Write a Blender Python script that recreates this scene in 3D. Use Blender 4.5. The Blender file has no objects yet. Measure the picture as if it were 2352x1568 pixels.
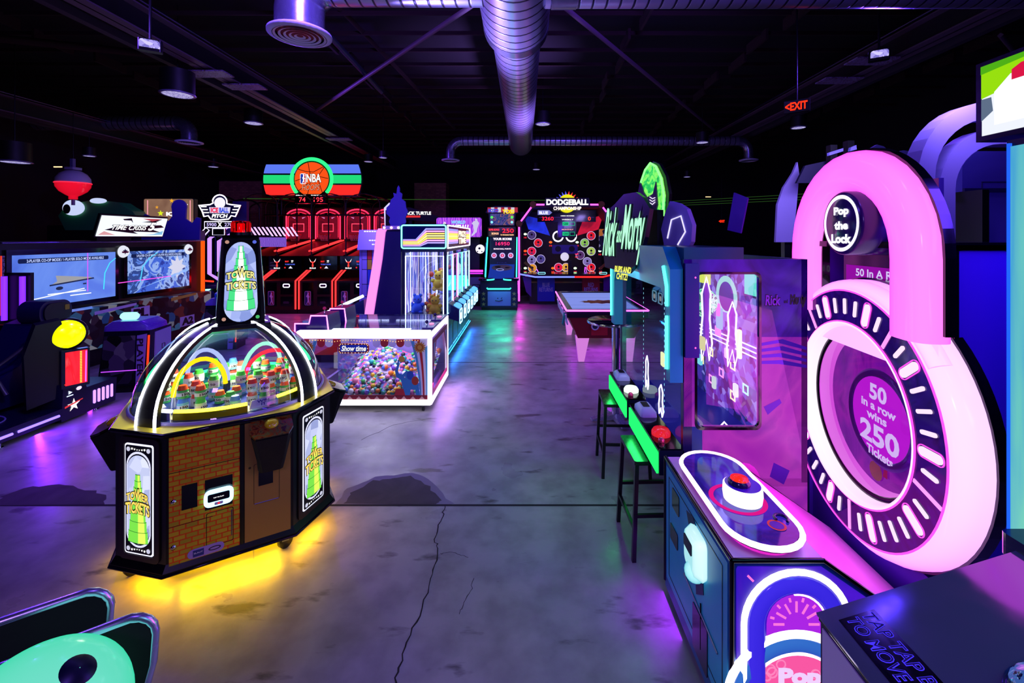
import bpy, math, random
from math import sin, cos, pi, radians as rad
from mathutils import Vector, Matrix
RN = random.Random(7)
scn = bpy.context.scene
COL = scn.collection
# ---------------- camera, world, exposure ----------------
FPX, VX, VY, CH = 1020.0, 1205.0, 545.0, 1.95
cam = bpy.data.cameras.new('camera')
cam.sensor_width = 36; cam.lens = FPX/2352*36
cam.shift_x = (1176-VX)/2352; cam.shift_y = -(784-VY)/2352
cam.clip_start = .05; cam.clip_end = 60
camo = bpy.data.objects.new('camera', cam); COL.objects.link(camo)
camo.location = (0, 0, CH); camo.rotation_euler = (pi/2, 0, 0)
scn.camera = camo
w = bpy.data.worlds.new('world'); scn.world = w; w.use_nodes = True
w.node_tree.nodes['Background'].inputs[0].default_value = (.12, .09, .45, 1)
w.node_tree.nodes['Background'].inputs[1].default_value = .01
scn.view_settings.view_transform = 'Standard'
scn.view_settings.look = 'None'
scn.view_settings.exposure = 0; scn.view_settings.gamma = 1
scn.view_settings.use_curve_mapping = False
scn.cycles.max_bounces = 8; scn.cycles.diffuse_bounces = 2; scn.cycles.glossy_bounces = 3
scn.cycles.transparent_max_bounces = 16; scn.cycles.transmission_bounces = 3
scn.cycles.caustics_reflective = False; scn.cycles.caustics_refractive = False
scn.cycles.sample_clamp_indirect = 2.5
scn.cycles.use_denoising = True

def lin(h):
    h = h.lstrip('#'); o = []
    for i in (0, 2, 4):
        c = int(h[i:i+2], 16)/255
        o.append(c/12.92 if c <= .04045 else ((c+.055)/1.055)**2.4)
    return (*o, 1)

def area(name, loc, target, size, power, color, sy=None, spread=pi):
    l = bpy.data.lights.new(name, 'AREA'); l.energy = power; l.color = lin(color)[:3]
    l.size = size; l.spread = spread
    if sy: l.shape = 'RECTANGLE'; l.size_y = sy
    o = bpy.data.objects.new(name, l); COL.objects.link(o); o.location = loc
    d = Vector(target)-Vector(loc)
    o.rotation_euler = d.to_track_quat('-Z', 'Y').to_euler()
    return o
# violet area lights; first two near built lamp heads, the rest added without lamps
area('flood_fill_light', (-4.5, 4.2, 4.3), (-1.5, 4.6, 0), .3, 40, '#7444ff')
area('flood_fill_light', (4.4, 5.6, 4.3), (.8, 4.0, 0), .3, 46, '#6c40ff')
area('flood_fill_light', (-4.7, 9.0, 4.3), (-.5, 8.0, 0), .3, 60, '#7c44ff')
area('flood_fill_light', (0.6, 1.2, 4.4), (0.0, 2.4, 0), .4, 20, '#7c50ff')
area('flood_fill_light', (-1.2, -1.5, 3.0), (-1.6, 3.2, 0.5), .5, 34, '#b488ff')  # added behind the camera to brighten the fronts facing it

# ---------------- materials ----------------
_MC = {}
def newmat(key):
    m = bpy.data.materials.new(key); m.use_nodes = True
    nt = m.node_tree
    return m, nt, nt.nodes['Principled BSDF'], nt.nodes['Material Output']

def P(col, rough=.4, metal=0, coat=0, alpha=1):
    k = ('P', col, rough, metal, coat, alpha)
    if k not in _MC:
        m, nt, b, o = newmat('paint_'+col.strip('#'))
        b.inputs['Base Color'].default_value = lin(col)
        b.inputs['Roughness'].default_value = rough
        b.inputs['Metallic'].default_value = metal
        b.inputs['Coat Weight'].default_value = coat
        b.inputs['Coat Roughness'].default_value = .05
        # slight wear so no surface is perfectly flat
        n = nt.nodes.new('ShaderNodeTexNoise'); n.inputs['Scale'].default_value = 9
        r = nt.nodes.new('ShaderNodeMapRange')
        r.inputs[3].default_value = max(.02, rough-.06); r.inputs[4].default_value = min(1, rough+.08)
        nt.links.new(n.outputs[0], r.inputs[0]); nt.links.new(r.outputs[0], b.inputs['Roughness'])
        _MC[k] = m
    return _MC[k]

def E(col, s=1.0, sample=None):
    k = ('E', col, s, sample)
    if k not in _MC:
        m, nt, b, o = newmat('glow_'+col.strip('#'))
        nt.nodes.remove(b)
        e = nt.nodes.new('ShaderNodeEmission')
        e.inputs[0].default_value = lin(col); e.inputs[1].default_value = s
        nt.links.new(e.outputs[0], o.inputs[0])
        if not (sample if sample is not None else s > 1.6):
            m.cycles.emission_sampling = 'NONE'
        _MC[k] = m
    return _MC[k]

def ES(core, edge, s=1.0, sample=True):
    """glowing translucent plastic: the deeper it is looked through, the more saturated it is"""
    k = ('ES', core, edge, s)
    if k not in _MC:
        m, nt, b, o = newmat('shell_'+core.strip('#'))
        nt.nodes.remove(b)
        e = nt.nodes.new('ShaderNodeEmission'); e.inputs[1].default_value = s
        l = nt.nodes.new('ShaderNodeLayerWeight'); l.inputs[0].default_value = .35
        x = nt.nodes.new('ShaderNodeMix'); x.data_type = 'RGBA'
        x.inputs[6].default_value = lin(core); x.inputs[7].default_value = lin(edge)
        nt.links.new(l.outputs['Facing'], x.inputs[0]); nt.links.new(x.outputs[2], e.inputs[0])
        g = nt.nodes.new('ShaderNodeBsdfGlossy'); g.inputs['Roughness'].default_value = .15
        g.inputs[0].default_value = (.04, .04, .04, 1)
        a = nt.nodes.new('ShaderNodeAddShader')
        nt.links.new(e.outputs[0], a.inputs[0]); nt.links.new(g.outputs[0], a.inputs[1])
        nt.links.new(a.outputs[0], o.inputs[0])
        if not sample: m.cycles.emission_sampling = 'NONE'
        _MC[k] = m
    return _MC[k]

def GL(tint='#ffffff', refl=.06, rough=.02):
    k = ('G', tint, refl, rough)
    if k not in _MC:
        m, nt, b, o = newmat('clear_'+tint.strip('#'))
        nt.nodes.remove(b)
        t = nt.nodes.new('ShaderNodeBsdfTransparent'); t.inputs[0].default_value = lin(tint)
        g = nt.nodes.new('ShaderNodeBsdfGlossy'); g.inputs['Roughness'].default_value = rough
        f = nt.nodes.new('ShaderNodeFresnel'); f.inputs[0].default_value = 1.35
        ad = nt.nodes.new('ShaderNodeMath'); ad.operation = 'MULTIPLY_ADD'
        ad.inputs[1].default_value = .8; ad.inputs[2].default_value = refl*.4
        x = nt.nodes.new('ShaderNodeMixShader')
        nt.links.new(f.outputs[0], ad.inputs[0]); nt.links.new(ad.outputs[0], x.inputs[0])
        nt.links.new(t.outputs[0], x.inputs[1]); nt.links.new(g.outputs[0], x.inputs[2])
        nt.links.new(x.outputs[0], o.inputs[0])
        _MC[k] = m
    return _MC[k]

def ART(key, cols, scale=6, em=0, rough=.4, stretch=(1, 1, 1), kind='voronoi', seed=0, constant=True):
    """printed artwork: patches of the given inks"""
    k = ('A', key)
    if k not in _MC:
        m, nt, b, o = newmat('print_'+key)
        tc = nt.nodes.new('ShaderNodeTexCoord'); mp = nt.nodes.new('ShaderNodeMapping')
        mp.inputs['Scale'].default_value = stretch; mp.inputs['Location'].default_value = (seed, seed*.7, seed*.3)
        nt.links.new(tc.outputs['Object'], mp.inputs[0])
        if kind == 'voronoi':
            v = nt.nodes.new('ShaderNodeTexVoronoi'); v.inputs['Scale'].default_value = scale
            nt.links.new(mp.outputs[0], v.inputs[0])
            s = nt.nodes.new('ShaderNodeSeparateColor'); nt.links.new(v.outputs['Color'], s.inputs[0]); src = s.outputs[0]
        elif kind == 'noise':
            v = nt.nodes.new('ShaderNodeTexNoise'); v.inputs['Scale'].default_value = scale
            v.inputs['Detail'].default_value = 5; v.inputs['Distortion'].default_value = 1.2
            nt.links.new(mp.outputs[0], v.inputs[0])
            r = nt.nodes.new('ShaderNodeMapRange'); r.inputs[1].default_value = .28; r.inputs[2].default_value = .72
            nt.links.new(v.outputs[0], r.inputs[0]); src = r.outputs[0]
        else:
            v = nt.nodes.new('ShaderNodeTexWave'); v.inputs['Scale'].default_value = scale
            v.inputs['Distortion'].default_value = 6
            nt.links.new(mp.outputs[0], v.inputs[0]); src = v.outputs['Fac']
        c = nt.nodes.new('ShaderNodeValToRGB')
        c.color_ramp.interpolation = 'CONSTANT' if constant else 'LINEAR'
        el = c.color_ramp.elements
        while len(el) < len(cols): el.new(.5)
        for i, h in enumerate(cols):
            el[i].position = i/len(cols) if constant else i/(len(cols)-1); el[i].color = lin(h)
        nt.links.new(src, c.inputs[0]); nt.links.new(c.outputs[0], b.inputs['Base Color'])
        b.inputs['Roughness'].default_value = rough
        if em:
            nt.links.new(c.outputs[0], b.inputs['Emission Color']); b.inputs['Emission Strength'].default_value = em
            b.inputs['Base Color'].default_value = (0, 0, 0, 1)
            for l in list(b.inputs['Base Color'].links): nt.links.remove(l)
            if em <= 1.6: m.cycles.emission_sampling = 'NONE'
        _MC[k] = m
    return _MC[k]

BLK = P('#07070c', .35); GLOSS = P('#050509', .12, coat=.5); DARK = P('#14141c', .5)
NAVY = P('#10123a', .4); CHROME = P('#c8ccd8', .12, 1); STEEL = P('#8d90a0', .3, 1); WHITE = P('#e4e4ee', .4)
PANE = GL('#f4f6ff', .08)

# ---------------- mesh building ----------------
class F:
    def __init__(s, o, ex, ey):
        s.o = Vector(o); s.ex = Vector(ex).normalized(); s.ey = Vector(ey).normalized(); s.n = s.ex.cross(s.ey)
    def __call__(s, u, v, w=0): return s.o+s.ex*u+s.ey*v+s.n*w
    def at(s, u, v, w=0): return F(s(u, v, w), s.ex, s.ey)
def FR(x=0, y=0, z=0): return F((x, y, z), (1, 0, 0), (0, 0, 1))       # faces -Y
def FX(x=0, y=0, z=0): return F((x, y, z), (0, 1, 0), (0, 0, 1))       # faces +X
def FL(x=0, y=0, z=0): return F((x, y, z), (0, -1, 0), (0, 0, 1))      # faces -X
def FU(x=0, y=0, z=0): return F((x, y, z), (1, 0, 0), (0, 1, 0))       # faces up
def FA(a, r, z=0, x=0, y=0):                                           # faces outward at angle a
    return F((x+r*cos(a), y+r*sin(a), z), (-sin(a), cos(a), 0), (0, 0, 1))

def rrect(u0, v0, u1, v1, r=.02, n=4):
    r = min(r, abs(u1-u0)/2-1e-5, abs(v1-v0)/2-1e-5); p = []
    for cx, cy, a in ((u1-r, v0+r, -90), (u1-r, v1-r, 0), (u0+r, v1-r, 90), (u0+r, v0+r, 180)):
        for i in range(n+1):
            t = rad(a+90*i/n); p.append((cx+r*cos(t), cy+r*sin(t)))
    return p
def rect(u0, v0, u1, v1): return [(u0, v0), (u1, v0), (u1, v1), (u0, v1)]
def circ(cu, cv, r, n=24, ry=None):
    ry = r if ry is None else ry
    return [(cu+r*cos(2*pi*i/n), cv+ry*sin(2*pi*i/n)) for i in range(n)]
def star(cu, cv, r, k=.42, n=5):
    return [(cu+(r if i % 2 == 0 else r*k)*sin(pi*i/n), cv+(r if i % 2 == 0 else r*k)*cos(pi*i/n)) for i in range(2*n)][::-1]
def arcp(cu, cv, r, a0, a1, n=16, ry=None):
    ry = r if ry is None else ry
    return [(cu+r*cos(rad(a0+(a1-a0)*i/n)), cv+ry*sin(rad(a0+(a1-a0)*i/n))) for i in range(n+1)]

_TC = {}
def textgeo(s, bold, shear):
    k = (s, bold, shear)
    if k not in _TC:
        c = bpy.data.curves.new('t', 'FONT'); c.body = s; c.offset = bold; c.shear = shear
        c.resolution_u = 3; c.align_x = 'CENTER'; c.space_line = .85
        o = bpy.data.objects.new('t', c); COL.objects.link(o)
        bpy.context.view_layer.update()
        me = o.evaluated_get(bpy.context.evaluated_depsgraph_get()).to_mesh()
        vs = [(v.co.x, v.co.y) for v in me.vertices]; fs = [tuple(p.vertices) for p in me.polygons]
        o.evaluated_get(bpy.context.evaluated_depsgraph_get()).to_mesh_clear()
        bpy.data.objects.remove(o); bpy.data.curves.remove(c)
        _TC[k] = (vs, fs)
    return _TC[k]

class M:
    def __init__(s): s.v = []; s.f = []; s.mi = []; s.sm = []; s.mats = []
    def _add(s, vs, fs, mat, smooth=False):
        if mat not in s.mats: s.mats.append(mat)
        i = s.mats.index(mat); b = len(s.v)
        s.v += [tuple(v) for v in vs]
        for f in fs: s.f.append(tuple(b+k for k in f)); s.mi.append(i); s.sm.append(smooth)
        return s
    def box(s, x0, x1, y0, y1, z0, z1, mat, b=0):
        if b: return s.prism(FU(), rrect(x0, y0, x1, y1, b), z0, z1, mat)
        vs = [(x, y, z) for z in (z0, z1) for x, y in ((x0, y0), (x1, y0), (x1, y1), (x0, y1))]
        return s._add(vs, [(3, 2, 1, 0), (4, 5, 6, 7), (0, 1, 5, 4), (1, 2, 6, 5), (2, 3, 7, 6), (3, 0, 4, 7)], mat)
    def prism(s, fr, pts, w0, w1, mat, smooth=False, side=None):
        n = len(pts)
        vs = [fr(u, v, w0) for u, v in pts]+[fr(u, v, w1) for u, v in pts]
        s._add(vs, [tuple(range(n))[::-1], tuple(range(n, 2*n))], mat)
        return s._add(vs, [(i, (i+1) % n, n+(i+1) % n, n+i) for i in range(n)], side or mat, smooth)
    def flat(s, fr, pts, w, mat):
        return s._add([fr(u, v, w) for u, v in pts], [tuple(range(len(pts)))], mat)
    def band(s, fr, po, pi_, w0, w1, mat, closed=True):
        n = len(po); vs = []
        for p, q in zip(po, pi_): vs += [fr(*p, w0), fr(*p, w1), fr(*q, w1), fr(*q, w0)]
        fs = []
        for i in range(n if closed else n-1):
            a, b = 4*i, 4*((i+1) % n)
            for k in range(4): fs.append((a+k, b+k, b+(k+1) % 4, a+(k+1) % 4))
        if not closed: fs += [(0, 1, 2, 3), (4*n-1, 4*n-2, 4*n-3, 4*n-4)]
        return s._add(vs, fs, mat)
    def loft(s, rings, mat, smooth=True, closed=True, caps=True):
        n = len(rings[0]); vs = [p for r in rings for p in r]; fs = []
        for j in range(len(rings)-1):
            for i in range(n if closed else n-1):
                a = j*n+i; b = j*n+(i+1) % n; fs.append((a, b, b+n, a+n))
        s._add(vs, fs, mat, smooth)
        if caps and closed:
            s._add(list(rings[0]), [tuple(range(n))[::-1]], mat); s._add(list(rings[-1]), [tuple(range(n))], mat)
        return s
    def tube(s, pts, r, mat, closed=False, n=6):
        pts = [Vector(p) for p in pts]; N = len(pts); rings = []
        up = Vector((0, 0, 1))
        for i, p in enumerate(pts):
            a = pts[i-1] if (i > 0 or closed) else p; b = pts[(i+1) % N] if (i < N-1 or closed) else p
            t = (b-a).normalized()
            u = up if abs(t.dot(up)) < .95 else Vector((1, 0, 0))
            if i and not closed: u = prev
            x = (u-t*u.dot(t))
            x = x.normalized() if x.length > 1e-6 else t.orthogonal().normalized()
            prev = x; y = t.cross(x)
            rr = r[i] if isinstance(r, (list, tuple)) else r
            rings.append([p+x*rr*cos(2*pi*k/n)+y*rr*sin(2*pi*k/n) for k in range(n)])
        if closed: rings.append(rings[0])
        return s.loft(rings, mat, True, True, not closed)
    def etube(s, fr, path, a, b, mat, w=0, closed=False, n=14):
        """2-D path in a frame, elliptical section a (in plane) x b (along normal)"""
        N = len(path); rings = []
        for i, p in enumerate(path):
            q0 = path[i-1] if (i > 0 or closed) else p; q1 = path[(i+1) % N] if (i < N-1 or closed) else p
            dx, dy = q1[0]-q0[0], q1[1]-q0[1]; L = math.hypot(dx, dy) or 1
            nx, ny = -dy/L, dx/L
            rings.append([fr(p[0]+nx*a*cos(2*pi*k/n), p[1]+ny*a*cos(2*pi*k/n), w+b*sin(2*pi*k/n)) for k in range(n)])
        if closed: rings.append(rings[0])
        return s.loft(rings, mat, True, True, not closed)
    def neon(s, fr, path, r, mat, w=.01, closed=False): return s.etube(fr, path, r, r, mat, w, closed, 6)
    def rev(s, fr, prof, mat, cu=0, cv=0, n=48, a0=0, a1=360, smooth=True):
        full = abs(a1-a0) >= 359.9; k = n if full else n+1
        rings = []
        for r, w in prof:
            rings.append([fr(cu+r*cos(rad(a0+(a1-a0)*i/n)), cv+r*sin(rad(a0+(a1-a0)*i/n)), w) for i in range(k)])
        return s.loft(rings, mat, smooth, full, False)
    def ball(s, c, r, mat, n=12, rz=None, m=8):
        rz = r if rz is None else rz
        fr = FU(*c); prof = [(max(1e-4, r*cos(-pi/2+pi*i/m)), rz*sin(-pi/2+pi*i/m)) for i in range(m+1)]
        return s.rev(fr, prof, mat, n=n)
    def cyl(s, c, r, z0, z1, mat, n=20, r2=None):
        r2 = r if r2 is None else r2; fr = FU(c[0], c[1], 0)
        s.rev(fr, [(r, z0), (r2, z1)], mat, n=n)
        s.flat(fr, circ(0, 0, r, n)[::-1], z0, mat); return s.flat(fr, circ(0, 0, r2, n), z1, mat)
    def text(s, fr, t, u0, v0, u1, v1, mat, w=.002, bold=.0, shear=0, warp=None):
        vs, fs = textgeo(t, bold, shear)
        if not vs: return s
        xs = [p[0] for p in vs]; ys = [p[1] for p in vs]
        x0, x1, y0, y1 = min(xs), max(xs), min(ys), max(ys)
        o = []
        for x, y in vs:
            a = (x-x0)/(x1-x0 or 1); b = (y-y0)/(y1-y0 or 1)
            if warp: a, b = warp(a, b)
            o.append(fr(u0+(u1-u0)*a, v0+(v1-v0)*b, w))
        return s._add(o, fs, mat)
    def make(s, name, parent=None, label=None, bevel=0, **props):
        me = bpy.data.meshes.new(name)
        me.from_pydata(s.v, [], s.f)
        for m in s.mats: me.materials.append(m)
        me.polygons.foreach_set('material_index', s.mi); me.polygons.foreach_set('use_smooth', s.sm)
        me.update()
        o = bpy.data.objects.new(name, me); COL.objects.link(o)
        if parent is not None: o.parent = parent
        if label: o['label'] = label
        if bevel:
            b = o.modifiers.new('bevel', 'BEVEL'); b.width = bevel; b.segments = 2; b.limit_method = 'ANGLE'; b.angle_limit = rad(40)
        for k, v in props.items(): o[k] = v
        return o

def thing(name, label, cat, loc=(0, 0, 0), rot=0, group=None):
    o = bpy.data.objects.new(name, None); COL.objects.link(o); o.empty_display_size = .1
    o.location = loc; o.rotation_euler = (0, 0, rad(rot)); o['label'] = label; o['category'] = cat
    if group: o['group'] = group
    return o
def solo(o, label, cat, loc=None, group=None, rot=None):
    o['label'] = label; o['category'] = cat
    if loc is not None: o.location = loc
    if rot is not None: o.rotation_euler = rot
    if group: o['group'] = group
    return o
def copy_tree(o, parent=None):
    c = o.copy(); COL.objects.link(c)
    if parent is not None: c.parent = parent
    for ch in list(o.children): copy_tree(ch, c)
    return c
def S(m, name, **k): return m.make(name, None, kind='structure', **k)
# ================= room =================
def floor_mat():
    m, nt, b, o = newmat('polished_concrete'); N = nt.nodes.new; L = nt.links.new
    tc = N('ShaderNodeTexCoord')
    def noise(sc, det=6, dist=0):
        n = N('ShaderNodeTexNoise'); n.inputs['Scale'].default_value = sc; n.inputs['Detail'].default_value = det
        n.inputs['Distortion'].default_value = dist; L(tc.outputs['Object'], n.inputs[0]); return n.outputs[0]
    def ramp(src, stops):
        r = N('ShaderNodeValToRGB'); e = r.color_ramp.elements
        while len(e) < len(stops): e.new(.5)
        for i, (p, c) in enumerate(stops): e[i].position = p; e[i].color = lin(c)
        L(src, r.inputs[0]); return r.outputs[0]
    def mul(a, c, f=1):
        x = N('ShaderNodeMix'); x.data_type = 'RGBA'; x.blend_type = 'MULTIPLY'; x.inputs[0].default_value = f
        L(a, x.inputs[6]); L(c, x.inputs[7]); return x.outputs[2]
    base = ramp(noise(.9, 8, .6), [(.3, '#9a969a'), (.5, '#a8a4a6'), (.7, '#b4b0ae')])
    fine = ramp(noise(5, 10), [(.35, '#dadada'), (.6, '#ffffff')])
    mp = N('ShaderNodeMapping'); mp.inputs['Rotation'].default_value = (0, 0, .7); mp.inputs['Scale'].default_value = (2.2, 6, 1)
    L(tc.outputs['Object'], mp.inputs[0])
    n3 = N('ShaderNodeTexNoise'); n3.inputs['Scale'].default_value = 1.1; n3.inputs['Detail'].default_value = 5; L(mp.outputs[0], n3.inputs[0])
    spots = ramp(n3.outputs[0], [(.31, '#4a4648'), (.38, '#ffffff')])
    L(mul(mul(base, fine), spots, .75), b.inputs['Base Color'])
    r = N('ShaderNodeMapRange'); r.inputs[1].default_value = .3; r.inputs[2].default_value = .7
    r.inputs[3].default_value = .26; r.inputs[4].default_value = .46
    L(noise(2.3, 6), r.inputs[0]); L(r.outputs[0], b.inputs['Roughness'])
    bp = N('ShaderNodeBump'); bp.inputs['Strength'].default_value = .06; bp.inputs['Distance'].default_value = .02
    L(noise(20, 6), bp.inputs['Height']); L(bp.outputs[0], b.inputs['Normal'])
    return m
FLOORM = floor_mat()
S(M().box(-11, 9, -2.5, 17.5, -.2, 0, FLOORM), 'floor')
JOINT = P('#121014', .8)
m = M()
for y in (3.234, 6.93, 10.6): m.box(-10.9, 8.9, y-.011, y+.011, .0003, .001, JOINT)
S(m, 'trim_1')
# broken patch and long crack in the slab
def jag(pts, amp, k=5, seed=1):
    r = random.Random(seed); o = []
    for i in range(len(pts)-1):
        a, b = Vector(pts[i]), Vector(pts[i+1])
        for j in range(k): 
            q = a.lerp(b, j/k); o.append((q.x+r.uniform(-amp, amp), q.y+r.uniform(-amp, amp)))
    return o+[pts[-1]]
def fl(px, py): d = FPX*CH/(py-VY); return ((px-VX)*d/FPX, d)
PATCH = ART('patched_concrete', ['#3a3236', '#4c4448', '#5a5254'], 3, kind='noise', constant=False, rough=.75)
pp = [fl(*q) for q in ((790, 1158), (808, 1130), (858, 1104), (905, 1098), (945, 1092), (985, 1118), (1012, 1150), (1000, 1159))]
S(M().flat(FU(0, 0, 0), jag(pp, .012, 4), .0018, PATCH), 'floor_patch')
EDGE = P('#8a8290', .7)
pb = [fl(*q) for q in ((770, 1160), (800, 1120), (860, 1096), (950, 1084), (992, 1108), (1040, 1156), (1012, 1162))]
S(M().flat(FU(0, 0, 0), jag(pb, .014, 4, 3), .0009, EDGE), 'floor_patch')
pc = [fl(*q) for q in ((0, 1158), (0, 1140), (70, 1118), (150, 1112), (215, 1128), (245, 1142), (240, 1158))]
S(M().flat(FU(0, 0, 0), jag(pc, .015, 4, 4), .0012, PATCH), 'floor_patch')
def crack(pts, wd, seed):
    c = jag([fl(*p) for p in pts], .008, 6, seed); r = random.Random(seed)
    L_ = [(x-wd*r.uniform(.3, 1), y) for x, y in c]; R_ = [(x+wd*r.uniform(.3, 1), y) for x, y in c]
    S(M().band(FU(), L_, R_, .0002, .0012, JOINT, False), 'floor_crack')
crack([(1022, 1162), (1015, 1190), (998, 1235), (1006, 1265), (992, 1330), (955, 1430), (920, 1520), (900, 1600)], .005, 5)
crack([(1010, 1272), (1040, 1268), (1075, 1280)], .002, 6)
crack([(1090, 1330), (1075, 1370), (1055, 1410)], .002, 8)
crack([(830, 1010), (905, 975), (960, 965), (1000, 968)], .002, 9)
BW = P('#0c0c12', .85)
S(M().box(-11, 9, 17, 17.2, 0, 5.6, BW), 'wall_back')
S(M().box(-11.2, -11, -2.5, 17.2, 0, 5.6, BW), 'wall_left')
S(M().box(9, 9.2, -2.5, 17.2, 0, 5.6, BW), 'wall_right')
S(M().box(-11, 9, -2.7, -2.5, 0, 5.6, BW), 'wall_front')
S(M().box(-11, 9, -2.5, 17.2, 5.4, 5.6, P('#050405', .95)), 'ceiling')
def brickmat():
    m, nt, b, o = newmat('red_brick'); N = nt.nodes.new
    tc = N('ShaderNodeTexCoord'); mp = N('ShaderNodeMapping'); mp.inputs['Rotation'].default_value = (pi/2, 0, 0)
    br = N('ShaderNodeTexBrick'); br.inputs['Scale'].default_value = 4.2
    br.inputs['Color1'].default_value = lin('#b07868'); br.inputs['Color2'].default_value = lin('#8a5e54'); br.inputs['Mortar'].default_value = lin('#6c5a54')
    nt.links.new(tc.outputs['Object'], mp.inputs[0]); nt.links.new(mp.outputs[0], br.inputs[0]); nt.links.new(br.outputs[0], b.inputs['Base Color'])
    b.inputs['Roughness'].default_value = .85
    return m
BRK = brickmat()
S(M().box(-3.85, -2.75, 15.5, 16.2, 0, 3.85, BRK), 'brick_pillar')
S(M().box(-10.6, -9.1, 15.4, 16.2, 0, 3.9, BRK), 'brick_pillar')
# roof joists, bridging, girders, braces
JM = P('#260c06', .9); GM = P('#17131c', .5); FG = P('#6a5468', .45)
for i in range(22):
    y = 3.2+i*.62
    S(M().box(-10.9, 8.9, y-.012, y+.012, 5.1, 5.16, JM), 'trim_joist')
for x in (-7.5, -3.1, 1.6, 3.7, 7.3):
    m = M()
    for i in range(14):
        y = 3.3+i*.62*1.4; m.box(x-.02+.1*(i % 2), x+.02+.1*(i % 2), y, y+.6, 4.98, 5.14, JM)
    S(m, 'trim_bridging')
def girder(x, top=4.86, bot=4.53):
    m = M(); m.box(x-.12, x+.12, -2.4, 16.9, bot, bot+.02, FG); m.box(x-.01, x+.01, -2.4, 16.9, bot, top, GM)
    m.box(x-.12, x+.12, -2.4, 16.9, top-.02, top, FG); S(m, 'trim_girder')
    S(M().tube([(x+.14*(1 if x < 0 else -1), -2, top+.03), (x+.14*(1 if x < 0 else -1), 16.5, top+.03)], .02, P('#5c5c88', .35, 1)), 'trim_conduit')
    S(M().box(x-.4*(1 if x < 0 else -1)-.05, x-.4*(1 if x < 0 else -1)+.05, -2.4, 16.9, bot, bot+.1, P('#3b3242', .5)), 'trim_rail')
girder(-4.9); girder(5.4); girder(-9.4, 4.5, 4.2)
def strut(a, b, r=.045, mt=None):
    a, b = Vector(a), Vector(b); S(M().tube([a, b], r, mt or P('#6b4f60', .5), n=4), 'trim_brace')
strut((-4.8, 10.2, 4.85), (-.45, 5.4, 4.9)); strut((.3, 5.4, 4.9), (5.2, 12.2, 4.9))
strut((-3.2, 4.2, 5.3), (-2.9, 9.0, 4.9), .06, P('#33384c', .4)); strut((-2.9, 3.9, 5.3), (-1.9, 12, 4.9), .05, JM)
strut((6.4, 3.5, 4.4), (8.6, 6.5, 5.1), .05, FG); strut((6, 5.6, 4.5), (8.8, 7.6, 4.6), .03, FG); strut((-9.2, 4.6, 4.4), (-5.6, 8.2, 5.2), .06, JM)

# ---- ducts
def ductmat(axis):
    m, nt, b, o = newmat('spiral_duct_'+axis); N = nt.nodes.new; L = nt.links.new
    tc = N('ShaderNodeTexCoord'); wv = N('ShaderNodeTexWave'); wv.bands_direction = axis.upper()
    wv.inputs['Scale'].default_value = 1.9 if axis == 'y' else 2.4; wv.inputs['Distortion'].default_value = .25
    wv.inputs['Detail Scale'].default_value = .4
    L(tc.outputs['Object'], wv.inputs[0])
    r = N('ShaderNodeValToRGB'); r.color_ramp.elements[0].position = .02; r.color_ramp.elements[1].position = .1
    r.color_ramp.elements[0].color = lin('#3c3c4c'); r.color_ramp.elements[1].color = lin('#b9bbd0')
    L(wv.outputs['Fac'], r.inputs[0]); L(r.outputs[0], b.inputs['Base Color'])
    bp = N('ShaderNodeBump'); bp.inputs['Strength'].default_value = .5; bp.inputs['Distance'].default_value = .01
    L(r.outputs[0], bp.inputs['Height']); L(bp.outputs[0], b.inputs['Normal'])
    b.inputs['Metallic'].default_value = .85; b.inputs['Roughness'].default_value = .3
    return m
DY, DX, DZ = ductmat('y'), ductmat('x'), P('#9a9cb4', .25, .85)
t = thing('main_duct', 'large spiral steel air duct running overhead down the middle aisle', 'air duct', (-.1, 0, 4.42))
M().tube([(0, -2.3, 0), (0, 5.15, 0)], .374, DY, n=40).make('wide_section', t)
M().tube([(0, 5.05, 0), (0, 5.2, 0)], .38, STEEL, n=40).make('collar', t)
M().tube([(0, 5.15, 0), (0, 11.8, 0)], .3, DY, n=40).make('narrow_section', t)
def branch(label, x0, x1, y, z, r, drop, dr, right=True):
    t = thing('branch_duct', label, 'air duct', (0, y, z))
    sgn = 1 if x1 > x0 else -1
    path = [(x0, 0, 0), (x1-sgn*drop*.6, 0, 0)]
    M().tube([Vector(p) for p in path], r, DX, n=24).make('straight_run', t)
    el = [(x1-sgn*drop*.6+sgn*drop*.6*sin(rad(a)), 0, -drop*.6*(1-cos(rad(a)))) for a in range(0, 91, 15)]
    el.append((x1, 0, -drop))
    M().tube([Vector(p) for p in el], r*.98, DZ, n=24).make('elbow', t)
    d = M(); fr = FU(x1, 0, -drop)
    WH = P('#c9c6e0', .45)
    d.rev(fr, [(r*.98, .03), (dr, 0), (dr, -.02), (dr*.84, -.034)], WH, n=32)
    for k in range(5): d.rev(fr, [(dr*(.82-.16*k), -.034), (dr*(.745-.16*k), -.026)], WH, n=28)
    d.flat(fr, circ(0, 0, dr*.86, 28), -.002, BLK)
    d.make('round_diffuser', t)
branch('steel branch duct ending in the nearest round ceiling diffuser', -.4, -2.16, 4.27, 4.41, .225, .5, .285)
branch('steel branch duct leaving the main duct towards the far left diffuser', -.35, -1.9, 11.4, 4.42, .12, .48, .23)
branch('steel branch duct leaving the end of the main duct to the far right', .1, 5.75, 11.4, 4.42, .12, .48, .23)
branch('steel branch duct hanging above the shooting game, elbow pointing down', -11, -7.55, 10, 4.52, .16, .42, .27)
t = thing('branch_duct', 'steel branch duct crossing the top of the picture to the right', 'air duct', (0, 4.27, 4.37))
M().tube([(.2, 0, 0), (8.8, 0, 0)], .2, DX, n=28).make('straight_run', t)
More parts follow.
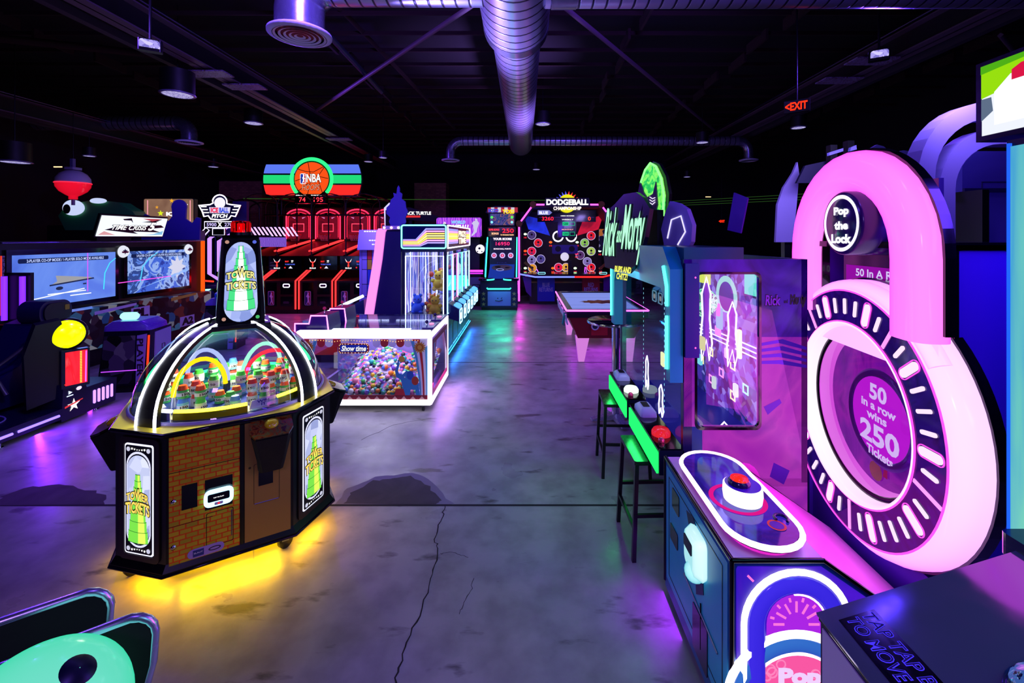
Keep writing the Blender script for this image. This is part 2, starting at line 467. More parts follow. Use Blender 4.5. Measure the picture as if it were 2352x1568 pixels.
M().tube([(.26, 0, 0), (.5, 0, 0)], .21, STEEL, n=28).make('collar', t)

# ---- hanging downlights
LM = ART('lamp_reflector', ['#46407a', '#9c90e0', '#d8d0ff', '#6a60b0'], 30, em=.8, kind='noise')
def downlight(px, py, d, rx, label):
    s = FPX/d; x = (px-VX)/s; z = CH+(VY-py)/s; r = rx/s
    t = thing('pendant_downlight', label, 'ceiling light', (x, d, z))
    M().cyl((0, 0), r, .01, r*1.6, P('#0b0b10', .5), n=20).make('can', t)
    m = M(); m.rev(FU(), [(r, .012), (r*1.08, 0), (r*.9, -.01)], P('#a8a0d8', .3, .5), n=24); m.make('rim', t)
    M().flat(FU(), circ(0, 0, r*.9, 20), -.003, LM).make('reflector', t)
    M().tube([(0, 0, r*1.6), (0, 0, 5.41-z)], .008, BLK).make('stem', t)
downlight(582, 283, 9.5, 19, 'black pendant downlight over the hoop machines side, left of the two nearer ones')
downlight(1247, 285, 9.5, 17, 'black pendant downlight just right of the main duct')
downlight(1834, 293, 9.5, 16, 'black pendant downlight below the red exit sign')
downlight(1613, 327, 10.5, 14, 'plain pendant downlight under the right girder')
downlight(408, 217, 6.6, 33, 'large dark pendant dish left of the left girder')
downlight(1232, 389, 14.5, 9, 'small far pendant downlight above the sports screen at the back')
downlight(1578, 406, 14.5, 8, 'small far pendant downlight right of the green portal topper')
downlight(846, 371, 13.5, 10, 'small far pendant downlight right of the basketball sign')
downlight(490, 383, 13.5, 11, 'small far pendant downlight left of the basketball sign')
downlight(205, 358, 9.8, 12, 'small far pendant downlight above the fishing float')
downlight(34, 372, 7.5, 28, 'wide dark pendant dish at the left edge above the float')
downlight(880, 362, 11, 9, 'tiny pendant beside the left girder end')
# flood lamp heads on the girders
def flood(px, py, d, label, ry=0):
    s = FPX/d; x = (px-VX)/s; z = CH+(VY-py)/s
    t = thing('flood_lamp', label, 'spotlight', (x, d, z), ry)
    M().box(-.1, .1, -.03, .05, -.06, .06, BLK, .02).make('housing', t)
    f = F((0, -.032, 0), (1, 0, 0), (0, -.2, 1))
    M().flat(f, rrect(-.085, -.05, .085, .05, .03), .004, ART('flood_lens', ['#7a70c8', '#cfc6ff', '#a79ce8'], 40, em=1.1)).make('lens', t)
    M().tube([(0, 0, .05), (0, .02, 5.41-z)], .012, BLK).make('bracket', t)
flood(345, 105, 4.6, 'lit flood lamp clamped under the left girder', 30)
flood(2019, 127, 5.2, 'lit flood lamp clamped under the right girder', -30)
for x, y, l in ((-4.9, 6.9, 'nearer speckled metal plate under the left girder'), (-4.72, 7.5, 'farther speckled metal plate under the left girder'),
                (5.0, 6.4, 'nearer speckled metal plate under the right girder'), (5.1, 7.2, 'farther speckled metal plate under the right girder'),
                (-4.8, 11.5, 'far speckled metal plate near the end of the left girder')):
    o = M().box(-.3, .3, -.14, .14, 0, .02, ART('speckled_plate', ['#5a4468', '#9f86b8', '#6d4a52'], 22, kind='noise', rough=.3)).make('ceiling_plate')
    solo(o, l, 'metal plate', (x, y, 4.48))
# exit sign
def exit_sign(px, py, d, w_, label, rot):
    s = FPX/d; t = thing('exit_sign', label, 'exit sign', ((px-VX)/s, d, CH+(VY-py)/s), rot)
    m = M(); m.box(-w_*.6, w_*.6, 0, .05, -w_*.33, w_*.33, BLK); m.make('housing', t)
    M().text(FR(0, 0, 0), '<EXIT', -w_*.55, -w_*.22, w_*.5, w_*.22, E('#ff2a10', 2), .003, .03).make('lettering', t)
    M().tube([(0, .02, w_*.33), (0, .02, 5.41-(CH+(VY-py)/s))], .01, BLK).make('stem', t)
exit_sign(1830, 243, 5.8, .24, 'red exit sign hanging from the right girder', -38)
exit_sign(1658, 508, 16, .2, 'tiny red exit sign low on the far right wall', 0)
# thin laser lines strung across the hall
for i, (a, b) in enumerate((((-9.5, 15, 3.26), (1.2, 15, 3.2)), ((3.2, 14, 3.0), (9, 9.5, 3.05)), ((3.2, 14.02, 2.94), (9, 9.5, 2.97)), ((3.2, 14.04, 2.88), (9, 9.5, 2.9)))):
    o = M().tube([a, b], .012 if i == 0 else .006, E('#3a6a2c', .5), n=4).make('light_line')
    solo(o, ['green light line along the back wall over the hoop machines', 'topmost of three faint green light lines at far right',
             'middle of three faint green light lines at far right', 'lowest of three faint green light lines at far right'][i], 'light line')
for px, py, d in ((132, 383, 10), (2218, 372, 9), (1627, 452, 15)):
    s = FPX/d
    o = M().box(-.09, .09, 0, .02, -.012, .012, E('#ffd9a0', 1.4)).make('strip_lamp')
    solo(o, {132: 'small warm strip lamp left of the float', 2218: 'small warm strip lamp behind the purple arches', 1627: 'small warm strip lamp on the far right wall'}[px], 'strip lamp', ((px-VX)/s, d, CH+(VY-py)/s))
# ================= ticket tower pusher (front left) =================
def towerbrick():
    m, nt, b, o = newmat('yellow_brick_print'); N = nt.nodes.new; L = nt.links.new
    tc = N('ShaderNodeTexCoord'); mp = N('ShaderNodeMapping'); mp.inputs['Rotation'].default_value = (pi/2, 0, 0)
    br = N('ShaderNodeTexBrick'); br.inputs['Scale'].default_value = 9; br.inputs['Mortar Size'].default_value = .04
    br.inputs['Mortar Smooth'].default_value = .6
    br.inputs['Color1'].default_value = lin('#e0c020'); br.inputs['Color2'].default_value = lin('#b8a820'); br.inputs['Mortar'].default_value = lin('#f04808')
    L(tc.outputs['Object'], mp.inputs[0]); L(mp.outputs[0], br.inputs[0]); L(br.outputs[0], b.inputs['Base Color'])
    b.inputs['Roughness'].default_value = .35
    return m
def tower_art(fr, w, h, parent, name, wins=True):
    """backlit tower picture, w x h, frame origin at its lower middle"""
    m = M(); hw = w/2
    m.prism(fr, rrect(-hw, 0, hw, h, .015), 0, .004, E('#dfe0ff', 1.5))
    m.prism(fr, rrect(-hw+.008, .008, hw-.008, h-.008, .012), .004, .006, BLK)
    # oval lit window with a brick-like mottle
    arch = arcp(0, h-hw-.02, hw-.02, 0, 180, 14)+arcp(0, hw+.02, hw-.02, 180, 360, 14)
    m.flat(fr, [(u*1.06, v) for u, v in arch], .0065, E('#cfd0f4', 1.3))
    m.flat(fr, [(u*.98, v+(.012 if v < h/2 else -.012)) for u, v in arch], .007, BLK)
    m.flat(fr, [(u*.98, v+(.02 if v < h/2 else -.02)) for u, v in arch], .0075, ART('tower_backdrop', ['#8e98cc', '#b4bbe4', '#dfe4ff', '#a8b0da'], 14, em=1.15, kind='voronoi', constant=False))
    for sx in (-1, 1):
        for v in (.03, h-.03): m.flat(fr, circ(sx*(hw-.03), v, .013, 12), .008, E('#c8c8e0', 1.1))
        for k in range(3):
            for v in (.026, h-.026): m.flat(fr, circ(sx*(.008+.018*k), v+(.004-.002*k)*(1 if v < .1 else -1), .004+.0012*k, 8), .008, E('#ffffff', 1.2))
    b = m.make(name, parent)
    a = M(); H = h-2*hw*.75; y = hw*.72; n = 8; g1, g2, g3 = E('#7be04c', 1.1), E('#d8f45c', 1.25), E('#1c7a34', .8)
    for k in range(n):
        f = 1-k/n; tw = (hw-.03)*(.18+.82*f**1.15); th = H/n*(.55+.55*f)*.94
        sag = .1*tw
        lo = [(tw*q, y-sag*(1-q*q)) for q in [-1+.25*i for i in range(9)]]; up = [(p[0]*.95, p[1]+th) for p in lo]
        a.flat(fr, [(p[0], p[1]-.003) for p in lo]+[(p[0], p[1]+.004) for p in up][::-1], .0085+k*.0003, g3)
        a.flat(fr, lo+up[::-1], .0086+k*.0003, g1)
        a.flat(fr, [lo[4], lo[5], lo[6], lo[7], up[7], up[6], up[5], up[4]], .0087+k*.0003, g2)
        y += th
    a.make('tower_picture', b)
    tx = M(); v0 = y*.0+h*.36
    arcw = lambda a_, b_: (a_, b_*(1 if .36 < a_ < .62 else .72)+.28*(1-(2*a_-1)**2)*1.0-.0)
    arc2 = lambda a_, b_: (a_, b_+.18*(1-(2*a_-1)**2))
    for ww, mt, bold, e in ((.0118, P('#0a0800', .5), .09, .005), (.0125, E('#ffd860', 1.15), .03, 0)):
        tx.text(fr, 'TOWER', -hw+.022-e, v0+h*.115-e, hw-.022+e, v0+h*.215+e, mt, ww, bold, warp=arcw)
        tx.text(fr, 'OF', -.014, v0+h*.095, .014, v0+h*.115, mt, ww+.0002, bold)
        tx.text(fr, 'TICKETS', -hw+.016-e, v0-e, hw-.016+e, v0+h*.105+e, mt, ww, bold, warp=arc2)
    tx.make('lettering', b)
    return b
def make_tower():
    t = thing('ticket_pusher', 'yellow and black eight-sided ticket game with a clear dome and lit tower', 'arcade game', (-2.0, 3.065, 0), 32.5)
    YT = P('#f4e240', .32); TAN = P('#a88038', .35)
    ang = [-151, -119, -61, -29, 29, 61, 119, 151]
    oc = lambda r: [(r*cos(rad(a)), r*sin(rad(a))) for a in ang]
    body = M(); body.loft([[Vector((x, y, z)) for x, y in oc(r)] for r, z in ((.665, .1), (.665, .125), (.64, .16), (.64, .86))], BLK, smooth=False)
    bo = body.make('body', t)
    m = M(); m.prism(FU(0, 0, 0), oc(.662), .86, .885, YT, side=GLOSS)
    FRs = []
    m.make('counter', t)
    for z, r in ((.874, .664), (.11, .668)): M().tube([Vector((x, y, z)) for x, y in oc(r)], .008, P('#1c1a2a', .1, .6), closed=True).make('edge_trim', t)
    ff = FA(rad(-90), .562)       # front side
    # left brick door, right tan door
    d = M(); d.prism(ff, rect(-.296, .15, .03, .85), 0, .006, towerbrick())
    d.flat(ff, rect(-.296, .655, .03, .659), .0066, BLK); d.flat(ff, rect(-.296, .36, -.1, .363), .0066, BLK)
    d.band(ff, rrect(-.13, .19, -.0, .385, .01), rrect(-.127, .193, -.003, .382, .01), .006, .0068, BLK)
    d.flat(ff, rect(-.012, .22, -.006, .37), .0069, STEEL)
    d = d.make('brick_door', t)
    M().prism(ff, rect(-.24, .44, -.17, .575), .006, .009, GLOSS).make('coin_slot_plate', d)
    cr = M(); cr.prism(ff, rect(-.135, .405, -.005, .575), .006, .009, GLOSS); cr.make('reader_plate', d)
    cr = M(); cr.prism(ff, rrect(-.14, .425, .0, .515, .03), .009, .03, E('#a8e4ff', 2.4)); cr.prism(ff, rrect(-.122, .455, -.018, .498, .008), .03, .033, P('#060a18', .1))
    cr.prism(ff, rrect(-.09, .433, -.05, .448, .004), .03, .032, WHITE); cr.flat(ff, circ(-.07, .44, .005, 10), .0335, E('#ff2020', 2))
    cr.text(ff, 'TAP TO PLAY', -.095, .473, -.045, .479, E('#ffffff', 1.5), .0335, .02)
    cr.make('card_reader', d)
    for v in (.25, .5): M().rev(ff, [(.001, .016), (.012, .014), (.013, .006)], CHROME, -.276, v, 14).make('lock', d)
    pl = M(); pl.prism(ff, rrect(-.215, .155, -.045, .205, .025), .006, .009, P('#a88fd8', .4)); pl.prism(ff, rect(-.19, .162, -.14, .198), .009, .0105, P('#1a2a80', .4))
    pl.text(ff, 'ELAUT', -.185, .178, -.145, .186, WHITE, .011, .02)
    pl.flat(ff, circ(-.09, .18, .03, 20, .012), .0095, P('#2a1c48', .4)); pl.flat(ff, circ(-.09, .18, .022, 20, .006), .0097, P('#a88fd8', .4)); pl.make('maker_plate', d)
    d2 = M(); d2.prism(ff, rect(.055, .15, .295, .85), 0, .006, TAN)
    d2.band(ff, rrect(.1, .36, .235, .6, .01), rrect(.102, .362, .233, .598, .01), .006, .0068, BLK)
    d2.flat(ff, rect(.104, .362, .23, .366), .0069, P('#8f86d0', .3)); d2.flat(ff, circ(.08, .585, .007, 10), .0068, P('#4a2c08', .5)); d2 = d2.make('tan_door', t)
    M().prism(ff, rect(.125, .465, .2, .565), .006, .009, GLOSS).make('coin_slot_plate', d2)
    m = M(); m.flat(ff, rect(.034, .34, .042, .72), .004, P('#6068d8', .2)); m.box(.034, .05, -.57, -.562, .15, .85, BLK); m.make('centre_post', t)
    # hanging button pods (one per long side)
    for k, (a, u) in enumerate(((-90, .19), (180, .05), (0, -.02), (90, 0))):
        g = FA(rad(a), .562); p = M()
        top = [g(u+x, v, w) for x, v, w in ((-.1, .845, 0), (.1, .845, 0), (.105, .79, .1), (.08, .785, .14), (-.08, .785, .14), (-.105, .79, .1))]
        bot = [g(u+x, v, w) for x, v, w in ((-.07, .56, 0), (.07, .56, 0), (.06, .56, .05), (.045, .56, .06), (-.045, .56, .06), (-.06, .56, .05))]
        p.loft([bot, top], P('#030304', .85), smooth=False)
        po = p.make('button_pod', t)
        tf = F(g(u, .85, .0), g.ex, g(0, 0, 0)-g(0, .06, .13)); q = M()
        tf = F(g(u, .85, .0), g.ex, (g(0, .845, 0)-g(0, .785, .13)))
        q.prism(tf, [(-.108, 0), (-.112, -.1), (-.085, -.15), (.085, -.15), (.112, -.1), (.108, 0)], .0, .012, ART('pod_print', ['#5a2410', '#8c4a18', '#6a6a30', '#3c1410'], 30, rough=.15, kind='noise'), side=GLOSS)
        q.make('pod_top', po)
        M().rev(tf, [(.038, .012), (.036, .022), (.02, .03), (.001, .031)], P('#e8d020', .15, coat=1), 0, -.05, 20).make('push_button', po)
    # backlit panels on the four chamfers
    for a in (-135, -45, 45, 135):
        g = FA(rad(a), .616); fm = M(); fm.band(g, rrect(-.14, .16, .14, .84, .03), rrect(-.105, .19, .105, .81, .015), 0, .008, P('#20100c', .3)); fm.make('panel_frame', t)
        tower_art(FA(rad(a), .618, .195), .2, .61, t, 'light_panel')
    # casters
    for a in ang[::2]:
        c = M(); x, y = .56*cos(rad(a)), .56*sin(rad(a)); f = F((x, y, .045), (.8, .5, 0), (0, 0, 1))
        c.rev(f, [(.001, -.014), (.045, -.014), (.045, .014), (.001, .014)], BLK, n=20)
        w_ = c.make('caster', t); M().box(x-.02, x+.02, y-.03, y+.03, .055, .1, STEEL).make('fork', w_)
    M().tube([(.1, -.54, .1), (.1, -.54, .045), (.1, -.545, .02)], .002, CHROME, n=5).make('chain', t)
    # play field inside the dome
    m = M(); m.cyl((0, 0), .535, .886, .895, P('#26388a', .3), n=48)
    for k in range(8): # printed wedges
        a0 = k*45; m.flat(FU(0, 0, 0), arcp(0, 0, .5, a0, a0+22, 5)+arcp(0, 0, .38, a0+22, a0, 5), .897, P(['#e4e2f4', '#d8d0a0'][k % 2], .4))
    m.make('play_field', t)
    cc = {'y': ('#ffe83a', 5), 'w': ('#dfe6ff', 6), 'g': ('#3cf090', 3), 'r': ('#ff5a6a', 3.2)}
    for a0, a1, c in ((-172, -128, 'w'), (-126, -82, 'y'), (-62, -34, 'y'), (-30, 30, 'r'), (34, 88, 'g'), (92, 150, 'g'), (154, 184, 'w')):
        p = arcp(0, 0, .492, a0, a1, 12); h, s_ = cc[c]
        r_ = M(); r_.band(FU(), arcp(0, 0, .505, a0, a1, 12), arcp(0, 0, .497, a0, a1, 12), .89, .935, P({'y': '#e8d800', 'w': '#d8d4f0', 'g': '#3ac878', 'r': '#e8606c'}[c], .3), False)
        r_.tube([Vector((x, y, .942)) for x, y in p], .011, E(h, s_)); r_.make('rim_light', t)
    for a, h, s_, R_ in ((-152, '#ffc814', 1.8, .36), (133, '#b4bcff', 1.3, .42), (45, '#a8ffd0', 1.3, .42), (-20, '#ff3040', 1.5, .44)):
        c_, s2 = cos(rad(a)), sin(rad(a)); p = []
        for i in range(15):
            q = pi*i/14; rr = .06+(R_-.06)*(1-cos(q))/2; p.append(Vector((c_*rr, s2*rr, .96+.2*sin(q))))
        ac = M(); ac.tube(p, .014, E(h, s_), n=8)
        ac.tube([p[0]-Vector((0, 0, .07)), p[0]], .014, BLK, n=8); ac.tube([p[-1]-Vector((0, 0, .07)), p[-1]], .01, P('#d0d0e8', .2), n=8); ac.make('light_arch', t)
    sg = M(); g = FA(rad(-72), .47, .0); sg.prism(F(g(0, .9, 0), g.ex, (0, 0, 1)), [(-.07, 0), (.07, 0), (.08, .05), (-.06, .05)], 0, .008, WHITE)
    sg.text(F(g(0, .9, 0), g.ex, (0, 0, 1)), 'WIN\nIT', -.03, .008, .04, .045, P('#3c2a9c', .4), .01, .03); sg.make('prize_card', t)
    # dome
    prof = [(.545, .886)]+[(.54*cos(rad(a)), .89+.5*sin(rad(a))) for a in range(0, 76, 6)]
    M().rev(FU(), prof, GL('#eaf4ff', .1), n=56).make('clear_dome', t)
    M().rev(FU(), [(.56, .885), (.56, .9), (.545, .9)], P('#b0a8e8', .2), n=48).make('dome_rim', t)
    for a in (-135, -45, 45, 135):
        r_ = M(); A = rad(a); e = Vector((-sin(A), cos(A), 0)); o_ = Vector((cos(A), sin(A), 0)); rings = []; L1 = []; L2 = []
        for i in range(0, 15):
            q = rad(i*5.3); rr = .56*cos(q)+.012; z = .885+.505*sin(q); c = o_*rr+Vector((0, 0, z)); nn = (o_*cos(q)+Vector((0, 0, sin(q))))
            w_ = .07-.026*i/14
            rings.append([c-e*w_-nn*.012, c+e*w_-nn*.012, c+e*w_+nn*.016, c-e*w_+nn*.016]); L1.append(c-e*(w_-.004)+nn*.018); L2.append(c+e*(w_-.004)+nn*.018)
        r_.loft(rings, P('#100e1a', .3), smooth=False); r_ = r_.make('dome_rib', t)
        for L_ in (L1, L2): M().tube(L_, .0075, E('#e8ecff', 7), n=6).make('led_strip', r_)
    # tower head
    def sq(h_): return [(-h_, -h_), (h_, -h_), (h_, h_), (-h_, h_)]
    b_ = M(); b_.loft([[Vector((x, y, z)) for x, y in sq(h_)] for h_, z in ((.175, 1.345), (.17, 1.375), (.137, 1.38), (.104, 1.955))], P('#0c0c14', .3), smooth=False)
    b_.prism(FU(), rrect(-.175, -.16, .175, .16, .01), 1.955, 1.965, GLOSS); tw = b_.make('tower_head', t); tw.location = (.036, -.022, 0)
    for a in (-90, 0, 90, 180):
        A = rad(a); n_ = Vector((cos(A), sin(A), 0)); e = Vector((-sin(A), cos(A), 0))
        up_ = (n_*.104+Vector((0, 0, 1.955)))-(n_*.137+Vector((0, 0, 1.38)))
        g = F(n_*.140+Vector((0, 0, 1.385)), e, up_)
        pm = M(); tp = lambda v: .83*(1-.2*v/.56)
        ar = [(u*tp(v), v) for u, v in (arcp(0, .42, .115, 0, 180, 14)+arcp(0, .12, .115, 180, 360, 14))]
        pm.flat(g, [(u*tp(v), v) for u, v in rrect(-.14, .005, .14, .55, .01)], .001, P('#0a0a10', .2))
        pm.flat(g, [(u*1.04, v*1.0) for u, v in ar], .003, ART('tower_brick_light', ['#5a6ab8', '#8ea0e0', '#bccaff', '#7e8cd0'], 17, em=1.1, constant=False))
        for sx in (-1, 1):
            for v, c in ((.03, '#4cbc6c'), (.535, '#5a6ae0')): pm.flat(g, circ(sx*.115*tp(v), v, .012, 12), .004, E(c if sx > 0 else '#c09080', 1))
        pm = pm.make('light_panel', tw)
        am = M(); y = .09
        for k in range(8):
            f_ = 1-k/8; w2 = .08*(.12+.88*f_**1.25); th = .058*(.62+.5*f_)
            lo = [(w2*q, y-.12*w2*(1-q*q)) for q in [-1+.25*i for i in range(9)]]; u2 = [(p[0]*.95, p[1]+th) for p in lo]
            am.flat(g, [(p[0]*1.03, p[1]-.003) for p in lo]+[(p[0], p[1]+.003) for p in u2][::-1], .0045+k*.0003, E('#148a50', .7))
            am.flat(g, lo+u2[::-1], .0046+k*.0003, E('#48d884', 1.2)); am.flat(g, lo[2:7]+u2[2:7][::-1], .0047+k*.0003, E('#f4fff0', 2))
            y += th
        am.make('tower_picture', pm)
        tx = M()
        for ww, mt, bo2, e2 in ((.0075, P('#0a0a04', .5), .09, .005), (.0082, E('#f0e890', 1.1), .03, 0)):
            tx.text(g, 'TOWER', -.081-e2, .285-e2, .081+e2, .335+e2, mt, ww, bo2, warp=lambda a_, b_: (a_, b_*(1.35 if .36 < a_ < .62 else .9)+.25*(1-(2*a_-1)**2)))
            tx.text(g, 'OF', -.012, .272, .012, .284, mt, ww+.0002, bo2)
            tx.text(g, 'TICKETS', -.085-e2, .215-e2, .085+e2, .265+e2, mt, ww, bo2, warp=lambda a_, b_: (a_, b_+.16*(1-(2*a_-1)**2)))
        tx.make('lettering', pm)
    bc = M(); bc.cyl((.0, 0), .066, 1.965, 1.985, BLK, n=24); bc = bc.make('beacon', tw)
    m = M(); m.rev(FU(), [(.058, 1.985), (.058, 2.05), (.052, 2.062), (.001, 2.066)], GL('#ff2030', .12), n=28)
    for k in range(14): m.tube([(.056*cos(k*.4488), .056*sin(k*.4488), 1.99), (.056*cos(k*.4488), .056*sin(k*.4488), 2.05)], .004, E('#c01018', .9), n=4)
    m.cyl((0, 0), .022, 1.985, 2.045, E('#ff3040', 1.6), n=12); m.make('red_lens', bc)
    # underglow strips
    m = M()
    for i in (1, 3, 5, 7):
        a, b2 = oc(.62)[i], oc(.62)[(i+1) % 8]; m.tube([Vector((*a, .108)), Vector((*b2, .108))], .006, E('#ffd400', 1), n=4)
    m.make('underglow_strip', t)
    l = area('underglow', (-2.0, 3.06, .098), (-2.0, 3.06, 0), .95, 10, '#ffc400')
    area('underglow', (-1.73, 2.65, .095), (-1.49, 2.27, 0), .5, 7, '#ffc800', .05); area('underglow', (-2.13, 2.55, .095), (-2.2, 2.2, 0), .25, 2.5, '#ffb800', .05); area('underglow', (-1.45, 2.95, .095), (-1.1, 2.88, 0), .25, 2.5, '#ffb800', .05)
    area('dome_light', (-2.0, 3.065, 1.3), (-2.0, 3.065, .9), .16, 13, '#fff8c8')
    # ticket canisters
    cols = {'orange': ('#ff5a20', '#3aa85a'), 'green': ('#38b838', '#c8e8c0'), 'blue': ('#4a84e8', '#7ac8d8'), 'red': ('#f04838', '#e8e8f0')}
    pro = {}
    def can(c):
        if c in pro: return copy_tree(pro[c])
        cap, bd = cols[c]
        t2 = thing('ticket_canister', c+'-capped round ticket canister standing under the clear dome', 'canister', group=c+' capped canisters under the clear dome')
        M().cyl((0, 0), .03, 0, .05, P(bd, .4), n=16).make('canister_body', t2)
        m_ = M(); m_.cyl((0, 0), .028, .05, .076, P(cap, .35), n=16, r2=.021); m_.make('cap', t2)
        m_ = M(); m_.rev(FU(), [(.0305, .015), (.0305, .036)], WHITE, n=16); m_.text(F((0, -.0308, 0), (1, 0, 0), (0, 0, 1)), '150', -.02, .018, .02, .033, P('#181818', .5), .0006, .04); m_.make('label_band', t2)
        pro[c] = t2; return t2
    base = t.matrix_basis if False else Matrix.Translation((-2.0, 3.065, 0)) @ Matrix.Rotation(rad(32.5), 4, 'Z')
    rr = random.Random(3); spots = []
    for i in range(400):
        a = rr.uniform(-pi, pi); q = rr.uniform(.1, .43); x, y = q*cos(a), q*sin(a)
        if any((x-sx)**2+(y-sy)**2 < .073**2 for sx, sy in spots): continue
        bad = False
        for aa in (-152, 133, 45, -20):
            c_, s_ = cos(rad(aa)), sin(rad(aa))
            if x*c_+y*s_ > 0 and abs(-x*s_+y*c_) < .045 : bad = True
        if bad or q > .42: continue
        spots.append((x, y))
        if len(spots) >= 40: break
    for i, (x, y) in enumerate(spots):
        for lv in range(1+(i % 3 != 0)):
            o = can(rr.choice(['orange', 'orange', 'green', 'green', 'blue', 'red']))
            p = base @ Vector((x, y, .897+lv*.077)); o.location = p; o.rotation_euler = (0, 0, rad(33+rr.uniform(-40, 40)))
make_tower()
# ================= low prize crane with circus front =================
def make_showtime():
    x0, x1, y1 = -.745, .745, 1.08
    t = thing('prize_crane', 'low white-lit crane cabinet with circus curtains and a heap of small prizes', 'arcade game', (-1.785, 4.93, 0))
    LED = E('#efe8ff', 2.6, True); LILAC = P('#bca8e8', .35)
    b = M(); b.box(x0+.02, x1-.02, .02, y1-.02, .12, .17, P('#b49ce0', .4)); b.box(x0+.02, x1-.02, y1-.05, y1, .12, .9, P('#8d7cc0', .5)); b.make('cabinet', t)
    b = M(); b.box(x0+.03, x1-.03, .03, y1, .09, .12, BLK); b.make('base', t)
    front = FR()
    for nm, u0, v0, u1, v1 in (('front_top_light', x0, .83, x1, .915), ('front_bottom_light', x0+.0, .09, x1, .15), ('corner_light', x1-.035, .15, x1, .83), ('corner_light', x0, .15, x0+.035, .83)):
        m = M(); m.prism(front, rrect(u0, v0, u1, v1, .02 if 'top' in nm else .008), -.04, .012, LED); m.make(nm, t)
    s = FX(x1)
    m = M()
    for q in (rrect(.0, .83, y1, .9, .015), rrect(0, .09, y1, .14, .008), rect(0, .14, .035, .83), rect(y1-.035, .14, y1, .83)): m.prism(s, q, -.02, .008, E('#e2c8ff', 2.2, True))
    m.make('side_light_frame', t)
    # printed circus surround on the front glass
    pr = M(); RED, WH, BL, GD = P('#c82c38', .4), P('#f0e8ee', .4), P('#5aa4c8', .4), P('#d89030', .4)
    pr.prism(front, rect(x0+.035, .15, x1-.035, .2), -.006, 0, P('#8c1c30', .4))
    for i in range(14): u = x0+.06+i*.1; pr.flat(front, [(u, .155), (u+.06, .155), (u+.03, .19)], .001, P('#e8b0a0', .4))
    for sx in (-1, 1):
        for k, c in enumerate((BL, WH, RED, WH, BL)):
            e0, e1 = .71-.018*k, .71-.018*(k+1)
            cv = lambda e, v: sx*(e-.02*k*((v-.2)/.6)**1.8)
            ptsA = [(cv(e0, .2+.05*j) if k else sx*.71, .2+.05*j) for j in range(13)]; ptsB = [(sx*(e1-.02*(k+1)*(j/12)**1.8), .2+.05*j) for j in range(13)]
            pr.band(front, ptsA, ptsB, -.003, .0005*k, c, False)
    for i in range(16):
        u = x0+.05+i*.088
        if abs(u+.045+.05) < .13: continue
        pr.flat(front, [(u, .82), (u, .775)]+arcp(u+.044, .775, .044, 180, 360, 8)+[(u+.088, .82)], .0012, (RED, WH)[i % 2])
    for sx in (-1, 1):
        pr.flat(front, star(sx*.62, .73, .075, .62, 16), .003, GD); pr.flat(front, circ(sx*.62, .73, .04, 16), .0036, P('#b85c20', .4)); pr.flat(front, circ(sx*.62, .73, .026, 16), .004, P('#e0a040', .4))
    for i in range(40):
        u = -.6+i*.0308; v = .79+.02*abs(sin(u*9)); pr.flat(front, circ(u, v, .006, 6), .0038, E('#ffcf8a', 1.1))
    pr.make('curtain_print', t)
    q = M(); out = rrect(-.28, .665, .06, .775, .03); q.prism(front, [(u*1.0, v) for u, v in out], .002, .012, P('#c23a2c', .4)); q.flat(front, rrect(-.262, .68, .042, .76, .025), .013, P('#2448c0', .3))
    for i in range(26):
        a = 2*pi*i/26; q.flat(front, circ(-.11+.163*cos(a)*min(1.0, 1/max(abs(cos(a)), .0001)*.95 if abs(cos(a)) > .93 else 1), .72+.048*(1 if sin(a) > .3 else -1 if sin(a) < -.3 else sin(a)*3), .005, 6), .0135, E('#ffe8b0', 1.3))
    for dx, mt in ((.004, P('#101850', .4)), (0, E('#f4f4ff', 1.0))): q.text(front, 'Show time', -.245+dx, .69-dx, .03+dx, .752-dx, mt, .014+(0 if dx else .001), .03, .25)
    q.make('name_sign', t)
    # blue elephant print with yellow ears
    e = M(); EB = P('#3a8cc4', .4)
    e.flat(front, [(.44, .2), (.43, .3), (.41, .37), (.36, .4), (.345, .47), (.37, .53), (.375, .59), (.39, .6), (.395, .53), (.38, .47), (.39, .44), (.43, .43), (.47, .47), (.53, .46), (.56, .4), (.61, .33), (.62, .2), (.58, .2), (.57, .26), (.52, .26), (.51, .2)], .002, EB)
    e.flat(front, circ(.515, .42, .04, 16, .05), .003, P('#2058b0', .4)); e.flat(front, circ(.57, .36, .04, 12, .05), .0032, P('#c04030', .4)); e.flat(front, circ(.455, .4, .008, 8), .0034, WH)
    e.flat(front, circ(.42, .6, .035, 12), .002, P('#e0b040', .4)); e.flat(front, [(.34, .2), (.46, .2), (.44, .27), (.36, .27)], .0025, RED); e.make('elephant_print', t)
    # side print
    sp = M(); fs = FX(x1)
    sp.band(fs, rect(.06, .17, y1-.06, .8), rrect(.12, .24, y1-.12, .72, .1), .001, .005, P('#b8305c', .4)) if False else None
    for v0, v1, u0, u1 in ((.17, .23, .06, y1-.06), (.74, .8, .06, y1-.06), (.23, .74, .06, .13), (.23, .74, y1-.13, y1-.06)): sp.flat(fs, rect(u0, v0, u1, v1), .003, P('#b83858', .4))
    for k in range(3): sp.flat(fs, [(.13, .74), (.3-.06*k, .74), (.13, .45+.06*k)], .004+.0005*k, (RED, WH, BL)[k]); sp.flat(fs, [(y1-.13, .74), (y1-.3+.06*k, .74), (y1-.13, .45+.06*k)][::-1], .004+.0005*k, (RED, WH, BL)[k])
    sp.make('side_print', t)
    g = M(); g.flat(front, rect(x0+.03, .14, x1-.03, .84), -.008, PANE); g.make('front_glass', t)
    g = M(); g.flat(FX(x1), rect(.03, .14, y1-.03, .84), -.012, PANE); g.make('side_glass', t)
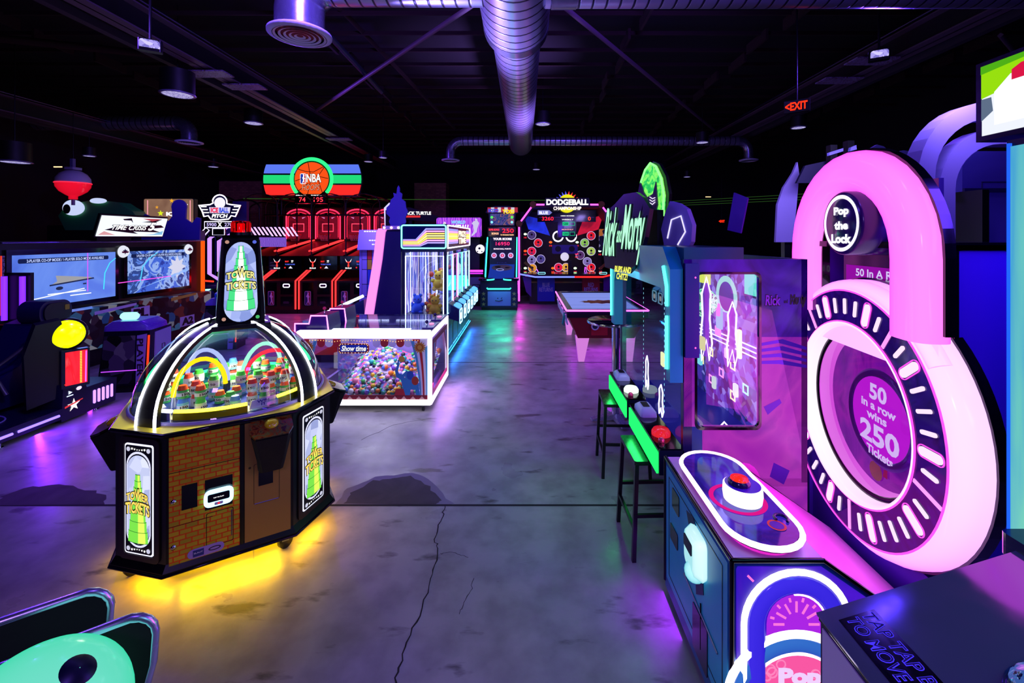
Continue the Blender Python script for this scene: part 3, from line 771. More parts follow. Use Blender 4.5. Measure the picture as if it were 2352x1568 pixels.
    g = M(); g.prism(FU(0, 0, 0), rrect(x0+.2, .02, x1-.12, y1-.02, .02), .905, .912, GL('#dfe8ff', .12)); g.make('top_glass', t)
    m = M()
    for u0, u1, v0, v1 in ((x0, x0+.22, .02, y1), (x1-.13, x1, .02, y1), (x0+.2, x1-.12, y1-.03, y1)): m.box(u0, u1, v0, v1, .885, .91, P('#2c2350', .25))
    m.make('top_rail', t)
    for xa, xb in ((-.42, -.02), (.08, .56)):
        M().box(xa, xb, y1-.12, y1-.09, .84, .86, E('#f6f4ff', 6)).make('inner_light', t)
    M().box(-.5, .55, .06, .075, .86, .875, E('#f6f4ff', 5)).make('inner_light', t)
    m = M()
    for x in (-.3, -.1, .15): m.tube([(x, .9, .88), (x, .9, .7)], .006, CHROME); m.tube([(x-.04, .9, .66), (x, .9, .7), (x+.04, .9, .66)], .006, CHROME)
    m.tube([(-.5, .5, .87), (.5, .5, .87)], .012, CHROME); m.make('claw_rail', t)
    # clear prize chute on the left
    c = M(); c.box(x0+.08, x0+.3, .15, .5, .17, .18, WHITE); c.flat(FR(0, .5, 0), [(x0+.04, .35), (x0+.35, .35), (x0+.42, .6), (x0+.04, .5)], 0, GL('#e8ecff', .2)); c.flat(FX(x0+.42, 0, 0), rect(.1, .17, .9, .55), 0, GL('#e8ecff', .15)); c.make('prize_chute', t)
    m = M(); m.box(x0+.1, x1-.1, .1, y1-.1, .17, .2, P('#2a2048')); m.make('tray', t)
    # control panels: stepped consoles on the left and right long sides
    for sx, ys in ((-1, (.12, .62)), (1, (.12, .6))):
        for y in ys:
            p = M(); X = x0 if sx < 0 else x1
            if sx < 0:
                prof = [(0, .84), (.0, .97), (.16, .97), (.18, 1.06), (.36, 1.06), (.38, .9), (.38, .84)]
                fr2 = FR(X-.08, y, 0)
                p.prism(fr2, prof, -.34, 0, P('#3a1c70', .2)); p.neon(fr2, prof[:6], .009, E('#ff7ae8', 3.5), .005)
                p.prism(FU(X-.03, y+.05, 0), rrect(0, 0, .2, .25, .02), .97, .99, P('#22c8b0', .2)); p = p.make('control_panel', t)
                j = M(); j.tube([(X+.2, y+.12, 1.06), (X+.2, y+.12, 1.11)], .01, CHROME); j.ball((X+.2, y+.12, 1.125), .02, P('#ff4060', .2)); j.make('joystick', p)
            else:
                p.prism(FU(X-.13, y, 0), rrect(0, 0, .13, .32, .02), .91, .925, P('#5a4a98', .2)); p = p.make('control_panel', t)
                j = M(); j.tube([(X-.09, y+.08, .92), (X-.09, y+.08, .96)], .008, CHROME); j.ball((X-.09, y+.08, .975), .02, P('#302050', .2)); j.make('joystick', p)
                j = M(); j.rev(FU(X-.06, y+.2, .925), [(.03, 0), (.028, .012), (.001, .016)], E('#ff9ad0', 1.3), n=14); j.make('push_button', p)
    for x in (x0+.1, x1-.1):
        for y in (.08, y1-.1):
            c = M(); c.rev(FX(x, y, .045), [(.001, -.012), (.045, -.012), (.045, .012), (.001, .012)], BLK, n=14); c = c.make('caster', t)
            M().box(x-.015, x+.015, y-.02, y+.02, .05, .1, STEEL).make('fork', c)
    # prizes
    H = lambda x, y: .2+.27*min(1, max(0, (y-.05)/.85))+.05*sin(x*7+2)*min(1, y*2)
    pile = M(); fr = FU(-1.785, 4.93, 0); nx, ny = 34, 26; vs = []; rr = random.Random(11)
    xa, xb, ya, yb = -.37, .69, .06, 1.0
    for j in range(ny):
        for i in range(nx):
            x = xa+(xb-xa)*i/(nx-1); y = ya+(yb-ya)*j/(ny-1); vs.append(fr(x, y, H(x, y)-.03+rr.uniform(-.012, .012)))
    fs_ = [(j*nx+i, j*nx+i+1, (j+1)*nx+i+1, (j+1)*nx+i) for j in range(ny-1) for i in range(nx-1)]
    pile._add(vs, fs_, ART('prize_heap', ['#e0b030', '#7a4cc0', '#e8e4f0', '#2a2a48', '#38b070', '#e06090', '#4080d0', '#b8a8e0'], 26, rough=.4))
    o = pile.make('prize_heap'); o['label'] = 'loose heap of small prizes filling the floor of the low crane'; o['category'] = 'prizes'; o['kind'] = 'stuff'
    cols = [('yellow', '#f0b828'), ('purple', '#8c58d8'), ('white', '#e8e6f4'), ('black', '#22223a'), ('green', '#40c060'), ('pink', '#f080b0'), ('orange', '#f07828'), ('teal', '#1c9a98'), ('blue', '#4a78e0'), ('lilac', '#b8a0f0')]
    base = {}
    def proto(c, kind):
        k = (c[0], kind)
        if k not in base:
            m = M(); mt = P(c[1], .3)
            if kind == 0: m.ball((0, 0, 0), 1, mt, 10, m=7)
            elif kind == 1:
                m.ball((0, 0, 0), .85, mt, 9, m=6); m.ball((.55, 0, .62), .34, mt, 7, m=5); m.ball((-.55, 0, .62), .34, mt, 7, m=5); m.ball((.3, -.82, .15), .14, BLK, 6, m=4); m.ball((-.3, -.82, .15), .14, BLK, 6, m=4)
            else: m.ball((0, 0, 0), .95, mt, 9, rz=.6, m=6); m.ball((0, 0, .55), .4, WHITE, 7, m=5)
            base[k] = m
        return base[k]
    made = {}; cnt = 0; placed = []
    for row in range(400):
        if cnt >= 290: break
        y = .055+.86*(rr.random()**1.5); x = rr.uniform(-.36, .7)
        if x < -.3+.25*y: continue
        r_ = rr.uniform(.021, .033)
        if any((x-a)**2+(y-b)**2 < (.75*(r_+c))**2 for a, b, c in placed): 
            if rr.random() < .75: continue
        placed.append((x, y, r_)); c = rr.choice(cols); kd = rr.choice((0, 0, 0, 1, 2))
        if (c[0], kd) in made: o = made[(c[0], kd)].copy(); COL.objects.link(o)
        else:
            o = proto(c, kd).make('prize_ball' if kd == 0 else 'small_plush' if kd == 1 else 'prize_capsule'); made[(c[0], kd)] = o
            nm = {0: 'round %s prize ball', 1: 'small %s eared plush head', 2: '%s capsule with a white cap'}[kd] % c[0]
            solo(o, nm+' in the heap behind the circus glass', {0: 'ball', 1: 'plush toy', 2: 'capsule'}[kd], group={0: 'prize balls', 1: 'small plush heads', 2: 'capsules'}[kd]+' in the low crane, '+c[0])
        o.location = (-1.785+x, 4.93+y, H(x, y)+rr.uniform(-.005, .02)); o.scale = (r_, r_, r_); o.rotation_euler = (rr.uniform(-.5, .5), 0, rr.uniform(-3, 3)); cnt += 1
make_showtime()
area('crane_light', (-1.75, 5.5, .86), (-1.75, 5.4, 0), .9, 12, '#f4f0ff')
area('side_glow', (-.99, 5.45, .3), (-.93, 5.44, 0), 1.0, 6, '#c890ff', .12)

# ================= tall crane with striped marquee =================
def make_tallcrane():
    t = thing('tall_prize_crane', 'tall glass crane with striped lit marquee and blue button consoles', 'arcade game', (-1.578, 6.98, 0))
    X0, X1, Y1, H = -.352, .352, 2.87, 2.16
    DK = P('#10163c', .3); CY = E('#9fd8ff', 3.2, True)
    m = M(); m.box(X0, X1, 0, Y1, .1, .72, DK); m.make('base', t)
    m = M(); m.box(X0, X1, 0, Y1, 1.72, H, DK); m.make('marquee_box', t)
    for x in (X0, X1-.05):
        for y in (0, .93, 1.9, Y1-.05): M().box(x, x+.05, y, y+.05, .72, 1.72, DK).make('corner_post', t)
    f = FR(); s = FX(X1)
    def marq(fr, u0, u1, v0, v1, edge, stripes):
        m = M(); m.prism(fr, rrect(u0, v0, u1, v1, .02), 0, .01, P('#0b1650', .2)); m.neon(fr, rrect(u0, v0, u1, v1, .03), .011, edge, .014, True)
        cs = ['#8c8cf0', '#ff9ae0', '#ffcf60', '#fff08c', '#ffd860', '#ff9ae0', '#9c8cf0']; n = len(cs); h = v1-v0; w_ = u1-u0
        for k, c in enumerate(cs):
            if stripes:
                y0 = v0+.39*h-k*.048*h; y2 = v0+.86*h-k*.1*h
                th, th2 = .009*h/.4*1.2, .019*h/.4*1.1
                a_ = u0+.33*w_+k*.015*w_; b_ = u0+.56*w_+k*.005*w_
                m.flat(fr, [(u0+.02, y0-th), (a_, y0-th), (b_, y2-th2), (u1-.02, y2-th2), (u1-.02, y2+th2*.2), (b_-.01, y2+th2*.2), (a_-.01, y0+th*.2), (u0+.02, y0+th*.2)], .012+.0003*k, E(c, 1.8, False))
            else:
                y2 = v0+.86*h-k*.1*h; m.flat(fr, rect(u0+.02, y2-.03, u1-.02, y2+.003), .012, E(c, 1.6, False))
        if not stripes:
            m.flat(fr, rect(u0+.38*w_, v0+.12*h, u0+.78*w_, v0+.88*h), .016, P('#2a0c40', .3))
            for r0, tx in ((.5, 'PRIZE'), (.14, 'TIME')): m.text(fr, tx, u0+.4*w_, v0+r0*h, u0+.76*w_, v0+(r0+.32)*h, E('#ffd0b0', 2.2, False), .018, .05)
        return m
    marq(f, X0+.0, X1-.01, 1.78, 2.14, E('#6cffd0', 3.4), True).make('front_marquee', t)
    marq(s, .03, Y1-.03, 1.78, 2.14, E('#e8dcff', 3.4), False).make('side_marquee', t)
    g = M(); g.neon(f, rect(X0+.06, .66, X1-.05, 1.655), .009, E('#d8f0ff', 4), .006, True); g.make('window_light', t)
    g = M()
    cols = ['#8cc8ff', '#ff8ae8', '#60f0d0', '#8cc8ff', '#a0d8ff']
    for k in range(5):
        u0 = .04+k*.565; g.neon(s, rect(u0, .74, u0+.49, 1.66), .012, E(cols[k], 3), .006, True)
    g.make('side_window_light', t)
    M().flat(f, rect(X0+.06, .66, X1-.05, 1.655), .0, PANE).make('front_glass', t)
    M().flat(s, rect(.04, .72, Y1-.04, 1.7), .0, PANE).make('side_glass', t)
    m = M(); m.box(X0+.02, X1-.02, .06, Y1-.02, .62, .68, P('#d8d8f0', .3)); 
    m.flat(FX(X0+.015), rect(0, .7, Y1, 1.7), .002, ART('crane_back', ['#2a3aa0', '#6a7ae0', '#c8d0ff', '#4848b8', '#e8e8ff', '#8060c8'], 14, em=1.15, stretch=(1, 1.5, .25)))
    m.flat(FR(0, Y1-.04, 0), rect(X0, .7, X1, 1.7), 0, ART('crane_back', [])); m.make('backdrop', t)
    m = M()
    for i in range(7): x = X0+.06+i*.1; m.tube([(x, .3+.1*(i % 3), 1.72), (x, .3+.1*(i % 3), .75+.2*(i % 2))], .006, E(['#dff0ff', '#b8a8ff'][i % 2], 2.5, False), n=5)
    m.make('hanging_light_rod', t)
    m = M()
    for y in (.5, 1.4, 2.3):
        m.tube([(0, y, 1.7), (0, y, 1.35)], .012, CHROME); m.ball((0, y, 1.33), .05, P('#c04030', .3))
        for a in (0, 120, 240): m.tube([(0, y, 1.32), (.09*cos(rad(a)), y+.09*sin(rad(a)), 1.25), (.05*cos(rad(a)), y+.05*sin(rad(a)), 1.16)], .01, CHROME)
    m.make('claw', t)
    for i, y in enumerate((.12, .62, 1.12, 1.62, 2.12, 2.55)):
        c = M(); c.loft([[Vector((X1, y, z0)), Vector((X1+.18, y, z1)), Vector((X1+.18, y+.36, z1)), Vector((X1, y+.36, z0))] for z0, z1 in ((.66, .6), (.9, .8))], P('#101c50', .25), smooth=False)
        c = c.make('button_console', t)
        tf = F((X1+.02, y, .893), (0, 1, 0), (-.18, 0, .1))
        for k, (u, v) in enumerate(((.1, .05), (.26, .05))):
            M().rev(F((X1+.13, y+u-.0, .828+.0), (0, 1, 0), (-.87, 0, .48)), [(.062, 0), (.06, .02), (.04, .032), (.001, .035)], E('#5aa8ff', 1.7), n=16).make('push_button', c)
        r_ = M(); r_.neon(FX(X1+.18, y, 0), rrect(.05, .56, .31, .78, .03), .009, E('#8fd0ff', 3.2), .004, True); r_.flat(FX(X1+.18, y, 0), rrect(.12, .62, .24, .72, .02), .004, E('#ffffff', 1.5)); r_.make('card_reader', c)
    m = M()
    for k in range(5): m.flat(s, rrect(.06+k*.56, .2, .5+k*.56, .5, .03), .003, P('#2c5aa0', .3)); m.neon(s, [(.05+k*.56, .14), (.52+k*.56, .14)], .006, E('#50b8ff', 2), .005)
    m.make('base_door', t)
    m = M(); m.tube([(X1+.02, .05, .1), (X1+.02, Y1, .1)], .008, E('#30b0ff', 4)); m.make('base_led_strip', t)
    for x in (X0+.06, X1-.06):
        for y in (.1, 1.4, Y1-.1): M().cyl((x, y), .025, 0, .1, BLK, n=10).make('foot', t)
    cols = [('yellow', '#e8c020'), ('orange', '#e07030'), ('white', '#e8e8f0'), ('blue', '#3060d0'), ('yellow', '#f0d030')]
    for i, (c, h) in enumerate(cols):
        m = M(); m.ball((0, 0, .1), .1, P(h, .7), 14); m.ball((0, 0, .24), .075, P(h, .7), 12)
        for sx in (-1, 1): m.ball((sx*.05, 0, .31), .028, P(h, .7), 8); m.ball((sx*.09, -.03, .16), .035, P(h, .7), 8); m.ball((sx*.06, -.06, .03), .04, P(h, .7), 8); m.ball((sx*.028, -.068, .25), .01, BLK, 6)
        o = m.make('plush_toy')
        solo(o, ['yellow plush lying at the front of the tall crane', 'orange plush behind the yellow one in the tall crane', 'white plush at the right of the tall crane window', 'blue plush at the left of the tall crane window', 'yellow plush hung high in the tall crane window'][i], 'plush toy', (-1.578+(.12, .02, .2, -.2, .16)[i], 6.98+(.25, .5, .45, .4, .35)[i], (.68, .68, .68, .68, 1.08)[i]))
    area('crane_light', (-1.578, 8.3, 1.70), (-1.578, 8.3, 0), .5, 14, '#cfe0ff', 2.5)
    area('base_glow', (-1.16, 8.3, .12), (-.7, 8.3, 0), 2.6, 12, '#2a7cff', .05)
make_tallcrane()

# ================= slanted game behind, with cut-out topper =================
def make_wedge():
    t = thing('slant_game', 'dark game with a thick slanted pink light edge and low console, left of tall crane', 'arcade game', (-2.21, 6.95, 0))
    fr = FR()
    prof = [(.27, .1), (.27, 2.07), (-.02, 2.07), (-.21, .78), (-.5, .7), (-.5, .1)]
    M().prism(fr, prof, -.75, 0, P('#191456', .35)).make('body', t)
    e = M(); ef = [(-.0, 2.09), (-.215, .7)]
    e.loft([[Vector((x+dx, y, z)) for dx, y in ((-.07, -.03), (.06, -.03), (.07, .02), (.07, .5), (-.04, .5), (-.09, .4), (-.09, .02))] for x, z in ((-.235, .62), (-.16, 1.1), (-.08, 1.6), (-.03, 2.03), (0, 2.09))], ES('#ff9cf0', '#e050e8', 1.05), smooth=False)
    e.make('slanted_light_edge', t)
    d = M(); d.prism(FR(0, -.02, 0), [(-1.1, .62), (-.3, .98), (-.28, .6), (-1.1, .4)], -.7, 0, P('#22285c', .25)); d = d.make('console', t)
    M().tube([(-1.1, -.04, .68), (-.3, -.04, 1.04)], .022, E('#d8f4ff', 3.5)).make('console_light', d)
    m = M(); 
    for k in range(3): m.rev(F((-1.0+.2*k, .2, .69+.09*k), (1, 0, .45), (0, 1, 0)), [(.05, 0), (.05, .03), (.001, .04)], P('#6a8ca8', .3), n=14)
    m.make('push_button', d)
    M().box(-1.08, .25, .0, .7, 0, .11, BLK).make('base', t)
    # topper
    M().box(-.0, .26, -.05, .35, 2.075, 2.13, P('#b8b0d0', .3)).make('topper_plate', t)
    m = M()
    for k in range(3): m.ball((.03+.11*k, -.055, 2.1), .02, E('#ffb0f0', 3), 8)
    m.make('topper_bulb', t)
    c = M(); pts = [(.1, 2.13), (.07, 2.22), (.09, 2.3), (.03, 2.38), (.03, 2.5), (.08, 2.56), (.1, 2.66), (.15, 2.72), (.14, 2.8), (.19, 2.78), (.2, 2.9), (.22, 2.95), (.24, 2.9), (.24, 2.82), (.28, 2.78), (.27, 2.68), (.33, 2.62), (.34, 2.5), (.37, 2.42), (.33, 2.3), (.34, 2.2), (.3, 2.13)]
    c.prism(FR(0, .05, 0), [(.1+(u-.1)*1.0, 2.13+(v-2.13)*.78) for u, v in pts], -.03, 0, P('#4a42a8', .5)); c.make('topper_cutout', t)
    c = M(); c.prism(FR(0, .12, 0), [(-.02, 2.13), (-.03, 2.42), (.05, 2.5), (.13, 2.5), (.13, 2.13)], -.03, 0, E('#cfc8ff', 1.2)); c.prism(FR(0, .115, 0), [(.0, 2.13), (.0, 2.38), (.12, 2.44), (.12, 2.13)], 0, .01, BLK); c.make('lit_letter_board', t)
make_wedge()
def make_greycab():
    t = thing('colour_block_cabinet', 'lilac cabinet with coloured squares on its end, behind the slanted pink edge', 'arcade game', (-2.85, 9.0, 0))
    m = M(); m.box(-.5, .5, 0, 1.0, .08, 1.85, P('#8c7ce0', .45)); m.prism(FR(), [(-.5, 1.7), (-.46, 2.1), (.5, 2.1), (.5, 1.7)], -1, .12, P('#9a8cf0', .4)); m.make('body', t)
    m = M(); m.box(-.47, .47, .03, .97, 0, .08, BLK); m.make('base', t)
    m = M(); cs = ['#8878d8', '#3a8cf0', '#8878d8', '#2f6ee0', '#9484e4', '#2a40c0', '#8878d8', '#b0902c', '#9080e0', '#c02838', '#8474d4', '#2c6838']
    k = 0
    for j, (v0, v1) in enumerate(((.6, .75), (.75, 1.0), (1.0, 1.3), (1.3, 1.5), (1.5, 1.7), (1.7, 1.76))):
        for u0, u1 in ((-.45, -.34), (-.34, -.24)):
            m.prism(FR(), rect(u0, v0, u1, v1), 0, .004, P('#0c0c20', .4)); m.flat(FR(), rect(u0+.006, v0+.006, u1-.006, v1-.006), .005, P(cs[k % 12], .4)); k += 1
    m.make('colour_block_print', t)
    m = M()
    for v, u0 in ((2.06, -.36), (1.88, -.26), (1.8, -.2)):
        for i in range(14): m.flat(FR(0, -.12, 0), rect(u0+i*.05, v, u0+i*.05+.035, v+.02), .003, E('#e8e4ff', 2.2, False))
    m.make('led_dots', t, kind='stuff')
make_greycab()

# ================= basketball lanes =================
def make_hoops():
    RED = E('#ff1826', 3.2); RED2 = E('#ff2a2c', 2.6, True)
    xs = [-7.2, -6.265, -5.33, -4.395]
    names = ['red-lit basketball lane farthest left of the four', 'red-lit basketball lane second from the left', 'red-lit basketball lane third from the left, beside the lilac cabinet', 'red-lit basketball lane farthest right, mostly hidden by the slanted pink edge']
    yf, yb = 11.33, 14.2
    pro = None
    def lane():
        t = thing('basketball_lane', names[0], 'arcade game', (0, yf, 0), group='basketball lanes under the round marquee')
        b = M(); b.box(-.43, .43, 0, .9, .1, .84, P('#2c0608', .4)); b.box(-.46, .46, 0, 2.9, .0, .1, BLK); b.box(-.45, .45, 2.86, 2.95, .1, 2.9, P('#16040a', .6)); b.make('body', t)
        pn = M(); fr = FR()
        for u0, u1, v0, v1 in ((-.34, -.06, .2, .8), (.04, .36, .5, .8), (.04, .36, .2, .44)): pn.prism(fr, rect(u0, v0, u1, v1), 0, .006, GLOSS)
        pn.make('door_panel', t)
        lg = M(); lg.prism(fr, rrect(-.28, .22, -.12, .58, .03), .006, .01, P('#c8c4dc', .4)); lg.flat(fr, rrect(-.27, .23, -.2, .57, .02), .011, P('#28386c', .4)); lg.flat(fr, rrect(-.2, .23, -.13, .57, .02), .011, P('#8c2030', .4))
        lg.flat(fr, [(-.24, .24), (-.2, .34), (-.21, .42), (-.24, .44), (-.21, .5), (-.2, .55), (-.17, .54), (-.175, .48), (-.15, .44), (-.17, .4), (-.16, .33), (-.145, .24), (-.17, .26), (-.19, .32), (-.21, .26)], .012, P('#e0dcf0', .4)); lg.make('league_emblem', t)
        cr = M(); cr.neon(fr, rrect(.11, .68, .27, .76, .03), .012, E('#e8e4ff', 2.4), .012, True); cr.flat(fr, rrect(.12, .69, .26, .75, .02), .01, P('#301030', .3)); cr.flat(fr, rrect(.11, .26, .26, .32, .02), .009, P('#3c3444', .3)); cr.make('card_reader', t)
        # scoreboard face, tilted
        sc = M(); f2 = F((0, .35, .84), (1, 0, 0), (0, .25, .3)); sc.prism(F((0, .3, 1.1), (1, 0, 0), (0, 0, 1)), rect(-.43, 0, .43, .36), 0, .02, GLOSS); sc = sc.make('score_panel', t)
        f3 = F((0, .28, 1.1), (1, 0, 0), (0, 0, 1)); em = M()
        em.flat(f3, [(-.3, .27), (-.26, .2), (-.22, .18), (-.235, .1), (-.21, .07), (-.185, .1), (-.2, .18), (-.16, .2), (-.12, .27), (-.15, .22), (-.19, .215), (-.23, .215), (-.27, .22)], .003, E('#ff3a34', 1.6))
        em.flat(f3, [(-.3, .3), (-.27, .22), (-.24, .215), (-.275, .26)], .004, E('#ffffff', 1.5)); em.flat(f3, [(-.12, .3), (-.15, .22), (-.18, .215), (-.145, .26)][::-1], .004, E('#ffffff', 1.5)); em.text(f3, 'BULLS', -.29, .03, -.13, .065, E('#ffffff', 1.5), .003, .04); em.make('team_emblem', sc)
        tx = M(); tx.text(f3, 'SHOT', .0, .2, .1, .24, E('#ff3030', 1.5), .003, .03); tx.text(f3, '77', .16, .19, .22, .25, E('#ffffff', 1.5), .003, .03); tx.text(f3, 'TO BEAT SCORE', .0, .13, .26, .16, E('#5a70ff', 1.3), .003, .02)
        tx.flat(f3, circ(.0, .06, .02, 8), .003, E('#ff3030', 1.2)); tx.flat(f3, [(.09, .04), (.2, .04), (.145, .1)], .003, E('#e0e0ff', 1.2)); tx.make('score_readout', sc)
        # neon posts with the bent front rails
        for sx in (-1, 1):
            m = M(); x = .425*sx; m.tube([(x, -.01, .12), (x, -.01, .84), (x, .75, 1.13)], .022, RED2, n=6); m.make('front_light', t)
            m = M(); m.box(min(x, .46*sx), max(x, .46*sx), .8, 2.9, 1.1, 1.36, P('#12060a', .5)); m.tube([(x, .7, 1.58), (x, 2.8, 1.86)], .022, RED2, n=6); m.make('side_rail_light', t)
        # sloping ball ramp and net sides
        m = M(); m.flat(F((0, .7, 1.45), (1, 0, 0), (0, 2.1, .38)), rect(-.4, 0, .4, 2.1), 0, P('#5a0c1c', .4)); m.make('ball_ramp', t)
        bd = M(); fb = FR(0, 2.84, 0)
        arch = [(-.39, 1.9), (.39, 1.9)]+arcp(0, 2.6, .39, 0, 180, 12, .24)
        bd.prism(fb, [(.39*1.0 if i == 1 else u, v) for i, (u, v) in enumerate(arch)], 0, .01, ART('red_backboard', ['#4c0614', '#7c0a20', '#5c0818'], 3, em=.9, kind='noise', constant=False)); bd = bd.make('backboard', t)
        nl = M(); nl.neon(fb, [(-.39, 1.9)]+arcp(0, 2.6, .39, 180, 0, 14, .24)+[(.39, 1.9)], .02, E('#ff2040', 4), .03); nl.neon(fb, [(-.33, 1.95)]+arcp(0, 2.55, .33, 180, 0, 14, .2)+[(.33, 1.95)], .01, E('#ff2040', 2.2, False), .03); nl.neon(fb, rect(-.17, 2.14, .17, 2.38), .014, E('#ff3048', 3.2), .03, True); nl.make('board_light', bd)
        dg = M(); dg.flat(fb, rect(-.11, 2.62, .11, 2.74), .012, BLK); dg.text(fb, '0', -.02, 2.64, .02, 2.72, E('#ff3020', 1.6), .015, 0)
        for sx in (-1, 1): dg.flat(fb, [(sx*.22, 2.6), (sx*.12, 2.54), (sx*.1, 2.58)], .015, E('#e07ac0', 1.1))
        dg.make('shot_counter', bd)
        rm = M(); rm.tube([(.17*cos(rad(a)), 2.6+.17*sin(rad(a)), 2.04) for a in range(0, 360, 20)], .012, P('#ff4020', .4), closed=True)
        for k in range(12):
            a, b2 = rad(k*30), rad(k*30+22); 
            for q in (b2, a-.38): rm.tube([(.17*cos(a), 2.6+.17*sin(a), 2.04), (.11*cos(q), 2.6+.11*sin(q), 1.84)], .006, P('#f0d8e0', .6), n=4)
        rm.make('hoop', t)
        cg = M(); 
        for yy in (.75, 1.8, 2.8):
            hh = 1.55 if yy < 1 else 1.9
            cg.tube([(-.46, yy, 1.1)]+[(.46*-cos(rad(a)), yy, 2.86+.28*sin(rad(a))) for a in range(0, 181, 20)]+[(.46, yy, 1.1)], .014, P('#1a1220', .4), n=5)
        for k in range(5): a = rad(30*k+30); cg.tube([(-.46*cos(a), .75, 2.86+.28*sin(a)), (-.46*cos(a), 2.8, 2.86+.28*sin(a))], .008, P('#1a1220', .4), n=4)
        cg.make('cage', t)
        return t
    t0 = lane()
    for i, x in enumerate(xs):
        o = t0 if i == 0 else copy_tree(t0)
        o.location = (x, yf, 0); o['label'] = names[i]
    # marquee
    s = FPX/12.5; cx, cz = (718-VX)/s, CH+(VY-412)/s
    t = thing('hoop_marquee', 'round basketball sign with blue, green and red light bars above the red lanes', 'lit sign', (cx, 12.5, cz))
    fr = FR(); U = 1/s
    for nm, sx in (('left_bars', -1), ('right_bars', 1)):
        m = M(); back = [(sx*30*U, 37*U), (sx*108*U, 37*U), (sx*116*U, 0), (sx*108*U, -40*U), (sx*30*U, -40*U)]
        m.prism(fr, back if sx < 0 else back[::-1], -.1, 0, BLK)
        for v0, v1, c, k in ((14, 34, '#5a78f0', 1.05), (-9, 10, '#20d878', 1.05), (-36, -13, '#ff2c28', 1.1)):
            xo = lambda v: 113-8*(v/37)**2-1
            m.prism(fr, [(sx*36*U, v0*U), (sx*xo(v0)*U, v0*U), (sx*(xo((v0+v1)/2))*U, (v0+v1)/2*U), (sx*xo(v1)*U, v1*U), (sx*36*U, v1*U)], .0, .03, E(c, k, True))
        m.make(nm, t)
    m = M(); m.rev(fr, [(.001, .05), (41*U, .05), (41*U, -.1)], BLK, n=40); m.flat(fr, circ(0, 0, 39*U, 40), .055, E('#ff5418', 1.0, True)); m = m.make('basketball_disc', t)
    l = M(); LN = P('#2a0c04', .5)
    for path in ([(-.46, -.05), (0, .12), (.46, .02)], [(-.1, .46), (-.02, 0), (-.12, -.46)], [(.35, .33), (.16, .05), (.3, -.38)], [(-.38, .28), (-.18, .22), (.05, .2), (.33, .35)], [(-.36, -.32), (-.1, -.12), (.0, -.3)]): l.neon(fr, path, .009, LN, .058)
    l.make('seam', m)
    r_ = M(); r_.neon(fr, arcp(0, 0, 46*U, -42, 222, 40), .05, E('#28e878', 1.7, True), .06); r_.make('green_ring', t)
    tx = M(); WHT = E('#ffffff', 1.3, False)
    tx.text(fr, 'NBA', -12*U, -8*U, 23*U, 13*U, P('#101010', .5), .070, .06); tx.text(fr, 'NBA', -11*U, -7*U, 22*U, 12*U, WHT, .074, .02)
    tx.text(fr, 'HOOPS', -23*U, -26*U, 20*U, -11*U, P('#7c1810', .4), .070, .04, .25); tx.text(fr, 'HOOPS', -22*U, -25*U, 19*U, -12*U, E('#ffb898', 1.0), .074, -.01, .25)
    tx.prism(fr, rrect(-26*U, -11*U, -13*U, 13*U, 3*U), .058, .062, WHT); tx.flat(fr, rrect(-25*U, -10*U, -19.5*U, 12*U, 2*U), .064, E('#2040c0', .8)); tx.flat(fr, rrect(-19.5*U, -10*U, -14*U, 12*U, 2*U), .064, E('#e02030', .9))
    tx.flat(fr, [(-22*U, -10*U), (-19*U, -2*U), (-21*U, 3*U), (-19*U, 6*U), (-19*U, 11*U), (-16*U, 10*U), (-17*U, 4*U), (-15*U, 2*U), (-17*U, -1*U), (-16*U, -10*U), (-18*U, -5*U)], .066, WHT); tx.make('lettering', t)
    m = M(); m.box(-.45, .4, -.1, .1, -.68, -.42, GLOSS); m = m.make('score_box', t)
    q = M(); f4 = FR(0, -.1, 0); q.text(f4, 'SCORE TO BEAT', -.42, -.47, -.14, -.44, WHT, .003, .03); q.text(f4, 'TO WIN TICKETS', 0, -.47, .3, -.44, WHT, .003, .03)
    q.text(f4, '74', -.33, -.64, -.15, -.51, E('#ff3040', 2), .003, .01); q.text(f4, '195', .08, -.64, .34, -.51, E('#ff3040', 2), .003, .01); q.make('red_digits', m)
    m = M(); 
    for x in (-.9, .9): m.tube([(x, .05, -.5), (x, .05, -1.0)], .03, BLK)
    m.tube([(-1.4, .05, -1.0), (2.2, .05, -1.0)], .025, BLK); m.make('stand', t)
    # plain mesh practice cage at the far left
    t = thing('wire_cage', 'empty dark wire cage left of the red basketball lanes', 'cage', (-8.16, 11.9, 0))
    m = M()
    for yy in (0, 1, 2):
        m.tube([(-.46, yy, .0), (-.46, yy, 2.8)]+[(-.46*cos(rad(a)), yy, 2.8+.25*sin(rad(a))) for a in range(0, 181, 20)]+[(.46, yy, 2.8), (.46, yy, 0)], .022, BLK, n=6)
    m.make('arched_frame', t)
    m = M()
    for k in range(16): z = 1.2+k*.1; m.tube([(-.46, 2, z), (.46, 2, z)], .004, P('#3a2c50', .5), n=3)
    for k in range(10): x = -.46+k*.1; m.tube([(x, 2, 1.1), (x, 2, 2.8)], .004, P('#3a2c50', .5), n=3)
    m.make('net', t, kind='stuff')
make_hoops()
area('red_glow', (-5.6, 11.2, .9), (-5.6, 10, 0), 3, 10, '#ff1020', .2)
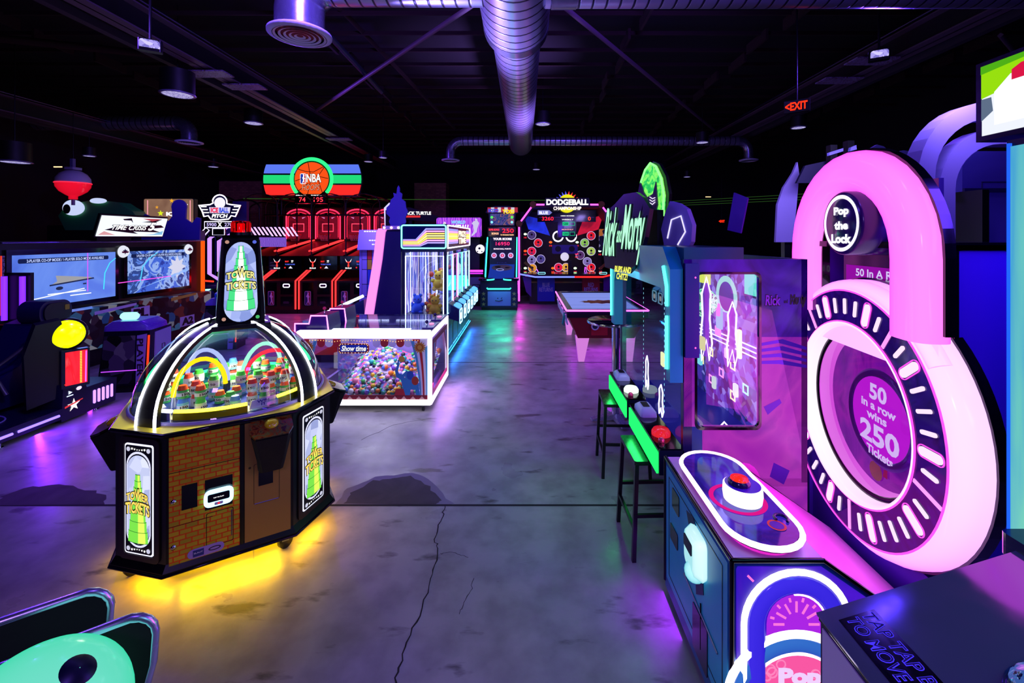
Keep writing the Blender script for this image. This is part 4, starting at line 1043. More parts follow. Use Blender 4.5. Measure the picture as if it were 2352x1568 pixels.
# ================= padlock game (right) =================
def make_padlock():
    OX, OY = 1.6, 2.2
    t = thing('padlock_game', 'giant glowing pink padlock game with a round target window and button pedestal', 'arcade game', (OX, OY, 0))
    fr = F((0, 0, 0), (-.0924, -.9957, 0), (0, 0, 1)); CZ = 1.10
    BODY = ES('#d8b0ec', '#d058f0', 1.85); SHK = ES('#f070dc', '#ec38d8', 1.9); LINE = E('#ff4ad8', 1.5)
    # casing behind
    m = M(); m.rev(fr, [(.4, -.11), (.65, -.11), (.65, -.15), (.4, -.15), (.4, -.11)], GLOSS, 0, CZ, 72, smooth=False)
    m.band(fr, [(.512, 1.57)]+arcp(0, 1.87, .512, 0, 180, 28)+[(-.512, 1.57)], [(.3, 1.57)]+arcp(0, 1.87, .3, 0, 180, 28)+[(-.3, 1.57)], -.085, -.045, GLOSS, False); m.make('back_casing', t)
    b = M(); b.rev(fr, [(.64, -.13), (.64, -.07), (.625, -.03), (.605, -.008), (.585, 0)], BODY, 0, CZ, 72)
    b.flat(fr, [(-.5, 1.40), (.5, 1.40), (.5, 1.535), (.42, 1.575), (.31, 1.61), (.31, 1.66), (.15, 1.70), (0, 1.71), (-.15, 1.70), (-.31, 1.66), (-.31, 1.61), (-.42, 1.575), (-.5, 1.535)], -.03, BODY); b = b.make('lock_body', t)
    m = M(); m.etube(fr, arcp(0, CZ, .605, 35, 145, 20), .035, .05, BODY, -.05); m.make('body_shoulder', b)
    r_ = M(); r_.rev(fr, [(.585, .001), (.43, .001)], ART('target_ring', ['#1c0a5c', '#3a12a0', '#2a0c78', '#5a1cc8'], 5, em=.4, rough=.08, kind='noise', constant=False), 0, CZ, 90)
    r_ = r_.make('target_ring', t)
    ln = M()
    for r0 in (.586, .43): ln.neon(fr, circ(0, CZ, r0, 90), .004, LINE, .004, True)
    for k in range(5):
        a = rad(90-(34+72*k)); c, s_ = cos(a), sin(a)
        p0, p1 = (.44*c, CZ+.44*s_), (.578*c, CZ+.578*s_); nx, ny = -s_*.008, c*.008
        ln.prism(fr, [(p0[0]+nx, p0[1]+ny), (p0[0]-nx, p0[1]-ny), (p1[0]-nx, p1[1]-ny), (p1[0]+nx, p1[1]+ny)], .001, .005, E('#ff86ee', 1.6))
        ln.prism(fr, rrect(-.004, -.004, .004, .004), .001, .002, LINE)
    ln.make('ring_divider', r_)
    sl = {}
    for k in range(5):
        for j in range(7):
            big = j in (1, 5); a = rad(90-(34+72*k+9*(j+1))); c, s_ = cos(a), sin(a)
            hw, r0, r1 = (.0175, .452, .562) if big else (.0085, .468, .546)
            f2 = F(fr(0, CZ, 0), fr.ex*s_-fr.ey*c, fr.ex*c+fr.ey*s_)
            q = M(); q.prism(f2, rrect(-hw, r0, hw, r1, hw, 5), .001, .007, E('#ffffff' if (k, j) == (2, 5) else '#ffd4fa', 1.25 if (k, j) != (2, 5) else 3))
            if big: q.band(f2, rrect(-hw-.008, r0-.008, hw+.008, r1+.008, hw+.006, 5), rrect(-hw-.005, r0-.005, hw+.005, r1+.005, hw+.004, 5), .001, .005, LINE)
            q.make('ring_light', r_)
    # inner funnel, black lip, magenta bowl, window
    m = M(); m.rev(fr, [(.428, .001), (.425, .012), (.415, .005), (.405, -.02), (.4, -.065)], ES('#fff4ff', '#f8b8ff', 1.1), 0, CZ, 72); m.make('inner_collar', t)
    m = M(); m.rev(fr, [(.402, -.065), (.38, -.064), (.375, -.075)], GLOSS, 0, CZ, 60); m.rev(fr, [(.376, -.07), (.36, -.14)], ES('#f060f8', '#ff9cff', .8), 0, CZ, 60); m.make('bowl', t)
    wd = M(); wd.flat(fr, circ(0, CZ, .362, 60), -.135, ART('window_backdrop', ['#3c0a88', '#7a14b8', '#a81cc8', '#4c0a98'], 3, em=.5, rough=.1, kind='noise', constant=False)); wd = wd.make('target_window', t)
    q = M(); q.rev(fr, [(.235, -.13), (.215, -.115), (.19, -.13)], P('#3c3c90', .15, .6), .03, CZ-.03, 48); q.flat(fr, circ(.03, CZ-.03, .2, 48), -.126, E('#c41ce0', .85)); q.make('prize_dial', wd)
    tx = M(); WT = E('#dcd0ff', .95, False)
    for s_, u0, v0, u1, v1 in (('50', -.05, .07, .07, .15), ('in a row', -.11, .02, .13, .06), ('wins', -.07, -.03, .07, .01), ('250', -.12, -.15, .15, -.045), ('Tickets', -.07, -.205, .11, -.16)):
        tx.text(fr, s_, u0+.02, CZ-.02+v0, u1+.02, CZ-.02+v1, WT, -.12, .035)
    tx.make('lettering', wd)
    m = M(); m.flat(fr, circ(.0, CZ-.3, .045, 20), -.13, P('#a8c040', .4)); m.flat(fr, [(.05, CZ-.3), (.08, CZ-.3), (.08, CZ-.24), (.06, CZ-.24)], -.13, P('#c02040', .4)); m.make('sticker', wd)
    M().flat(fr, circ(0, CZ, .378, 48), -.07, GL('#ffe8ff', .1)).make('window_glass', wd)
    # shackle
    p = [(-.405, 1.54)]+[(-.405, 1.54+.32*i/6) for i in range(1, 7)]+[(.405*cos(rad(a)), 1.87+.405*sin(rad(a))) for a in range(170, 9, -10)]+[(.405, 1.86-.32*i/6) for i in range(0, 7)]
    m = M(); n = 22; rings = []
    for i, q in enumerate(p):
        q0, q1 = p[max(0, i-1)], p[min(len(p)-1, i+1)]; dx, dy = q1[0]-q0[0], q1[1]-q0[1]; L = math.hypot(dx, dy); nx, ny = -dy/L, dx/L; R_ = []
        for k in range(n):
            a = 2*pi*k/n; ca, sa = cos(a), sin(a); ca = math.copysign(abs(ca)**.7, ca); sa = math.copysign(abs(sa)**.7, sa)
            R_.append(fr(q[0]+nx*.097*ca, q[1]+ny*.097*ca, -.03+.075*sa))
        rings.append(R_)
    m.loft(rings, SHK); m.make('shackle', t)
    m = M(); m.prism(fr, rect(-.32, 1.5, .32, 2.2), -.19, -.17, P('#1a0a48', .3)); m = m.make('sign_board', t)
    q = M(); q.flat(fr, rect(-.29, 1.5, .31, 1.8), -.165, E('#b414c8', .62)); q.text(fr, '50 In A Row Wins', -.2, 1.745, .32, 1.785, WT, -.16, .02); q.text(fr, '250', -.1, 1.64, .13, 1.72, E('#d840d8', .8), -.16, .03); q.text(fr, 'Tickets', -.08, 1.575, .12, 1.615, WT, -.16, .02); q.flat(fr, star(-.19, 1.69, .035), -.16, WT); q.make('prize_board', m)
    m = M(); m.rev(fr, [(.001, .03), (.15, .03), (.158, .02), (.158, -.17)], P('#2a0c60', .2), .0, 2.02, 48); m = m.make('name_drum', t)
    q = M(); q.rev(fr, [(.14, .033), (.122, .033)], E('#f0e4ff', 1.5), 0, 2.02, 48)
    for i, s_ in enumerate(('Pop', 'the', 'Lock')): hh = (.052, .042, .046)[i]; ww = (.06, .055, .08)[i]; v = (2.062, 2.0, 1.932)[i]; q.text(fr, s_, -ww+.005, v-.012, ww+.005, v-.012+hh, E('#ffffff', 1.5), .034, .05)
    q.make('lettering', m)
    # cabinet behind
    VC = P('#4a20b0', .35); m = M(); m.box(.085, .62, -.47, -.45, .05, 1.90, VC); m.box(.1, .62, .45, .47, .05, 1.9, VC); m.box(.6, .62, -.45, .45, .05, 1.9, VC); m.box(.12, .6, -.45, .45, .05, .5, VC); m.box(.07, .088, -.475, -.462, .05, 1.905, GLOSS); m.box(.06, .63, -.48, -.46, 1.9, 1.92, GLOSS); m.box(.06, .63, -.48, .48, 1.9, 1.93, GLOSS); m.box(.09, .6, -.44, .44, 0, .05, BLK); m.make('cabinet', t)
    # pedestal with sloped bridge
    PX0, PX1, PY0, PY1, PZ = -.83, -.49, -.55, .23, .75
    m = M(); m.prism(FR(0, PY0, 0), [(PX0, .1), (PX0, PZ), (PX1, PZ), (.07, .36), (.07, .05), (PX0, .05)], -(PY1-PY0), 0, P('#1c5a9c', .35)); ped = m.make('pedestal', t)
    m = M(); m.flat(F((PX1, PY0, PZ), (0, 1, 0), (.56, 0, -.39)), rect(0, 0, PY1-PY0, .68)[::-1], -.003, P('#e070d8', .35)); m.box(PX0+.01, PX1, PY0+.01, PY1-.01, PZ, PZ+.004, P('#b8a0e0', .3)); m.make('sloped_bridge', ped)
    m = M()
    for a, b2 in (((PX0, PY0, PZ), (PX0, PY1, PZ)), ((PX0, PY0, PZ), (PX1, PY0, PZ)), ((PX0, PY0, .08), (PX0, PY0, PZ)), ((PX1, PY0, PZ), (.06, PY0, .36)), ((PX1, PY1, PZ), (.06, PY1, .36)), ((PX0, PY1, .08), (PX0, PY1, PZ))): m.tube([a, b2], .009, P('#0c0c18', .1, .5), n=6)
    m.make('edge_trim', ped)
    # left face details
    lf = FL(PX0, 0, 0)    # u = -y
    U = lambda d: OY-d     # depth -> u
    m = M(); m.prism(lf, rect(U(2.40), .12, U(1.68), .72), 0, .003, P('#28b0e0', .3))
    m.band(lf, rect(U(2.36), .16, U(1.72), .68), rect(U(2.355), .164, U(1.725), .676), .003, .0045, BLK)
    for d0, d1, v0, v1 in ((2.3, 2.2, .56, .66), (2.33, 2.22, .38, .46), (2.02, 1.86, .1, .3)): m.prism(lf, rrect(U(d0), v0, U(d1), v1, .01), .003, .007, GLOSS)
    m.prism(lf, [(U(2.1), .66), (U(2.02), .68), (U(1.92), .62), (U(1.9), .42), (U(1.98), .36), (U(2.0), .55), (U(2.06), .6)], .003, .006, P('#0a1848', .3))
    m.neon(lf, [(U(2.13), .34), (U(1.76), .3)], .004, STEEL, .006); m.neon(lf, [(U(1.93), .36), (U(1.93), .16)], .003, BLK, .006); m.flat(lf, circ(U(1.95), .62, .01, 10), .008, CHROME); m.make('side_door', ped)
    c = M(); c.loft([[lf(u, v, w_) for u, v in rrect(U(1.94)-a, .575-b2, U(1.94)+a, .575+b2, .03)] for a, b2, w_ in ((.075, .085, .003), (.08, .09, .02), (.065, .075, .05), (.05, .06, .056))], ES('#d8f4f4', '#48b8c8', 1.2)); c.prism(lf, rrect(U(1.985), .585, U(1.895), .635, .008), .056, .06, P('#15152c', .1)); c = c.make('card_reader', ped)
    c2 = M(); c2.ball(lf(U(1.93), .5, .03), .045, ES('#b8f8ff', '#20a0b8', 1.1), 14); c2.make('reader_base', c)
    # front panel: backlit padlock art
    f = FR(0, PY0-.002, 0); AX = 1.005-OX
    m = M(); m.prism(f, [(PX0+.015, .09), (PX1-.0, .09), (-.1, .09), (-.1, .455), (PX1-.01, PZ-.02), (PX0+.02, PZ-.02), (PX0+.015, PZ-.03)], 0, .004, ART('pedestal_front', ['#2818c8', '#5a1cf0', '#3a14d8', '#8a20f0'], 1.6, em=.72, kind='noise', constant=False)); fp = m.make('front_panel', ped)
    def lockarch(r): return [(-r, .3)]+[(r*cos(rad(a)), .52+r*sin(rad(a))) for a in range(180, -1, -9)]+[(r, .3)]
    m = M(); m.neon(f, [(AX+u, v) for u, v in lockarch(.195)], .012, E('#fff0ff', 3, True), .008); m.make('arch_neon', fp)
    m = M(); m.etube(f, [(AX+u, v) for u, v in lockarch(.15)], .034, .02, ES('#4430f8', '#1408c0', .9), .006); m.make('arch_shackle', fp)
    m = M(); m.flat(f, [(AX+u, v) for u, v in [(-.11, .44)]+[(.11*cos(rad(a)), .52+.11*sin(rad(a))) for a in range(180, -1, -12)]+[(.11, .44)]], .0055, E('#b428f0', .9)); m.neon(f, [(AX-.11, .475), (AX-.1, .45)]+[(AX+.11*cos(rad(a)), .52+.11*sin(rad(a))) for a in range(0, 71, 10)][::-1][:1]+[], .0, LINE, .006) if False else None
    m.flat(f, [(AX-.112, .43), (AX-.1, .475), (AX, .49), (AX+.1, .475), (AX+.112, .43), (AX+.05, .46), (AX-.05, .46)], .007, E('#fff0ff', 2.4)); m.neon(f, [(AX+.112*cos(rad(a)), .52+.112*sin(rad(a))) for a in range(-15, 100, 10)], .004, E('#ffc8ff', 2), .008); m.make('arch_window', fp)
    m = M(); D = E('#ff78e0', 1.0)
    for a in range(0, 181, 15):
        for r0, r1 in ((.225, .255), (.045, .085) if a % 30 == 0 else (.085, .1)):
            c, s_ = cos(rad(a)), sin(rad(a))
            if AX+r1*c < PX0+.03 or .52+r1*s_ > PZ-.03 or (AX+r1*c > PX1 and .52+r1*s_ > PZ-.04-(AX+r1*c-PX1)*.69): continue
            M().prism(f, [(AX+r0*c-s_*.004, .52+r0*s_+c*.004), (AX+r0*c+s_*.004, .52+r0*s_-c*.004), (AX+r1*c+s_*.004, .52+r1*s_-c*.004), (AX+r1*c-s_*.004, .52+r1*s_+c*.004)], .0055, .0075, D).make('ray_dash', fp)
    DZ_ = .225
    m = M(); m.neon(f, [(AX+.262*cos(rad(a)), DZ_+.262*sin(rad(a))) for a in range(0, 181, 6)], .014, E('#fff0ff', 2.6, True), .008)
    m.rev(f, [(.245, .004), (.235, .016), (.205, .02), (.195, .008)], ES('#3878d8', '#1c1cb0', .9), AX, DZ_, 60, 0, 360)
    m.neon(f, circ(AX, DZ_, .19, 60), .005, E('#ffe8ff', 2.4), .01, True); m = m.make('lock_disc_rim', fp)
    m = M(); m.flat(f, circ(AX, DZ_, .188, 48), .006, E('#ff5aa8', .95))
    rr = random.Random(2)
    for k in range(26):
        a, q = rr.uniform(0, 6.28), rr.uniform(.03, .165); m.neon(f, circ(AX+q*cos(a), DZ_+q*sin(a), rr.uniform(.008, .02), 12), .0025, E('#ff86c0', 1.0), .008, True)
    m = m.make('lock_disc', fp)
    m = M(); m.text(f, 'Pop', AX-.07, .285, AX+.09, .365, E('#e8c8ff', 1.1), .012, .06); m.text(f, 'the Lock', AX-.12, .16, AX+.12, .235, E('#e8c8ff', 1.1), .012, .06); m.make('lettering', fp)
    # stadium pod
    SX0, SX1 = .795-OX, 1.095-OX; sy0, sy1 = 1.64-OY, 2.38-OY; hw = (SX1-SX0)/2; cx = (SX0+SX1)/2
    def stad(r, n=14): return [(cx+r*cos(rad(a)), sy1-hw+r*sin(rad(a))) for a in [180*i/n for i in range(n+1)]]+[(cx+r*cos(rad(a)), sy0+hw+r*sin(rad(a))) for a in [180+180*i/n for i in range(n+1)]]
    m = M(); m.prism(FU(), stad(hw-.03), PZ, .785, E('#ff30e0', .8)); m.prism(FU(), stad(hw), .782, .80, P('#200a50', .2)); pod = m.make('button_pod', t)
    m = M(); m.tube([Vector((x, y, .798)) for x, y in stad(hw)], .011, E('#ffd8f8', 2.4, True), closed=True, n=8); m.make('pod_rim_light', pod)
    m = M(); m.flat(FU(), stad(hw-.012), .8015, ART('pod_print2', ['#2a1cc0', '#4428e0', '#2c1898', '#3c20c8'], 4, em=.6, rough=.06, kind='noise', constant=False))
    bx, by = cx+.0, OY and 1.985-OY; by = 1.95-OY
    m.rev(FU(), [(.118, .803), (.098, .803)], E('#e81890', .95), bx-.01, by, 40); 
    m.flat(FU(), circ(cx+.06, sy0+.13, .035, 20), .8035, P('#e05a20', .4)); m.neon(FU(), arcp(cx+.1, sy0+.17, .025, -60, 200, 10), .006, P('#1a1050', .3), .806) ; m.flat(FU(), circ(cx+.06, sy0+.13, .026, 20), .804, P('#3820a0', .4)); m.make('pod_print', pod)
    m = M(); m.rev(FU(), [(.078, .802), (.082, .83), (.08, .862), (.072, .868)], ES('#ffffff', '#ffc8ff', 1.5), bx+.012, by, 36); m.flat(FU(), circ(bx+.012, by, .073, 32), .868, P('#4a2cc0', .2)); dr = m.make('button_drum', pod)
    m = M(); m.rev(FU(), [(.046, .868), (.046, .878), (.038, .888)], P('#30105c', .15), bx, by+.005, 28); m.rev(FU(), [(.038, .88), (.036, .893), (.02, .9), (.001, .902)], ES('#ff3010', '#ff0838', 1.2), bx, by+.005, 28); m.make('red_button', dr)
    for x, y in ((PX0+.06, PY0+.06), (PX0+.06, PY1-.06), (-.05, PY0+.06)): M().cyl((x, y), .025, 0, .06, BLK, n=12).make('foot', ped)
    m = M(); m.tube([(PX0+.02, PY1+.005, .2), (PX0+.02, PY1+.005, .34)], .01, E('#ff5ae8', 2)); m.make('rear_light_strip', ped)
    area('lock_glow', (OX-.12, OY-.05, 1.1), (OX-1.5, OY-.02, .8), .9, 7, '#ff5cf4')
    area('lock_glow', (1.5, 1.85, 1.2), (1.15, 2.5, 1.1), .4, 2.5, '#f040ff', 1.0)
    area('under_glow', (OX-.88, OY+.1, .12), (OX-1.2, OY+.1, 0), .3, 1.1, '#a020ff')
    area('side_wash', (1.95, 1.1, 2.3), (1.95, 1.7, 1.3), .25, 20, '#5a34ff', 1.2)  # violet wash added for the cabinet side; no lamp stands here
make_padlock()

# ================= tall glass pusher with portal topper =================
def make_portal():
    t = thing('portal_pusher', 'tall teal glass-fronted ticket game with purple end panel and two green consoles', 'arcade game', (.897, 3.324, -.236), -90); t.scale = (1.121,)*3; ZF = .2105  # enlarged about the camera together with its topper; location and scale are the result
    HW, H, DP = .735, 1.84, .62
    TEAL = P('#1cb0b8', .3); GRN = E('#1ee060', 1.7, True)
    m = M(); m.box(-HW, HW-.02, .2, DP, ZF+.06, .72, P('#0a0f28', .3)); m.box(-HW, HW, 0, DP, .7, .74, BLK); m.make('base', t)
    m = M(); m.box(-HW, HW, DP-.03, DP, .72, H, P('#1a1850', .4)); m.make('back_panel', t)
    e = F((HW, 0, 0), (0, 1, 0), (0, 0, 1)); pan = M()
    WU0, WV0, WU1, WV1 = .065, 1.0, .375, 1.765
    sky = ART('self_lit_space_upper', ['#3a08b0', '#5010d8', '#2c0690', '#6a18e0', '#8a20d8'], 2.2, em=.55, kind='noise', constant=False, rough=.3)  # vinyl print glows by itself in place of the padlock's light
    pk = ART('self_lit_space_lower', ['#c828e0', '#e040e8', '#a020d0', '#d838d8'], 2.4, em=.5, kind='noise', constant=False, rough=.3)  # same glow put into the lower print for padlock light
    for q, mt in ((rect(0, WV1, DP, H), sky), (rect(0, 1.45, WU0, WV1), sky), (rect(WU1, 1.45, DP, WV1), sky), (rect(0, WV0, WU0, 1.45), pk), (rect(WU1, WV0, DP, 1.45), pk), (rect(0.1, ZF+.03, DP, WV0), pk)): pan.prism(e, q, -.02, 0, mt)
    for k in range(4): pan.flat(e, [(WU1+.01, 1.42-.03*k), (WU1+.12, 1.44-.035*k), (DP-.005, 1.40-.03*k), (DP-.005, 1.385-.03*k), (WU1+.1, 1.42-.035*k), (WU1+.01, 1.405-.03*k)], .0015, P('#3010a0', .4))
    pan.flat(e, [(.43, .75), (.5, .71), (.53, .78), (.45, .82)], .0015, P('#3c1290', .4)); pan.flat(e, [(.3, .62), (.4, .57), (.46, .62), (.4, .66)], .0015, P('#6a18b0', .4)); pan.flat(e, circ(.53, .55, .05, 16), .0015, P('#701ca8', .4))
    pan.flat(e, [(.4, 1.1), (.48, 1.14), (.49, 1.12), (.42, 1.06)], .0015, P('#3a1290', .4)); pan.flat(e, circ(.3, .7, .09, 20, .12), .001, P('#f05cd8', .4))
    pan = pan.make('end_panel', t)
    q = M(); q.band(e, rrect(WU0-.012, WV0-.015, WU1+.012, WV1+.012, .03), rrect(WU0, WV0, WU1, WV1, .025), -.01, .006, GLOSS); q.make('window_frame', pan)
    q = M(); q.text(e, 'Rick', .405, 1.605, .485, 1.665, P('#0c0428', .4), .002, .1, .1); q.text(e, 'and', .5, 1.62, .52, 1.64, P('#0c0428', .4), .002, .05); q.text(e, 'Morty', .53, 1.6, .615, 1.665, P('#0c0428', .4), .002, .1, .1)
    q.text(e, 'Rick', .408, 1.609, .482, 1.661, P('#9438e8', .4), .003, .02, .1); q.make('title_print', pan)
    q = M(); q.flat(e, rect(WU0, WV0, WU1, WV1), -.004, GL('#f0e8ff', .2)); q.make('window_glass', pan)
    # inside: playfield wall, lit pillars, portal, boxes
    m = M(); m.flat(FR(0, DP-.04, 0), rect(-HW+.02, .75, HW-.02, 1.76), 0, ART('pusher_back', ['#1c1c60', '#3a3aa8', '#5860c8', '#283088', '#8890e0', '#20205c', '#4a30a8'], 20, em=.9, rough=.4)); m.box(-HW+.02, HW-.02, .02, DP-.04, .74, .77, P('#3838a8', .2)); m = m.make('playfield', t)
    q = M(); b = FR(0, DP-.05, 0); W2 = E('#e8e8ff', 1.5, False)
    for k in range(7):
        for j in range(3):
            if (k+j) % 2: u, v = -.5+.17*k, .88+.1*j; q.band(b, rect(u, v, u+.07, v+.06), rect(u+.012, v+.01, u+.058, v+.05), 0, .004, E(['#f0f0a0', '#ffa0e0', '#a0f0ff'][(k*j+k) % 3], 1.4))
    for j in range(3): q.flat(b, [(-.7, 1.2+.03*j), (.7, 1.24+.03*j), (.7, 1.25+.03*j), (-.7, 1.21+.03*j)], .002, W2)
    q.flat(b, rect(-.6, 1.6, -.3, 1.74), .002, E('#d8f060', 1.2)); q.flat(b, rect(.2, 1.6, .5, 1.74), .002, E('#60e8c8', 1.2)); q.flat(b, circ(-.05, 1.55, .16, 24, .14), .002, E('#9cf0d0', 1.1)); q.flat(b, circ(-.05, 1.55, .11, 24, .1), .003, P('#20306c', .3)); q.flat(b, rect(-.7, 1.38, .7, 1.44), .0025, P('#a8b0d8', .4)); q.make('playfield_print', m)
    m = M(); rr = random.Random(5); f = FR(0, 0, 0)
    for k in range(16):
        u = rr.uniform(-HW+.06, HW-.1); y = rr.uniform(.12, DP-.1); z0 = rr.uniform(.9, 1.5); m.prism(FR(0, y, 0), rrect(u, z0, u+rr.uniform(.03, .08), z0+rr.uniform(.05, .16), .01), -.01, 0, E(rr.choice(['#c8f0d0', '#f0f0a8', '#d8c8ff', '#ff90e0', '#80e8e8']), rr.uniform(.8, 1.5)))
    for k in range(12): 
        z = .86+.03*k
    for yy, uu in ((.1, .5), (.1, .1), (.1, -.4)):
        for k in range(22): m.flat(FR(0, yy, 0), rect(uu, .82+.035*k, uu+.008, .835+.035*k), 0, E('#9cf0ff', 1.6, False))
    m.make('playfield_lights', t, kind='stuff')
    m = M(); m.rev(F((0, 0, 0), (0, 1, 0), (0, 0, 1)).at(.27, 1.56, .3), [(.001, 0), (.06, 0), (.085, .01)], ART('portal_swirl', ['#1c6c48', '#60f0a0', '#c8ffd8', '#288858', '#a030c0'], 26, em=1.2, kind='noise'), n=30); m.make('portal_disc', t)
    for k, (u, y, z0, z1, w_) in enumerate(((.62, .16, 1.3, 1.74, .05), (.55, .33, 1.25, 1.6, .05), (.63, .25, .82, .98, .06), (-.3, .1, .84, 1.08, .07), (.1, .08, .8, 1.0, .08))):
        g = F((u, y, 0), (0, 1, 0), (0, 0, 1)) if k < 3 else FR(u, y, 0); q = M(); h_ = z1-z0
        q.neon(g, [(-w_*.5, z0), (-w_*.6, z0+h_*.3), (-w_*.4, z0+h_*.55), (-w_*.5, z0+h_*.8), (0, z1), (w_*.45, z0+h_*.8), (w_*.35, z0+h_*.5), (w_*.6, z0+h_*.2), (w_*.3, z0), (0, z0+h_*.25)], .005, E('#f0e8ff', 2), 0, True); q.flat(g, rrect(-w_*.35, z0+.02, w_*.3, z1-.03, .02), -.002, P('#8878c8', .4)); q.make('acrylic_cutout', t)
    g = M(); g.flat(f, rect(-HW+.03, .74, HW-.05, 1.66), .0, GL('#eaf0ff', .1)); g.make('front_glass', t)
    m = M()
    for u in (-HW, HW-.03): m.box(u, u+.03, -.005, .04, .7, H, P('#141848', .25))
    m.box(-HW, HW, -.03, .0, .7, .745, BLK); m.make('glass_frame', t)
    # teal hood with angled corner pods and cyan light strips
    m = M(); m.prism(f, [(-HW-.04, 1.24), (-HW-.04, 1.80), (-HW+.04, 1.9), (HW-.12, 1.9), (HW-.0, 1.79), (HW-.0, 1.22), (HW-.06, 1.22), (HW-.08, 1.62), (HW-.16, 1.68), (-HW+.14, 1.68), (-HW+.08, 1.6), (-HW+.08, 1.24)], 0, .07, TEAL); m.box(-HW, HW, 0, .3, H, 1.9, P('#0a4a60', .3)); hd = m.make('teal_hood', t)
    for pth in ([(-HW-.015, 1.3), (-HW-.015, 1.72), (-HW+.02, 1.78)], [(HW-.09, 1.80), (HW-.035, 1.7), (HW-.035, 1.6)], [(HW-.035, 1.55), (HW-.035, 1.28)]): M().neon(f, pth, .01, E('#50f0e8', 2.6), .075).make('cyan_light_strip', hd)
    m = M(); m.prism(e, rect(0, 1.35, .07, 1.82), 0, .02, P('#2a2480', .3)); m.flat(e, circ(.05, 1.75, .005, 8), .021, E('#ff5cc8', 1.5)); m.flat(e, circ(.05, 1.4, .005, 8), .021, E('#ff5cc8', 1.5)); m.make('side_bracket', t)
    # consoles
    for k, (u0, u1) in enumerate(((-.55, .04), (.12, .735))):
        c = M(); zt = .88; c.box(u0, u1, -.125, 0, .755, zt, P('#0c1830', .3)); c = c.make('console', t)
        m = M(); m.prism(FR(0, -.125, 0), rect(u0+.01, .76, u1-.01, .865), 0, .01, GRN); m.make('green_light_bar', c)
        m = M(); m.prism(FR(0, -.12, 0), rect(u0+.2, .795, u1-.12, .825), .012, .013, E('#a0ffc0', 1.6)); m.make('bar_lettering', c)
        m = M(); m.prism(FU(), rrect(u0, -.13, u1, .0, .01), zt, zt+.008, GLOSS); m.make('console_top', c)
        m = M(); m.rev(FU(), [(.05, .888), (.05, .905), (.04, .92), (.001, .925)], E('#e8fff0', 1.3) if k == 0 else ES('#ff2838', '#c80828', .8), u0+.45, -.065, 24); m.make('push_button', c)
        m = M(); m.loft([[Vector((x, y, z)) for x, y in rrect(u0+.14-a, -.065-b_, u0+.14+a, -.065+b_, .02)] for a, b_, z in ((.09, .05, .888), (.085, .048, .91), (.06, .03, .93))], P('#b8c8e8', .2), smooth=True); m.prism(FU(), rrect(u0+.09, -.085, u0+.17, -.045, .005), .93, .932, BLK); m.make('card_reader', c)
        m = M(); m.ball((u0+.54, -.09, .895), .018, P('#ff6080', .1, .6), 10); m.make('small_button', c)
    m = M()
    for u in (-.3, .42): m.prism(FR(u, .2, 0), rrect(-.05, .5, .03, .64, .01), 0, .03, E('#30f0a0', .9)); 
    m.make('ticket_door_light', t)
    for x in (-HW+.06, HW-.06):
        for y in (.26, DP-.06): M().cyl((x, y), .02, ZF, ZF+.07, CHROME, n=10).make('foot', t)
    # topper sign
    tt = thing('portal_topper', 'tilted title board with green glowing portal and lilac cloud on the teal game', 'topper sign', (.97, 3.42, 1.82), -70); tt.scale = (1.121,)*3
    f = F((.0, -.2, 0), (1, 0, 0), (0, .12, 1)); U_ = 1
    m = M(); m.prism(f, [(-.3, .02), (-.33, .3), (-.2, .36), (-.1, .42), (.05, .42), (.13, .38), (.22, .3), (.2, .12), (.14, -.05), (.05, -.12), (-.25, -.1)], -.03, 0, P('#101028', .3)); tb = m.make('title_board', tt)
    m = M()
    for dx, mt, bo in ((.006, P('#0a2a30', .3), .09), (0, E('#a8f8c8', 1.35, False), .02)):
        w_ = .004+(.004 if dx == 0 else 0)
        m.text(f, 'Rick', -.29-dx, -.02-dx, -.13+dx, .33+dx, mt, w_, bo); m.text(f, 'and', -.12, .08, -.06, .2, mt, w_, bo); m.text(f, 'Morty', -.05-dx, -.06-dx, .19+dx, .34+dx, mt, w_, bo)
    m.text(f, 'BLIPS AND\nCHITZ!', -.1, -.17, .1, -.08, E('#f0f060', 1.2), .01, .04); m.make('lettering', tb)
    m = M(); g = FR(-.07, .06, -.02); op = [(-.13, .28), (-.135, .42), (-.11, .54), (-.06, .62), (0, .66), (.06, .63), (.12, .54), (.15, .42), (.14, .28)]
    m.prism(g, [(u*1.15+.01, v*1.02) for u, v in op][::-1], -.03, -.005, BLK); m.prism(g, op[::-1], -.005, .01, ART('portal_green', ['#0c7030', '#20d050', '#90ff60', '#18a040'], 16, em=1.1, kind='noise', constant=False)); m.neon(g, op, .008, E('#70ff70', 2.4), .012); m.make('green_portal', tt)
    m = M(); c_ = [(.16, .1), (.13, .2), (.17, .3), (.22, .38), (.3, .36), (.38, .32), (.43, .22), (.42, .12), (.36, .04), (.27, .02), (.2, .04)]; m.prism(FR(-.03, .02, -.03), c_[::-1], -.02, .01, P('#aaa0ff', .4))
    m.neon(FR(-.03, .02, -.03), [(.2, .14), (.24, .26), (.33, .28), (.37, .18), (.3, .1)], .005, E('#e0d8ff', 1.2), .012); m.make('lilac_cloud', tt)
    m = M(); m.prism(FR(-.08, .04, 0), [(-.1, .3), (-.14, .42), (-.1, .52), (-.06, .44), (-.02, .4), (.05, .42), (.08, .5), (.1, .34), (.06, .25), (-.06, .25)][::-1], -.02, .0, P('#4a2468', .3)); 
    for q in ((-.05, .36), (.05, .36)):
        for j in range(3): m.neon(FR(-.08, .04, 0), [(q[0]-.03, q[1]+.02*j), (q[0], q[1]-.015+.02*j), (q[0]+.03, q[1]+.015*j)], .003, E('#e8e0ff', 1.4), .004)
    m.make('purple_crest', tt)
